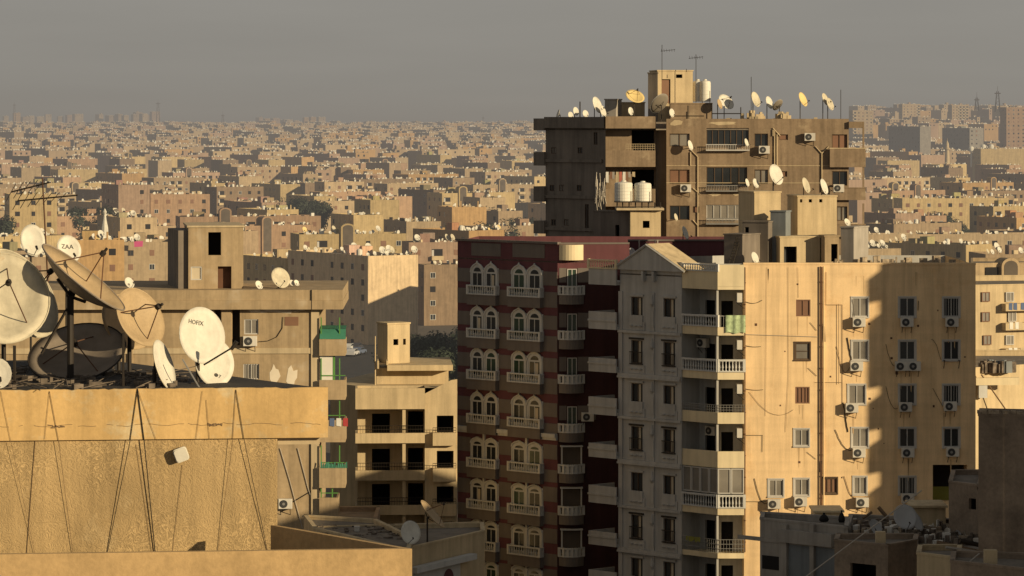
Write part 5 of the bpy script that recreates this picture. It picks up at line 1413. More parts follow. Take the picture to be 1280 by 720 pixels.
tank('right of two big white tanks before the brown tower', Vector((px_x(803.5, 244), 244, zpl + .5)), .65, 1.45, 'pair of big white water tanks')
cols_ = ['cloth_white', 'shutter', 'grey', 'bband', 'redlit']
zl1 = FBB.z(236, 2)
for k in range(9):
    s = FBB.s(757 + k * 4.0); mb = MB(FBB); h = RND.uniform(.35, 1.25); s += RND.uniform(-.05, .1)
    mb.face([(s, -.32, zl1 + 1.35 - h), (s + .22, -.34, zl1 + 1.35 - h - .05), (s + .22, -.32, zl1 + 1.35), (s, -.32, zl1 + 1.35)]); cm = cols_[k % 5]
    o = mb.build('laundry', M[cm], None, base=FBB(s, -.3, zl1)); tag(o, f'{cm.split("_")[-1].replace("bband", "tan")} washing, number {k+1} from the left on the cluttered brown tower balcony' if 0 else f'{("white", "brown", "grey", "tan", "red")[k%5]} washing {("at the left end", "next to the white at the left", "third from the left", "left of the middle", "in the middle", "right of the middle", "third from the right", "next to the last", "at the right end")[k]} of the line above the white tanks', 'washing', 'washing on the brown tower balcony')
mb = MB()
for i in range(16):
    x = RND.uniform(744, 757); y0 = RND.uniform(215, 235); mb.path([at(x, y0, 252.5), at(x + RND.uniform(-2, 2), y0 + 15, 252.3), at(x + RND.uniform(-3, 3), y0 + RND.uniform(22, 34), 252.5)], .03, 4, 0, True)
o = mb.build('cable_bundle', M['cable_light'], None, base=at(750, 262, 252.5)); tag(o, 'tangle of pale cables hanging down the shaded corner of the brown tower', 'cable')
# ================================================================== tall house to the right, outside the picture: its balconies step the shadow on the tan wall
cax = Vector((0.6, 0.8)); bax = Vector((-0.8, 0.6))
cshift = 186.20
oc = cax * cshift + bax * (Vector((24.4, 214.3)).dot(bax) - 36.0)
# point with c = cshift on the line through the tan wall, 62 m towards the sun
ang = math.degrees(math.atan2(0.8, 0.6))
FO = Frame(oc.x, oc.y, ang)
wallp = Vector((24.4, 214.3)); bw_ = wallp.dot(bax)
dist = 37.0
rise = dist * math.tan(math.radians(14))
t = thing('corner_house', 'tall brown corner house outside the right edge, its stepped balconies shading the tan wall', 'apartment house', (oc.x, oc.y, 0))
mb = MB(FO); mb.box(0, 6.6, -9, 0, 0, 44.3); mb.build('wall', M['brown'], t)
for (y0, y1) in ((350, 375), (404, 482), (505, 535), (560, 589), (618, 646)):
    z1, z0 = px_z(y0, 214.3) + rise, px_z(y1, 214.3) + rise
    mb = MB(FO); mb.prism([(-.52, -1.5), (-.0, -1.5), (-.0, -.5), (-.52, -.5)], [z0, z0, z0, z0], [z1 - .0, z1 + .0, z1 + .0, z1 - .0]); 
    mb.extr([(-.52, z1 + .002), (0, z1 + .002), (0, z1 + .45)], -1.5, -.5)
    mb.build('balcony', M['brown'], t)
t = thing('added_long_house', 'added unseen long house outside the right edge, keeping the low roofs in shade', 'house', (52, 150, 0))  # unseen house added to shade the low roofs
# passage shaped into the added block to aim sun at the bottom right wall
def cb(c, b_): p = cax * c + bax * b_; return (p.x, p.y)
mb = MB(); mb.prism([(40, 120), (64, 120), cb(139.05, 4), cb(139.05, 56)], 0, 36.8); mb.prism([cb(140.75, 57), cb(140.75, 20), (64, 175), (41.5, 183)], 0, 36.8)
mb.prism([cb(139.06, 56), cb(139.06, 53), cb(140.74, 53), cb(140.74, 57)], 0, 26.1); mb.prism([cb(139.06, 56), cb(139.06, 53), cb(140.74, 53), cb(140.74, 57)], 29.2, 36.8)
mb.build_each('wall', M['brown'], t)

def house(name, label, cat, poly, z0, z1, m, parapet=.6, roofm='roof', group=None, holes=None):
    """flat roofed house on a plan polygon (front edge first), parapet walls and sunk roof"""
    c = sum((Vector(p) for p in poly), Vector((0, 0))) / len(poly)
    t = thing(name, label, cat, (c.x, c.y, z0), group)
    mb = MB()
    for a, b in zip(poly, poly[1:] + poly[:1]):
        a, b = Vector(a), Vector(b); f = Frame(a.x, a.y, math.degrees(math.atan2((b - a).y, (b - a).x))); L_ = (b - a).length
        mb.T = f; hs_ = []
        if holes and (a - Vector(poly[0])).length < 1e-6:
            hs_ = [(f.s(h[0]), f.s(h[1]), f.z(h[3], f.s((h[0] + h[1]) / 2)), f.z(h[2], f.s((h[0] + h[1]) / 2))) for h in holes]; t_f = f
        mb.wall(0, L_, z0, z1 - .12, hs_, .2)
        mb.box(-.02, L_ + .02, -.03, .22, z1 - .118, z1)
        mb.face([(.1, .2, z1 - parapet), (L_ - .1, .2, z1 - parapet), (L_ - .1, .2, z1 - .118), (.1, .2, z1 - .118)])
        if hs_:
            hs0 = hs_
    mb.build('wall', M[m], t)
    mb = MB(); mb.face([(p[0], p[1], z1 - parapet) for p in poly]); mb.build('roof', M[roofm], t)
    if holes:
        for h in hs0: opening(t, t_f, h, 1.5, 'opening')
    return t
def ppoly(front, deep):   # [(px, Y)...] front edge then the back points
    return [(px_x(x, Y), Y) for x, Y in front + deep]

# ---- low roofs at the bottom right, in shade
house('brown_wall_house', 'dark brown windowless house wall filling the right edge', 'house', ppoly([(1223, 158), (1330, 157.2)], [(1335, 160), (1225, 161)]), 6, px_z(517, 158), 'dirt', .25)
zz = px_z(517, 158)
mb = MB()
for i in range(26):
    x = RND.uniform(1226, 1278); Y = 158 - (x - 1223) * .008; q = RND.uniform(.05, .14); mb.T = Frame(px_x(x, Y), Y + .1, RND.uniform(0, 90)); mb.box(-q, q, -q, q, zz, zz + q * 1.4)
o = mb.build('rubble', M['debris'], None, base=(25, 157, zz)); tag(o, 'broken bricks along the top of the dark brown wall at the right edge', 'rubble', kind='stuff')
house('grey_house', 'low grey house with shuttered dark bays, in shade below the tan tower', 'house', ppoly([(950, 185), (1060, 181)], [(1062, 185.5), (952, 188)]), 6, px_z(647, 185), 'grey', .4)
fg_ = Frame(px_x(950, 185), 185, math.degrees(math.atan2(181 - 185, px_x(1060, 181) - px_x(950, 185))))
gh = [o for o in SC.objects if o.name.startswith('grey_house')][0]
for (x0, x1, ya, yb, mm) in ((986, 1015, 682, 722, 'tarp'), (1020, 1044, 685, 722, 'tarp'), (953, 977, 695, 712, 'dark')):
    r = fg_.rect(x0, x1, ya, yb); mb = MB(fg_); mb.box(r[0], r[1], -.03, -.002, r[2], r[3]); mb.build('shutter', M[mm], gh)
for (x0, x1) in ((977, 986), (1015, 1020)):
    r = fg_.rect(x0, x1, 655, 725); mb = MB(fg_); mb.box(r[0], r[1], -.25, -.003, r[2], r[3]); mb.build('pillar', M['grey'], gh)
r = fg_.rect(978, 1044, 664, 680); mb = MB(fg_); mb.box(r[0], r[1], -.4, -.004, r[2], r[3]); mb.build('canopy', M['grey'], gh)
r = fg_.rect(940, 978, 672, 677); mb = MB(fg_); mb.box(r[0] - 1, r[1], -.06, -.001, r[2], r[3]); mb.build('band', M['grey'], gh)
house('brown_shed_house', 'dark brown block house with a black opening, front of the low roofs', 'house', ppoly([(1043, 166), (1110, 164)], [(1146, 166), (1148, 168.5), (1046, 168.5)]), 6, px_z(674, 166), 'dirt', .3, holes=[(1063, 1095, 705, 724)])
house('flat_roof_house', 'house with a broad dusty flat roof covered in scraps, below the shaded tan wall', 'house', ppoly([(1050, 178), (1240, 174)], [(1238, 188), (1062, 191)]), 6, px_z(684, 176), 'grey', .25)
zrf = px_z(684, 176) - .25
house('lit_wall_house', 'block house with a course lined wall at the bottom right', 'house', ppoly([(1146, 160), (1200, 158)], [(1202, 163), (1148, 163)]), 6, px_z(690, 160), 'conc', .3)
house('beam_house', 'small unfinished house with concrete posts at the bottom right corner', 'house', ppoly([(1188, 150), (1290, 147)], [(1290, 152.5), (1190, 153.5)]), 6, px_z(700, 150), 'dirt', .3)
for k, (x, w_) in enumerate(((1240, 8), (1102, 6))):
    Y = 149 if k == 0 else 165; z0 = px_z(700, 150) if k == 0 else px_z(676, 166); mb = MB(); mb.box(px_x(x - w_, Y), px_x(x + w_, Y), Y + .3, Y + .7, z0 - .4, z0 + .55)
    o = mb.build('concrete_post', M['conc'], None, base=(px_x(x, Y), Y + .5, z0 - .4)); tag(o, ('square concrete post at the bottom right corner', 'concrete stub on the corner of the dark block house')[k], 'post')
house('roof_room_house', 'small dark block room with a small window against the dark brown wall', 'house', ppoly([(1186, 182), (1226, 180)], [(1230, 188), (1190, 188)]), zrf, px_z(601, 182), 'dirt', .3, holes=[(1211, 1220, 623, 637)])
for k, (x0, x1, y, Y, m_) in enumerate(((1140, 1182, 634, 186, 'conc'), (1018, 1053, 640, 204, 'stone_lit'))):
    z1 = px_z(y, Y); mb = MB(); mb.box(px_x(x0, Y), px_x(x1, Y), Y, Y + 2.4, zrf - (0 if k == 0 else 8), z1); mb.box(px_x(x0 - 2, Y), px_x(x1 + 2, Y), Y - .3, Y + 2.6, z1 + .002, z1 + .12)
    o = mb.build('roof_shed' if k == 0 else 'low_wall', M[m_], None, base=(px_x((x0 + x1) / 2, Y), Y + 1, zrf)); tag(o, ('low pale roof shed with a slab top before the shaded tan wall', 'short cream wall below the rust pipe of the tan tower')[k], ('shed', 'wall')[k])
GS = 'black sacks on the wall below the tan tower'
for k, (x, y0, y1, wv) in enumerate(((1030, 641, 652, 6), (1052, 638, 653, 4))):
    Y = 184.5; mb = MB(); h = (y1 - y0) / F * Y; w_ = wv / F * Y
    mb.lathe([(w_ * .8, 0), (w_ * 1.05, h * .2), (w_ * .9, h * .5), (w_ * .45, h * .78), (w_ * .2, h * .84), (w_ * .32, h), (.001, h * 1.02)], 10, 0, (px_x(x, Y), Y, px_z(y1, Y)))
    o = mb.build('sack', M['cable'], None, smooth=True, base=(px_x(x, Y), Y, px_z(y1, Y))); tag(o, ('squat black tied sack on the grey house roof', 'tall black tied sack on the grey house roof')[k], 'sack', GS)
GL = 'dishes on the low shaded roofs'
big_dish('grey dish tilted up on the low dusty roof, cable above it', at(1132, 646, 180), (.15, -.86, .48), .75, zrf, 'dish_grey', 'dish_back', 'offset', sx=.9, depth=.14, pr=.04, group=GL)
big_dish('darker grey dish right of the tilted grey dish on the dusty roof', at(1146, 651, 182), (.72, -.5, .5), .62, zrf, 'dish_grey', 'dish_grey', None, sx=.9, depth=.12, pr=.04, group=GL)
for k, (x, y, R, fr_) in enumerate(((1121, 659, .26, 'dish'), (1185, 655, .28, 'dish'), (1198, 652, .24, 'dish_grey'), (1209, 655, .26, 'dish'), (1095, 650, .5, 'dish_grey'))):
    small_dish(('tiny white dish at the foot of the grey dishes', 'tiny white dish left of three beside the block room', 'tiny grey dish, middle of three beside the block room', 'tiny white dish right of three beside the block room', 'grey dish among the timber at the left of the dusty roof')[k], (px_x(x, 181), 181, zrf), GL, R=R, h=.3, front=fr_)
GP2 = 'timbers lying on the low roofs'
for k, (a, b, r, Y, m_) in enumerate((((1098, 634), (1110, 648), .12, 190, 'timber'), ((1078, 648), (1090, 640), .08, 190, 'timber'), ((1171, 678), (1240, 694), .13, 164, 'timber'), ((1200, 676), (1285, 694), .12, 160, 'metal'), ((1238, 677), (1290, 684), .16, 163, 'metal'), ((1182, 684), (1228, 691), .08, 161, 'cable_light'), ((1125, 655), (1160, 662), .06, 186, 'grey_metal'))):
    cable(('short timber leaning against the shaded tan wall', 'short timber lying left of the leaning one', 'long old beam across the low roofs at the right', 'dark long pole in front of the brown wall', 'dark plank at the right edge on the low roof', 'pale pole beside the long old beam', 'grey rod below the grey dishes')[k], [at(*a, Y), at(*b, Y)], r, m_, 'timber', 'timber', GP2)
for k, (a, b) in enumerate((((1003, 724), (1152, 613)), ((1186, 724), (1224, 692)))):
    cable(('long pale cable slanting up across the low roofs', 'short pale cable at the bottom right corner')[k], [at(*a, 150), at(*b, 152)], .032, 'cable_light')
mb = MB()
for i in range(420):
    x = RND.uniform(1066, 1222); Y = RND.uniform(178.5, 188); q = RND.uniform(.03, .20); mb.T = Frame(px_x(x, Y), Y, RND.uniform(0, 90)); mb.box(-q * 1.5, q * 1.5, -q * .7, q * .7, zrf, zrf + RND.uniform(.04, .55), RND.choice([0, 0, 0, 1, 2]))
o = mb.build('rubble', [M['scrap'], M['debris'], M['cloth_white']], None, base=(23, 188, zrf)); tag(o, 'scraps and broken blocks spread over the dusty low roof', 'rubble', kind='stuff')

# ---- bottom middle: dark roofs with a grey dish
house('dark_roof_house', 'low dark roofed house in shade below the concrete house, grey dish on it', 'house', ppoly([(504, 178), (606, 186)], [(604, 190), (398, 188), (398, 184)]), 6, px_z(674, 182), 'conc', .3)
house('low_roof_house', 'lower grey roof house left of the grey dish', 'house', ppoly([(392, 186), (512, 176)], [(516, 182), (470, 190), (380, 192)]), 6, px_z(676, 180), 'conc', .25)
fd = Frame(px_x(504, 177.9), 177.9, math.degrees(math.atan2(8, px_x(606, 186) - px_x(504, 178))))
dh = [o for o in SC.objects if o.name.startswith('dark_roof_house')][0]
r = fd.rect(512, 587, 700, 707); mb = MB(fd); mb.box(r[0], r[1], -.5, -.002, r[2], r[3]); mb.build('ledge', M['white'], dh)
r = fd.rect(512, 575, 708, 730); mb = MB(fd); mb.box(r[0], r[1], -.02, -.003, r[2], r[3]); mb.build('wall_panel', M['white'], dh)
mb = MB(fd); s = fd.s(560); z = fd.z(724, s); mb.extr([(s + .55 * math.cos(math.pi * k / 10), z + .6 * math.sin(math.pi * k / 10)) for k in range(11)], -.06, -.021); mb.build('arch', M['red'], dh)
zd = px_z(674, 182) - .35
big_dish('grey white dish in shade on the low roof before the concrete house', at(513.5, 665.5, 179), (.45, -.78, .42), .70, zd, 'dish', 'dish_back', 'offset', sx=.85, depth=.13, pr=.04, group='dishes before the concrete house', roll=-25)
big_dish('tan dish seen edge on right of the grey white one', at(541, 642, 181), (.68, -.10, .60), .98, zd, 'dish_tan', 'dish_tan', 'tripod', depth=.2, pr=.05, group='dishes before the concrete house')
mb = MB()
for i in range(190):
    x = RND.uniform(395, 505); Y = RND.uniform(182.5, 189); q = RND.uniform(.03, .16); mb.T = Frame(px_x(x, Y), Y, RND.uniform(0, 90)); mb.box(-q * 1.5, q * 1.5, -q, q, zd, zd + RND.uniform(.05, .4))
o = mb.build('rubble', M['scrap'], None, base=(-9, 190, zd)); tag(o, 'scraps piled on the shaded low roof before the concrete house', 'rubble', kind='stuff')
mb = MB(); mb.box(px_x(443, 186), px_x(449, 186), 186, 186.3, px_z(672, 186), px_z(659, 186)); mb.box(px_x(443, 186) - .02, px_x(449, 186) + .02, 185.98, 186.32, px_z(659, 186) + .001, px_z(658, 186))
o = mb.build('white_box', M['acwhite'], None, base=at(446, 672, 186)); tag(o, 'small upright white box on the shaded low roof', 'box')
house('brick_shed', 'low brown shed with a flat roof left of the shaded low roof', 'shed', ppoly([(402, 199), (470, 200)], [(475, 207), (408, 207)]), 10, px_z(650, 200), 'dirt', .3)

# ---- right of the tan tower: the sunlit terraces and houses
house('terrace_house', 'low sunlit ochre house with a pale band, right of the tan tower', 'house', ppoly([(1216, 262), (1330, 268)], [(1336, 282), (1216, 282)]), 4, px_z(457, 264), 'conc', .5)
fx = Frame(px_x(1216, 261.9), 261.9, 7)
th = [o for o in SC.objects if o.name.startswith('terrace_house')][0]
r = fx.rect(1219, 1273, 472, 481); mb = MB(fx); mb.box(r[0], r[1], -.3, .1, r[2], r[3]); mb.build('band', M['stone_lit'], th)
r = fx.rect(1222.5, 1233, 481.5, 497); mb = MB(fx); mb.box(r[0], r[1], -.3, .1, r[2], r[3]); mb.build('cabinet', M['white'], th)
mb = MB()
for i in range(60):
    x = RND.uniform(1228, 1268); Y = RND.uniform(262.6, 264.5); q = RND.uniform(.05, .35); mb.T = Frame(px_x(x, Y), Y, RND.uniform(0, 90)); z_ = px_z(457, 264) - .5; mb.box(-q, q, -q * .6, q * .6, z_, z_ + .5 + RND.uniform(.05, .55), RND.choice([0, 0, 0, 1]))
o = mb.build('junk_heap', [M['scrap'], M['tarp']], None, base=(41, 263.5, px_z(457, 264) - .5)); tag(o, 'dark heap of junk on the sunlit terrace roof right of the tan tower', 'rubble', kind='stuff')
cable('dark pole slanting across the sunlit terrace wall', [fx(fx.s(1226), -.15, fx.z(468, 1)), fx(fx.s(1258), -.15, fx.z(514, 2))], .06, 'cable_grey', 'pole', 'pole')
tb = house('balcony_house', 'sunlit cream house with clutter on its balconies, right edge behind the tan tower', 'house', ppoly([(1214, 330), (1340, 334)], [(1340, 352), (1214, 350)]), 2, px_z(356, 330), 'conc', .6)
fy = Frame(px_x(1214, 329.9), 329.9, math.degrees(math.atan2(4, px_x(1340, 334) - px_x(1214, 330))))
for (x, y) in ((1232, 371), (1232, 396), (1262, 371), (1265, 396), (1262, 425), (1234, 425)):
    r = fy.rect(x - 5, x + 5, y - 6, y + 6); window(tb, fy, r, -.05, 'shutter' if x < 1240 else 'frame', 'glass_grey', 1, 0, .08)
for y in (384, 408, 440):
    r = fy.rect(1252, 1290, y - 5, y + 4); mb = MB(fy); mb.box(r[0], r[1], -.9, -.002, r[2], r[3]); mb.build('balcony', M['conc'], tb)
    for k in range(4):
        x = 1254 + k * 7 + RND.uniform(0, 3); s = fy.s(x); z = r[3]; mb = MB(fy); mb.face([(s, -.94, z - .6), (s + .4, -.94, z - .65), (s + .4, -.93, z + .1), (s, -.93, z + .1)])
        cm = RND.choice(['cloth_white', 'cloth_blue', 'bband']); o = mb.build('laundry', M[cm], None, base=fy(s, -.9, z)); tag(o, f'washing over the {({384: "top", 408: "middle", 440: "bottom"})[y]} balcony at the right edge', 'washing', 'washing at the right edge')
house('arch_house', 'brown topped house with a dark arched stair opening at the right edge', 'house', ppoly([(1214, 352), (1340, 356)], [(1340, 366), (1214, 366)]), 2, px_z(329, 352), 'bwall', .4)
fz = Frame(px_x(1214, 351.9), 351.9, math.degrees(math.atan2(4, px_x(1340, 356) - px_x(1214, 352))))
ah = [o for o in SC.objects if o.name.startswith('arch_house')][0]
r = fz.rect(1232, 1248, 334, 348); mb = MB(fz); mb.box(r[0], r[1], -.03, -.002, r[2], r[3]); mb.build('opening', M['dark'], ah)
s0, s1 = fz.s(1251), fz.s(1271); zt_, zb_ = fz.z(326, 3), fz.z(358, 3); mb = MB(fz); mb.box(s0 - .15, s1 + .15, -.5, 1.5, zb_ - 3, zt_ - .6)
cs = (s0 + s1) / 2; rx = (s1 - s0) / 2 + .15
mb.extr([(cs + rx * math.cos(math.pi * k / 10), zt_ - .599 + rx * .8 * math.sin(math.pi * k / 10)) for k in range(11)], -.5, 1.5); stt = mb.build('stair_tower', M['bwall'], ah)
rx -= .3; mb = MB(fz); mb.extr([(cs + rx, zb_ - .5)] + [(cs + rx * math.cos(math.pi * k / 10), zt_ - .65 + rx * .8 * math.sin(math.pi * k / 10)) for k in range(11)] + [(cs - rx, zb_ - .5)], -.53, -.502); mb.build('opening', M['shade'], stt)
# ================================================================== terrain, far city
def ground_z(x, y):
    P = ((0, 0), (900, 0), (1500, 2), (2500, 8), (4000, 20), (6000, 28), (60000, 30))
    for (a, za), (b, zb_) in zip(P, P[1:]):
        if y <= b:
            return za + (zb_ - za) * max(0, (y - a)) / (b - a)
    return 30
mb = MB()
xs = [-9000, -3000, -1000, -400, -150, 0, 150, 400, 1000, 3000, 9000]
ys = [-300, 100, 400, 900, 1200, 1500, 2000, 2500, 3200, 4000, 5000, 6000, 9000, 16000, 40000]
for j in range(len(ys) - 1):
    for i in range(len(xs) - 1):
        q = [(xs[i], ys[j]), (xs[i + 1], ys[j]), (xs[i + 1], ys[j + 1]), (xs[i], ys[j + 1])]
        mb.face([(a, b, ground_z(a, b)) for a, b in q])
o = mb.build('ground', M['ground']); tag(o, kind='structure')
mb = MB(); mb.face([(-60, 470, .01), (10, 470, .01), (0, 650, .01), (-75, 640, .01)]); o = mb.build('road', M['asphalt']); tag(o, kind='structure')
mb = MB(); mb.prism([(-50, 521), (-10, 517), (-10, 519), (-50, 523)], .012, .14); o = mb.build('pavement', M['grey']); tag(o, kind='structure')

def row_dist(py, h):
    a, b = 300.0, 9000.0
    for _ in range(50):
        m_ = (a + b) / 2
        if HY + (CAMZ - ground_z(0, m_) - h) * F / m_ > py: a = m_
        else: b = m_
    return a
BC = {'cream': (0.430, 0.327, 0.202), 'pale yellow': (0.482, 0.365, 0.189), 'ochre': (0.430, 0.276, 0.126), 'peach': (0.404, 0.268, 0.168), 'pinkish': (0.370, 0.259, 0.181), 'sand': (0.344, 0.255, 0.160), 'dusty brown': (0.249, 0.178, 0.113), 'grey': (0.258, 0.238, 0.210)}
WM = {}
def unit_window(style):
    if style not in WM:
        mb = MB(); mb.box(-.5, .5, -.05, -.01, 0, 1, 0, skip='k'); 
        if style != 'open':
            mb.face([(-.42, -.055, .07), (-.03, -.055, .07), (-.03, -.055, .93), (-.42, -.055, .93)], 1); mb.face([(.03, -.055, .07), (.42, -.055, .07), (.42, -.055, .93), (.03, -.055, .93)], 1)
        me = bpy.data.meshes.new('window'); me.from_pydata(mb.v, [], mb.f)
        for m in {'white': ('frame', 'glass'), 'brown': ('shutter', 'shutter'), 'dark': ('frame_dark', 'glass'), 'open': ('dark', 'dark')}[style]: me.materials.append(M[m])
        me.polygons.foreach_set('material_index', mb.m); WM[style] = me
    return WM[style]
def put_window(parent, fr, s, z, w_, h_, style):
    o = bpy.data.objects.new('window', unit_window(style)); COL.objects.link(o); o.parent = parent
    p = fr(s, 0, z) - wloc(parent); a = math.atan2(fr.u.y, fr.u.x)
    o.location = p; o.rotation_euler = (0, 0, a); o.scale = (w_, 1, h_)
    return o
UNIT = {}
def put_shared(parent, fr, s, z, key, make, name):
    if key not in UNIT: UNIT[key] = make()
    o = bpy.data.objects.new(name, UNIT[key]); COL.objects.link(o); o.parent = parent
    o.location = fr(s, 0, z) - wloc(parent); o.rotation_euler = (0, 0, math.atan2(fr.u.y, fr.u.x)); return o
def balcony_mesh(w_):
    def mk():
        mb = MB(); mb.box(-w_ / 2, w_ / 2, -.03, -.012, .9, 2.5, 1, skip='k'); mb.box(-w_ / 2 - .1, w_ / 2 + .1, -.9, -.012, 0, .95, 0)
        mb.box(-w_ / 2, -w_ / 2 + .5, -.04, -.032, .95, 2.3, 2, skip='k')
        me = bpy.data.meshes.new('balcony'); me.from_pydata(mb.v, [], mb.f)
        for m in ('conc', 'dark', 'frame'): me.materials.append(M[m])
        me.polygons.foreach_set('material_index', mb.m); return me
    return mk
DISHPTS = []
def short(lab):
    w_ = lab.split()
    return lab if len(w_) <= 11 else ' '.join(w_[:11]).rstrip(',')
def block(label, pxc, Y, L_, D_, ang, zt, color, style, detail, group, name='apartment_block', tower=None, storeys=3, shade_windows=True, spot=None):
    """one flat roofed block; pxc = picture column of its near vertical edge, lit face to the right, shaded face to the left"""
    x = px_x(pxc, Y); gz = ground_z(x, Y) - 1
    f = Frame(x, Y, ang)                       # lit face: s 0..L, d 0
    t = thing(name, label, 'apartment block', (x, Y, gz), group)
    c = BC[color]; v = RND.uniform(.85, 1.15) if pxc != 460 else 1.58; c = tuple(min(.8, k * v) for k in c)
    mb = MB(f); par = .7
    mb.box(0, L_, 0, D_, gz, zt, 0, skip='tb')
    e = .25
    mb.face([(0, 0, zt), (L_, 0, zt), (L_ - e, e, zt), (e, e, zt)]); mb.face([(L_, 0, zt), (L_, D_, zt), (L_ - e, D_ - e, zt), (L_ - e, e, zt)])
    mb.face([(L_, D_, zt), (0, D_, zt), (e, D_ - e, zt), (L_ - e, D_ - e, zt)]); mb.face([(0, D_, zt), (0, 0, zt), (e, e, zt), (e, D_ - e, zt)])
    for q in (((e, e), (L_ - e, e)), ((L_ - e, e), (L_ - e, D_ - e)), ((L_ - e, D_ - e), (e, D_ - e)), ((e, D_ - e), (e, e))):
        mb.face([(*q[0], zt - par), (*q[1], zt - par), (*q[1], zt), (*q[0], zt)])
    mb.build('wall', M['block'], t, color=c)
    mb = MB(f); mb.face([(e, e, zt - par), (L_ - e, e, zt - par), (L_ - e, D_ - e, zt - par), (e, D_ - e, zt - par)])
    mb.build('roof', M['roof'], t)
    # roof huts
    nh = RND.choice([0, 1, 1, 2]) if detail else RND.choice([0, 0, 1])
    for k in range(nh):
        a, b = RND.uniform(.1, .7) * L_, RND.uniform(.2, .7) * D_; mb = MB(f); mb.box(a, a + RND.uniform(2, 3.5), b, b + RND.uniform(2, 3), zt - par, zt + RND.uniform(.8, 2.0)); mb.build('roof_hut', M['block'], t, color=tuple(k2 * RND.uniform(.8, 1.05) for k2 in c))
    if detail and RND.random() < .3:        # stubs of unfinished columns
        mb = MB(f); nq = RND.randint(2, 4); hh = RND.uniform(.8, 1.7)
        for k in range(nq):
            a = L_ * (k + .5) / nq; mb.box(a, a + .35, .3, .65, zt - par, zt + hh * RND.uniform(.8, 1.1))
        mb.build_each('column_stub', M['block'], t, color=c)
    if detail and RND.random() < .25:
        q = f(L_ * RND.uniform(.2, .8), D_ * RND.uniform(.2, .6), zt - par); mb = MB(lambda x_, y_, z_: q + Vector((x_, y_, z_)))
        mb.lathe([(.6, .5), (.62, 1.5), (.35, 1.75), (.001, 1.8)], 10); mb.box(-.5, .5, -.5, .5, 0, .49); mb.build('roof_tank', M['tank'], t)
    if tower is not None:
        ts = tower * L_; mb = MB(f); w2 = 1.7; h2 = zt + 1.5
        arc_ = [(ts + w2 * math.cos(math.pi * k / 8), h2 + 1.0 * math.sin(math.pi * k / 8)) for k in range(9)]
        mb.extr([(ts + w2, gz)] + arc_ + [(ts - w2, gz)], -.5, 2.6); st = mb.build('stair_tower', M['block'], t, color=c)
        w2 = 1.25; mb = MB(f); mb.extr([(ts + w2, zt - 7)] + [(ts + w2 * math.cos(math.pi * k / 8), h2 - .1 + .75 * math.sin(math.pi * k / 8)) for k in range(9)] + [(ts - w2, zt - 7)], -.53, -.502); mb.build('opening', M['shade'], st)
    fl = Frame(*f(0, D_, 0)[:2], ang - 90)      # shaded face: s from far to near
    H0 = zt - par - 2.6
    nst = min(storeys, int((zt - gz) / 3.05))
    if detail:
        n = max(2, int(L_ / 3.6))
        kinds = []
        for i in range(n): kinds.append(RND.random())
        for j in range(nst):
            z = H0 - j * 3.05
            for i in range(n):
                s = (i + .5) * L_ / n
                if tower is not None and abs(s - tower * L_) < 2.6: continue
                if style == 'blank': continue
                k = kinds[i]
                if style == 'small' and k > .45: continue
                if k < .30 and style != 'small': put_shared(t, f, s, z - .75, 'balc', balcony_mesh(2.5), 'balcony')
                else: put_window(t, f, s, z + .35, RND.choice([1.0, 1.2, 1.3]), 1.25, RND.choice(['white', 'brown', 'dark', 'open', 'brown']))
        if shade_windows:
            n = max(2, int(D_ / 3.8))
            for j in range(nst):
                for i in range(n):
                    if RND.random() < .25: continue
                    put_window(t, fl, (i + .5) * D_ / n, H0 - j * 3.05 + .35, 1.1, 1.25, RND.choice(['dark', 'open', 'dark', 'brown', 'white']))
    # places for dishes and clutter on the roof
    for k in range(int(L_ * D_ / 13) + 3):
        a, b = RND.uniform(.5, L_ - .5), (RND.uniform(.4, 1.8) if RND.random() < .5 else RND.uniform(.5, D_ - .5))
        DISHPTS.append((f(a, b, zt - par), Y, spot or short(label), pxc))
    return t

ORD = ['first', 'second', 'third', 'fourth', 'fifth', 'sixth', 'seventh', 'eighth', 'ninth', 'tenth', 'eleventh', 'twelfth', 'thirteenth', 'fourteenth', 'fifteenth', 'sixteenth', 'seventeenth', 'eighteenth', 'nineteenth', 'twentieth'] + [f'number {i}' for i in range(21, 60)]
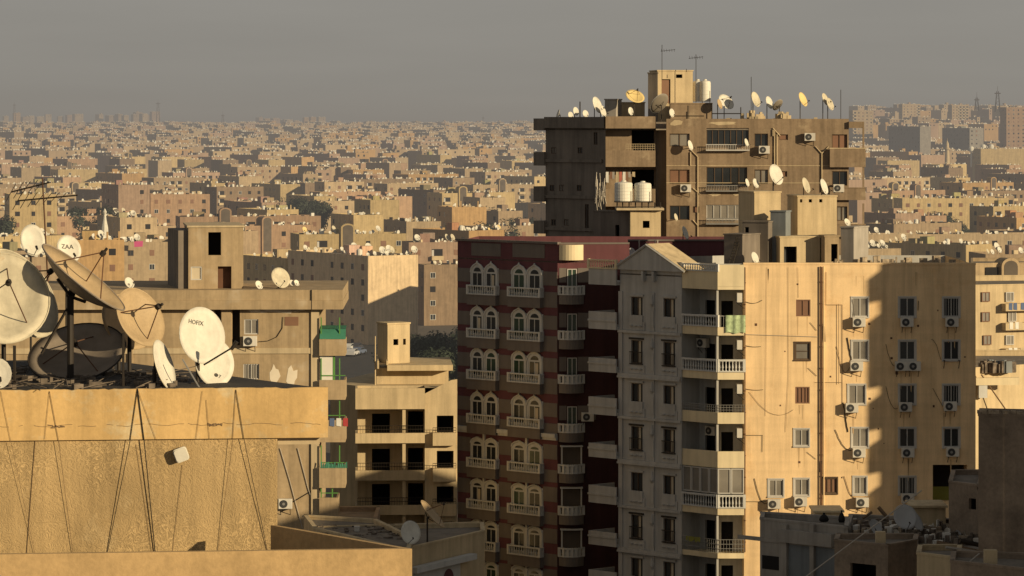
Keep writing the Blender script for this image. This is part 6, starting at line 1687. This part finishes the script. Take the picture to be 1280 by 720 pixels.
# ---- blocks measured in the photograph: (label, near edge px, Y, lit length, depth, angle, top py, colour, style, tower, storeys)
GH = 'apartment blocks of the district behind the towers'
HERO = [
 ('cream block with blank sunlit end and long shaded window side, left of the maroon tower', 460, 640, 11.6, 34, 32, 320, 'cream', 'blank', None, 6),
 ('dusty brown shaded block touching the maroon tower at its left edge', 530, 700, 12, 7, 16, 331, 'dusty brown', 'small', None, 5),
 ('pale yellow block with an arched stair tower above the blank ended block', 374, 760, 26, 12, 14, 293, 'pale yellow', 'mixed', .45, 3),
 ('pinkish block with brown shutters just left of the maroon roof', 511, 720, 13, 9, 12, 303, 'pinkish', 'mixed', None, 4),
 ('cream low block with a pink cloth on its roof, left of the stair head', 150, 690, 14, 16, 18, 303, 'cream', 'mixed', None, 3),
 ('cream block behind the big dishes at the far left', 8, 640, 13, 14, 20, 322, 'sand', 'small', None, 4),
 ('tan block right of the white dish with letters', 96, 610, 9, 9, 10, 300, 'ochre', 'small', None, 4),
 ('peach long block with an arched stair tower over the stair head', 225, 900, 40, 12, 12, 271, 'peach', 'mixed', .32, 3),
 ('peach block with white balconies, upper left of the stair head', 188, 1010, 19, 14, 16, 243, 'peach', 'mixed', None, 4),
 ('pinkish plain block left of the balcony block', 148, 1000, 10, 24, 20, 231, 'pinkish', 'small', None, 5),
 ('cream block with stacked balconies at the left picture edge', 12, 880, 13, 16, 14, 243, 'pale yellow', 'mixed', None, 6),
 ('cream low block with a white roof ornament above the big dishes', 150, 800, 9.5, 26, 20, 272, 'cream', 'small', None, 4),
 ('pale yellow block with a blank sunlit end, third row left of the maroon tower', 463, 1000, 9.5, 17, 20, 250, 'pale yellow', 'blank', None, 4),
 ('ochre block with a blank sunlit end near the maroon tower', 565, 930, 10.5, 15, 18, 259, 'ochre', 'blank', None, 4),
 ('cream low block in front of the ochre blank end', 508, 840, 9.5, 22, 18, 277, 'cream', 'blank', None, 4),
 ('cream block with a dark long side, left of the brown tower foot', 600, 1060, 9, 17, 20, 247, 'cream', 'small', None, 4),
 ('pale yellow four storey block right of the brown tower with trees before it', 1128, 1080, 37, 12, 8, 248, 'pale yellow', 'mixed', None, 5),
 ('cream long low block with crowded roof right of the brown tower', 1084, 800, 46, 10, 6, 293, 'cream', 'mixed', None, 3),
 ('cream low block in front, hidden in its own shade, right of the tan sheds', 1075, 660, 9, 30, 14, 311, 'cream', 'mixed', None, 3),
 ('dusty brown block at the right edge below the arch house', 1232, 560, 24, 12, 6, 318, 'sand', 'mixed', None, 4),
 ('cream long hall with roof tanks at the right edge', 1226, 1900, 45, 20, 6, 186, 'pale yellow', 'blank', None, 4),
 ('grey dark block wall at the right, left half, below the skyline', 1150, 2300, 9, 44, 24, 158, 'grey', 'small', None, 9),
 ('grey dark block wall at the right, right half, below the skyline', 1212, 2350, 12, 38, 24, 160, 'grey', 'small', None, 9),
 ('cream tower block on the right skyline beside the brown roof', 1066, 3000, 20, 12, 12, 138, 'cream', 'mixed', None, 8),
 ('peach tower block with balconies at the right picture edge', 1258, 2500, 20, 14, 12, 134, 'peach', 'mixed', None, 10),
 ('cream tower block in the middle of the right skyline', 1128, 3400, 20, 12, 12, 130, 'cream', 'mixed', None, 8),
 ('second cream tower block in the middle of the right skyline', 1190, 3300, 18, 12, 12, 131, 'cream', 'mixed', None, 8),
]
for h in HERO:
    block(h[0], h[1], h[2], h[3], h[4], h[5], px_z(h[6], h[2]), h[7], h[8], True, GH, tower=h[9], storeys=h[10])
# a block hidden behind the maroon tower throws the half shadow on the blank end
block('block behind the maroon tower that shades the blank ended block', 690, 612, 26, 14, 10, 19.6, 'sand', 'blank', False, GH)
block('added unseen block behind the maroon tower that shades the grove', 650, 452, 24, 12, 8, 19, 'sand', 'blank', False, GH)  # unseen block added to keep the grove dark

# ---- procedural rows
def taken(px0, px1, ytop, Y):
    for h in HERO:
        k = F / h[2]; a = h[1] - h[4] * k * .45; b = h[1] + h[3] * k
        if px0 < b and px1 > a and abs(Y - h[2]) < 42 * (h[2] / 900): return True
    return False
row_y = [318, 306, 294, 283, 273, 263, 254, 246, 238, 231, 224, 218, 212, 206.5, 201, 196]
nb = len(HERO)
ri = 0
for yt_ in row_y:
    # solve the distance of a 16.5 m block whose roof shows at this picture row
    Y = row_dist(yt_, 16.5)
    ri += 1
    base_ang = RND.choice([22, 28, 33, 38, 42])
    for side_, (pa, pb) in (('left', (-40, 672)), ('right', (1078, 1310))):
        if side_ == 'right' and yt_ > 312: continue
        x = pa + RND.uniform(0, 20); n = 0
        while x < pb:
            long_side = RND.random() < .62
            L_ = RND.uniform(8, 12) if long_side else RND.uniform(16, 30); D_ = RND.uniform(16, 30) if long_side else RND.uniform(10, 14)
            ang = base_ang + RND.uniform(-4, 4); k = F / Y
            aa = math.radians(ang); xc = (x - 640) / F
            darkw = D_ * max(.02, math.sin(aa) + math.cos(aa) * xc) * k; litw = L_ * (math.cos(aa) - math.sin(aa) * xc) * k
            pe = x + darkw
            zt = ground_z(0, Y) + 16.5 + RND.choice([-1.5, -.6, 0, 0, .6, 1.2])
            if not taken(x, pe + litw, yt_, Y) and pe < pb + 30 and nb < 296:
                col = RND.choice(['cream', 'cream', 'pale yellow', 'pale yellow', 'sand', 'sand', 'ochre', 'peach', 'pinkish', 'dusty brown'])
                st = RND.choice(['mixed', 'mixed', 'small', 'blank', 'blank'] if L_ < 13 else ['mixed', 'mixed', 'mixed', 'small'])
                tw = RND.uniform(.3, .7) if L_ > 14 and RND.random() < .4 else None
                n += 1
                lab = f'{col} low block, {ORD[n-1]} in the {ORD[ri-1]} row back, ' + ('left of the towers' if side_ == 'left' else 'right of the towers'); spot = f'{ORD[n-1]} block of the {ORD[ri-1]} row back, {side_} of the towers'
                if st == 'blank': lab = lab.replace('low block', 'blank walled block')
                if tw: lab = lab.replace('low block', 'arch towered block')
                block(lab, pe, Y + RND.uniform(-8, 8) * Y / 900, L_, D_, ang, zt, col, st, Y < 1750, GH, tower=tw, storeys=2, spot=spot)
                nb += 1
            x = pe + litw + RND.uniform(3, 9) * k * (1.0 if RND.random() < .8 else 2)

# ---- long slab rows far off: dark long sides, sunlit ends
slabs = [(18 + 31 * i + RND.uniform(-4, 4), 3000, 165 + i * 2.0, 7.5 + RND.uniform(-1.5, 3), 30 if i % 3 else 44) for i in range(10)]
slabs += [(402 + 13.5 * i, 2700, 175.5 + (i % 3) * .8, 6.0, 9) for i in range(15) if i not in (7, 8)]
slabs += [(396 + 15 * i, 1650, 208 + i * .5, 6.5, 18) for i in range(3)]
for i, (px, Y, py, L_, D_) in enumerate(slabs):
    g_ = 'long' if i < 10 else 'short' if i < 23 else 'near'
    k = i if i < 10 else i - 10 if i < 23 else i - 23
    lab = f'{ORD[k]} slab from the left in the {g_} slab row far left of the brown tower'
    block(lab, px, Y, L_, D_, 36, px_z(py, Y), RND.choice(['sand', 'pinkish', 'sand', 'dusty brown']), 'blank', False, 'slab blocks in far rows', spot=f'{ORD[k]} slab of the {g_} slab row')
    nb += 1
# ---- the countless rest of the far city, one mass
mb = MB(); roofs = MB()
def far_box(px, Y, L_, D_, ang, zt, mi, M_=mb):
    x = px_x(px, Y); f = Frame(x, Y, ang); M_.T = f
    M_.box(0, L_, 0, D_, ground_z(x, Y) - 2, zt, mi, skip='tb'); M_.face([(0, 0, zt), (L_, 0, zt), (L_, D_, zt), (0, D_, zt)], 4)
    if RND.random() < .5:
        a = RND.uniform(.1, .7) * L_; M_.box(a, a + 3, D_ * .3, D_ * .3 + 3, zt, zt + RND.uniform(1, 2.8), mi)
    z = zt - 2.6
    for j in range(2):
        for i in range(int(L_ / 4)):
            if RND.random() < .6:
                s = (i + .5) * 4; M_.face([(s - .6, -.05, z - j * 3), (s + .6, -.05, z - j * 3), (s + .6, -.05, z - j * 3 + 1.3), (s - .6, -.05, z - j * 3 + 1.3)], 5)
    for i in range(int(L_ * D_ / 14)):
        a, b = RND.uniform(0, L_), RND.uniform(0, D_); q = RND.uniform(.3, .95)
        M_.face([(a, b, zt), (a + q, b - q * .3, zt), (a + q, b, zt + q * 1.3), (a, b + .2, zt + q * 1.3)], 6 if RND.random() < .55 else RND.choice([4, 0, 1]))
ys_ = [192.5, 190, 187.5, 185.2, 183, 181, 179, 177, 175, 173, 171.2, 169.5, 168, 166.5, 165, 163.6, 162.3, 161, 159.8, 158.6, 157.5, 156.5, 155.5, 154.6, 153.8, 153, 152.3]
for yt_ in ys_:
    Y = row_dist(yt_, 17)
    for (pa, pb) in ((-40, 675), (1075, 1310)):
        x = pa - RND.uniform(0, 30); k = F / Y; ang = RND.choice([24, 30, 36, 42])
        while x < pb:
            L_, D_ = RND.choice([(RND.uniform(7, 12), RND.uniform(14, 32)), (RND.uniform(16, 36), RND.uniform(8, 12)), (RND.uniform(8, 14), RND.uniform(9, 16))])
            a2 = ang + RND.uniform(-4, 4)
            if RND.random() < .12: L_, D_, a2 = 9, 34, 42
            dw = D_ * math.sin(math.radians(a2)) * k
            far_box(x + dw, Y * RND.uniform(.97, 1.03), L_, D_, a2, ground_z(0, Y) + 17 + RND.choice([-3, -1.5, -.5, 0, 0, 0, .5, 1.5]), RND.choice([0, 0, 1, 1, 2, 3]))
            x += dw + L_ * math.cos(math.radians(a2)) * k + RND.uniform(2, 10) * k
# the blocks out of sight behind the towers, and beyond both picture edges
for yt_ in [300, 288, 276, 265, 255, 246, 238, 231, 224, 218, 212, 206, 201, 196] + ys_:
    Y = row_dist(yt_, 17)
    for (pa, pb) in ((-330, -75), (700, 1050), (1345, 1600)):
        x = pa; k = F / Y; ang = RND.choice([24, 30, 36])
        while x < pb:
            L_, D_ = RND.choice([(RND.uniform(8, 12), RND.uniform(14, 26)), (RND.uniform(14, 26), RND.uniform(9, 13))])
            dw = D_ * math.sin(math.radians(ang)) * k
            far_box(x + dw, Y, L_, D_, ang, ground_z(0, Y) + 16.5 + RND.uniform(-1.5, 1), RND.choice([0, 0, 1, 1, 2, 3]))
            x += dw + L_ * math.cos(math.radians(ang)) * k + RND.uniform(4, 14) * k
# skyline masses
for (px, w_, y0, Y, h, n) in ((122, 74, 139.5, 6200, 26, 7), (165, 30, 139.5, 6400, 22, 4), (320, 40, 147, 6600, 20, 4), (355, 50, 146.5, 6400, 20, 5), (0, 100, 141.5, 6400, 20, 9), (0, 40, 149, 6000, 20, 4), (590, 30, 151, 5200, 16, 3), (505, 50, 152, 5000, 16, 4), (440, 50, 152, 5200, 14, 4), (1070, 210, 131, 4000, 40, 22), (1070, 210, 138, 3700, 30, 24), (1225, 60, 133, 3400, 36, 7), (1075, 205, 147, 3300, 26, 24), (1075, 205, 154, 3000, 26, 20)):
    for i in range(n):
        x = px + w_ * (i + RND.uniform(.1, .6)) / n; zt = px_z(y0 + RND.uniform(-1, 5), Y); far_box(x, Y * RND.uniform(.97, 1.03), RND.uniform(9, 18), RND.uniform(9, 18), RND.uniform(18, 40), zt, RND.choice([0, 1, 2, 3]))
FARM = [mat('far_' + n.replace(' ', '_'), BC[n], var=.15, streak=.2, scale=.08) for n in ('cream', 'sand', 'pinkish', 'ochre')]
o = mb.build('distant_district', FARM + [M['roof'], M['dark'], M['cloth_white']], None, base=(0, 3000, 8)); tag(o, 'hazy mass of far apartment blocks reaching to the horizon', 'district', kind='stuff')

# ---- dishes on the far roofs: the nearest as things, the rest as one mass
DISHPTS.sort(key=lambda q: q[1])
near = []
for p, Y, lab, pxc in DISHPTS:
    sx_ = 640 + p.x / p.y * F
    if -5 < sx_ < 690 or 1078 < sx_ < 1285: near.append((p, Y, lab))
RND.shuffle(near); near.sort(key=lambda q: round(q[1] / 150))
VAR = [('dish', (.6, -.66, .42)), ('dish', (.42, -.75, .45)), ('dish_cream', (.75, -.5, .42)), ('dish', (.55, -.6, .55)), ('dish_yellow', (.6, -.6, .5)), ('dish_grey', (-.3, .5, .5))]
n_d = 0; rest = MB(); rest_n = 0
for i, (p, Y, lab) in enumerate(near):
    if n_d < 224 and RND.random() < .8:
        v = RND.choice(VAR[:4] if RND.random() < .85 else VAR)
        small_dish({'dish': 'white', 'dish_cream': 'cream', 'dish_yellow': 'yellow', 'dish_grey': 'grey'}[v[0]] + ' dish on the ' + lab, p, 'small dishes on the roofs of the far blocks', R=RND.choice([.35, .42, .45, .5, .6, .8]), aim=v[1], front=v[0], h=.7)
        n_d += 1
    else:
        q = RND.uniform(.25, .6)
        if RND.random() < .45:
            f = Frame(p.x, p.y, RND.uniform(20, 50)); rest.T = f
            z = p.z + 1.0
            P = [(q * .8 * math.cos(2 * math.pi * k / 8), -.1 * math.sin(2 * math.pi * k / 8), z + q * math.sin(2 * math.pi * k / 8)) for k in range(8)]
            rest.face(P, 0); rest.tube((0, .1, p.z), (0, .1, z), .05, n=3, mi=1)
        else:
            rest.T = Frame(p.x, p.y, RND.uniform(0, 90)); rest.box(-q, q, -q * .6, q * .6, p.z, p.z + RND.uniform(.5, 1.5), RND.choice([1, 2, 2, 3]))
o = rest.build('roof_clutter', [M['dish'], M['metal'], M['bband'], M['cloth_white']], None, base=(0, 1200, 16)); tag(o, 'countless dishes, tanks and scraps on the far roofs', 'rooftop clutter', kind='stuff')

# ---- trees
def leaf_mesh(seed, R, H, n, big):
    r = random.Random(seed); v, f = [], []
    cl = []
    for i in range(9):
        a = r.uniform(0, 6.28); q = R * math.sqrt(r.random()) * .75; cl.append((q * math.cos(a), q * math.sin(a), H * r.uniform(.35, .95), R * r.uniform(.30, .55)))
    for i in range(n):
        c = r.choice(cl); d = Vector((r.gauss(0, 1), r.gauss(0, 1), r.gauss(0, .8))).normalized() * c[3] * r.uniform(.55, 1.08)
        p = Vector(c[:3]) + d; nrm = (d + Vector((r.uniform(-.5, .5), r.uniform(-.5, .5), r.uniform(0, .6))) * c[3]).normalized()
        a = nrm.orthogonal().normalized(); b = nrm.cross(a); s = big * r.uniform(.5, 1.2); ro = r.uniform(0, 3.14)
        a, b = a * math.cos(ro) + b * math.sin(ro), b * math.cos(ro) - a * math.sin(ro)
        k = len(v); v += [p - a * s, p - b * s * .5, p + a * s, p + b * s * .5]; f.append((k, k + 1, k + 2, k + 3))
    me = bpy.data.meshes.new('crown'); me.from_pydata(v, [], f); me.materials.append(M['leaf']); return me
CR = [leaf_mesh(s, 3.0, 8, 4200, .20) for s in range(3)]
mbt = MB(); mbt.tube((0, 0, -1), (.1, 0, 3.2), .28, .18, 7)
for (x, y, z) in ((1.4, .4, 5.5), (-1.2, .6, 5.8), (.2, -1.3, 6.2), (.1, .3, 6.8)): mbt.tube((.1, 0, 3), (x, y, z), .14, .05, 5)
TRM = bpy.data.meshes.new('trunk'); TRM.from_pydata(mbt.v, [], mbt.f); TRM.materials.append(M['bark'])
def tree(label, px, Y, s, top=None, leaf=None):
    x = px_x(px, Y); g = ground_z(x, Y)
    if top is not None: s = (px_z(top, Y) - g) / 8.6
    t_ = thing('leafy_tree', label, 'tree', (x, Y, g), 'trees among the blocks')
    for nm, me in (('trunk', TRM), ('crown', RND.choice(CR))):
        o = bpy.data.objects.new(nm, me); COL.objects.link(o); o.parent = t_
    s *= .86; t_.scale = (s * RND.uniform(.85, 1.15), s, s); t_.rotation_euler = (0, 0, RND.uniform(0, 6.28)); return t_
for k, (px, Y, top) in enumerate(((560, 470, 392), (541, 480, 398), (570, 500, 384), (528, 455, 412), (578, 440, 405))):
    tree(('dark tree tight against the maroon tower, middle of the grove', 'dark tree left in the grove before the maroon tower', 'tallest dark tree behind the grove by the maroon tower', 'low dark tree at the left end of the grove by the maroon tower', 'dark tree half hidden by the maroon tower edge')[k], px, Y, 1, top)
for k, (px, Y, top) in enumerate(((499, 505, 402), (512, 512, 398), (382, 1080, 224), (372, 1060, 232), (352, 1090, 228), (390, 1020, 238), (112, 930, 243), (128, 935, 240), (98, 940, 246), (1180, 1010, 252), (1168, 1005, 258), (1198, 1000, 258), (1152, 1000, 264), (1275, 940, 262), (1262, 950, 268), (1098, 990, 258), (1090, 960, 264), (600, 1010, 238), (620, 860, 262), (648, 900, 256), (664, 700, 284), (30, 1150, 222), (4, 820, 250))):
    tree(('left low tree behind the stair turret', 'right low tree behind the stair turret', 'tallest tree of the clump above the yellow arch block', 'second tree of the clump above the yellow arch block', 'left tree of the clump above the yellow arch block', 'right low tree of the clump above the yellow arch block', 'middle dark tree before the long dark wall at upper left', 'right dark tree before the long dark wall at upper left', 'left dark tree before the long dark wall at upper left', 'tallest tree before the yellow block right of the brown tower', 'second tree before the yellow block right of the brown tower', 'right tree before the yellow block right of the brown tower', 'left low tree before the yellow block right of the brown tower', 'dark tree at the right picture edge', 'dark tree just left of the one at the right picture edge', 'dark tree right beside the brown tower balconies', 'lower dark tree beside the brown tower balconies', 'small tree behind the ochre blank end', 'tree left of the brown tower foot', 'tree touching the brown tower foot', 'tree above the maroon roof edge', 'small tree in the far left rows', 'dark tree at the left picture edge')[k], px, Y, 1, top)
# scrub between the houses
mb = MB()
for i in range(900):
    x = RND.uniform(520, 575); Y = RND.uniform(380, 440); p = Vector((px_x(x, Y), Y, RND.uniform(.2, 2.2))); a = Vector((RND.uniform(-1, 1), RND.uniform(-1, 1), RND.uniform(-.3, 1))).normalized() * .3; b = a.orthogonal().normalized() * .2
    mb.face([p - a, p - b, p + a, p + b], 0, True)
o = mb.build('undergrowth', M['leaf2'], None, base=(-10, 410, 0)); tag(o, 'scrub between the concrete house and the grove', 'undergrowth', kind='stuff')

# ---- parked cars
CARM = None
def car(label, px, Y, col, rot):
    x = px_x(px, Y); t_ = thing('parked_car', label, 'car', (x, Y, .02), 'cars parked in the street'); t_.rotation_euler = (0, 0, math.radians(rot))
    global CARM
    if CARM is None:
        def me_of(mb, mats, nm):
            me = bpy.data.meshes.new(nm); me.from_pydata(mb.v, [], mb.f)
            for m in mats: me.materials.append(M[m])
            if len(mats) > 1: me.polygons.foreach_set('material_index', mb.m)
            return me
        b = MB(lambda s, d, z: Vector((s, d, z)))
        prof = [(-2.1, .35), (2.1, .35), (2.15, .75), (1.95, .85), (1.1, .95), (.45, 1.42), (-1.0, 1.45), (-1.75, .98), (-2.1, .92)]
        b.extr(prof, -.8, .8); body = me_of(b, ['carpaint'], 'body')
        g = MB(lambda s, d, z: Vector((s, d, z)))
        g.extr([(1.0, .98), (.45, 1.37), (-.95, 1.39), (-1.6, 1.0)], -.806, .806); gl = me_of(g, ['glass'], 'window')
        wv = MB(lambda x_, y_, z_: Vector((x_, z_, y_))); wv.lathe([(.12, -.1), (.31, -.1), (.31, .1), (.12, .1)], 14); wh = me_of(wv, ['rubber'], 'wheel')
        CARM = (body, gl, wh)
    o = bpy.data.objects.new('body', CARM[0]); COL.objects.link(o); o.parent = t_; o.color = (*col, 1)
    o = bpy.data.objects.new('side_window', CARM[1]); COL.objects.link(o); o.parent = t_
    for sx_ in (-1.3, 1.3):
        for sy_ in (-.74, .74):
            o = bpy.data.objects.new('wheel', CARM[2]); COL.objects.link(o); o.parent = t_; o.location = (sx_, sy_, .31)
for k, (px, Y, col, rot) in enumerate(((433, 612, (.35, .38, .45), 75), (441, 610, (.5, .5, .5), 78), (449, 614, (.12, .15, .22), 74), (436, 624, (.6, .6, .58), 80), (446, 626, (.06, .06, .07), 80), (520, 430, (.55, .54, .5), 20), (548, 428, (.6, .58, .5), 15), (447, 470, (.65, .64, .6), 10))):
    car(('blue grey car at the left of the parked row', 'grey car in the middle of the parked row', 'dark blue car at the right of the parked row', 'white car behind the parked row, left', 'black car behind the parked row, right', 'pale car before the grove', 'cream car close to the maroon tower', 'white car in the street left of the concrete house')[k], px, Y, col, rot)

# ---- masts, minaret and the like on the skyline
def lattice(label, px, y0, y1, Y, w_, name='radio_mast', head=True):
    x = px_x(px, Y); z0, z1 = px_z(y0, Y), px_z(y1, Y); t_ = thing(name, label, 'mast', (x, Y, z0), 'masts on the skyline')
    mb = MB(); 
    for (sx_, sy_) in ((-1, -1), (1, -1), (1, 1), (-1, 1)): mb.tube((x + sx_ * w_, Y + sy_ * w_, z0), (x + sx_ * w_ * .35, Y + sy_ * w_ * .35, z1), .35, .25, 4, 0, True)
    n = 7
    for k in range(n):
        a, b = k / n, (k + 1) / n; wa, wb = w_ * (1 - .65 * a), w_ * (1 - .65 * b); za, zb_ = z0 + (z1 - z0) * a, z0 + (z1 - z0) * b
        s = 1 if k % 2 else -1
        mb.tube((x - s * wa, Y - wa, za), (x + s * wb, Y - wb, zb_), .18, .18, 3, 0, True)
    mb.build('lattice', M['metal'], t_)
    if head:
        mb = MB(); mb.box(x - w_ * 1.1, x + w_ * 1.1, Y - w_, Y + w_, z1 - 2.5, z1 - 1.5); mb.tube((x, Y, z1), (x, Y, z1 + 5), .2, .1, 4, 0, True); mb.build('platform', M['metal'], t_)
lattice('tall lattice mast on the left skyline', 197.5, 158, 128, 5000, 3.0)
lattice('lower mast right of the tall one on the left skyline', 278.5, 160, 143, 5200, 2.4)
lattice('dark mast with crown on the right skyline', 1247, 140, 114, 2900, 2.2)
lattice('short dark mast left of the crowned mast on the right skyline', 1221, 138, 122, 2900, 1.8)
lattice('faint mast at the far left skyline', 18, 156, 130, 5600, 2.2)
lattice('faint thin mast in the middle of the skyline', 604, 158, 146, 5600, 2.0)
x, Y = px_x(1184, 2000), 2000
t_ = thing('minaret', 'slender pale minaret before the dark block wall at the right', 'minaret', (x, Y, ground_z(x, Y)))
g = px_z(206, Y)
mb = MB(); mb.lathe([(1.6, -8), (1.5, 4), (1.2, 8), (1.1, 12.5)], 10, 0, (x, Y, g)); mb.build('shaft', M['bband'], t_)
mb = MB(); mb.lathe([(1.0, 0), (1.9, .6), (1.9, 1.6), (1.0, 1.7)], 10, 0, (x, Y, g + 9)); mb.build('gallery', M['bband'], t_)
mb = MB(); mb.lathe([(1.1, 0), (1.0, .8), (.5, 1.9), (.12, 2.6), (.08, 4)], 10, 0, (x, Y, g + 12.5)); mb.build('cap', M['bband'], t_)
for k, px in enumerate((1214, 1229, 1239)):
    Y = 1905; p = Vector((px_x(px, Y), Y, px_z(190 if k == 0 else 187.5, Y))); mb = MB()
    mb.lathe([(.9, 0), (1.5, 1.0), (1.7, 2.2), (1.2, 3.2), (.001, 3.6)], 10, 0, tuple(p)); mb.tube(p + Vector((0, 0, -9)), p, .5, .5, 6, 0, True)
    o = mb.build('water_tower', M['tank'], None, base=p); tag(o, ('white round tank left of the long cream hall', 'left white round tank on the long cream hall', 'right white round tank on the long cream hall')[k], 'water tank', 'round tanks by the cream hall')
# white statue-like roof ornament, and a pink cloth
p = at(131, 287, 780)
mb = MB(); mb.lathe([(.9, -1.5), (.8, .5), (.45, 2.2), (.25, 3.6), (.5, 4.3), (.2, 4.9), (.001, 5.2)], 8, 0, tuple(p)); o = mb.build('roof_ornament', M['dish'], None, base=p); tag(o, 'white pointed roof ornament among the dishes at upper left', 'ornament')
p = at(173, 303, 688); mb = MB(); mb.face([(p.x - .9, p.y, p.z - 1.0), (p.x + .9, p.y, p.z - .9), (p.x + 1.0, p.y, p.z + .3), (p.x - .9, p.y, p.z + .2)]); 
M['pink'] = mat('pink_cloth', (.6, .10, .25)); o = mb.build('laundry', M['pink'], None, base=p); tag(o, 'bright pink cloth on a roof left of the stair head', 'washing')
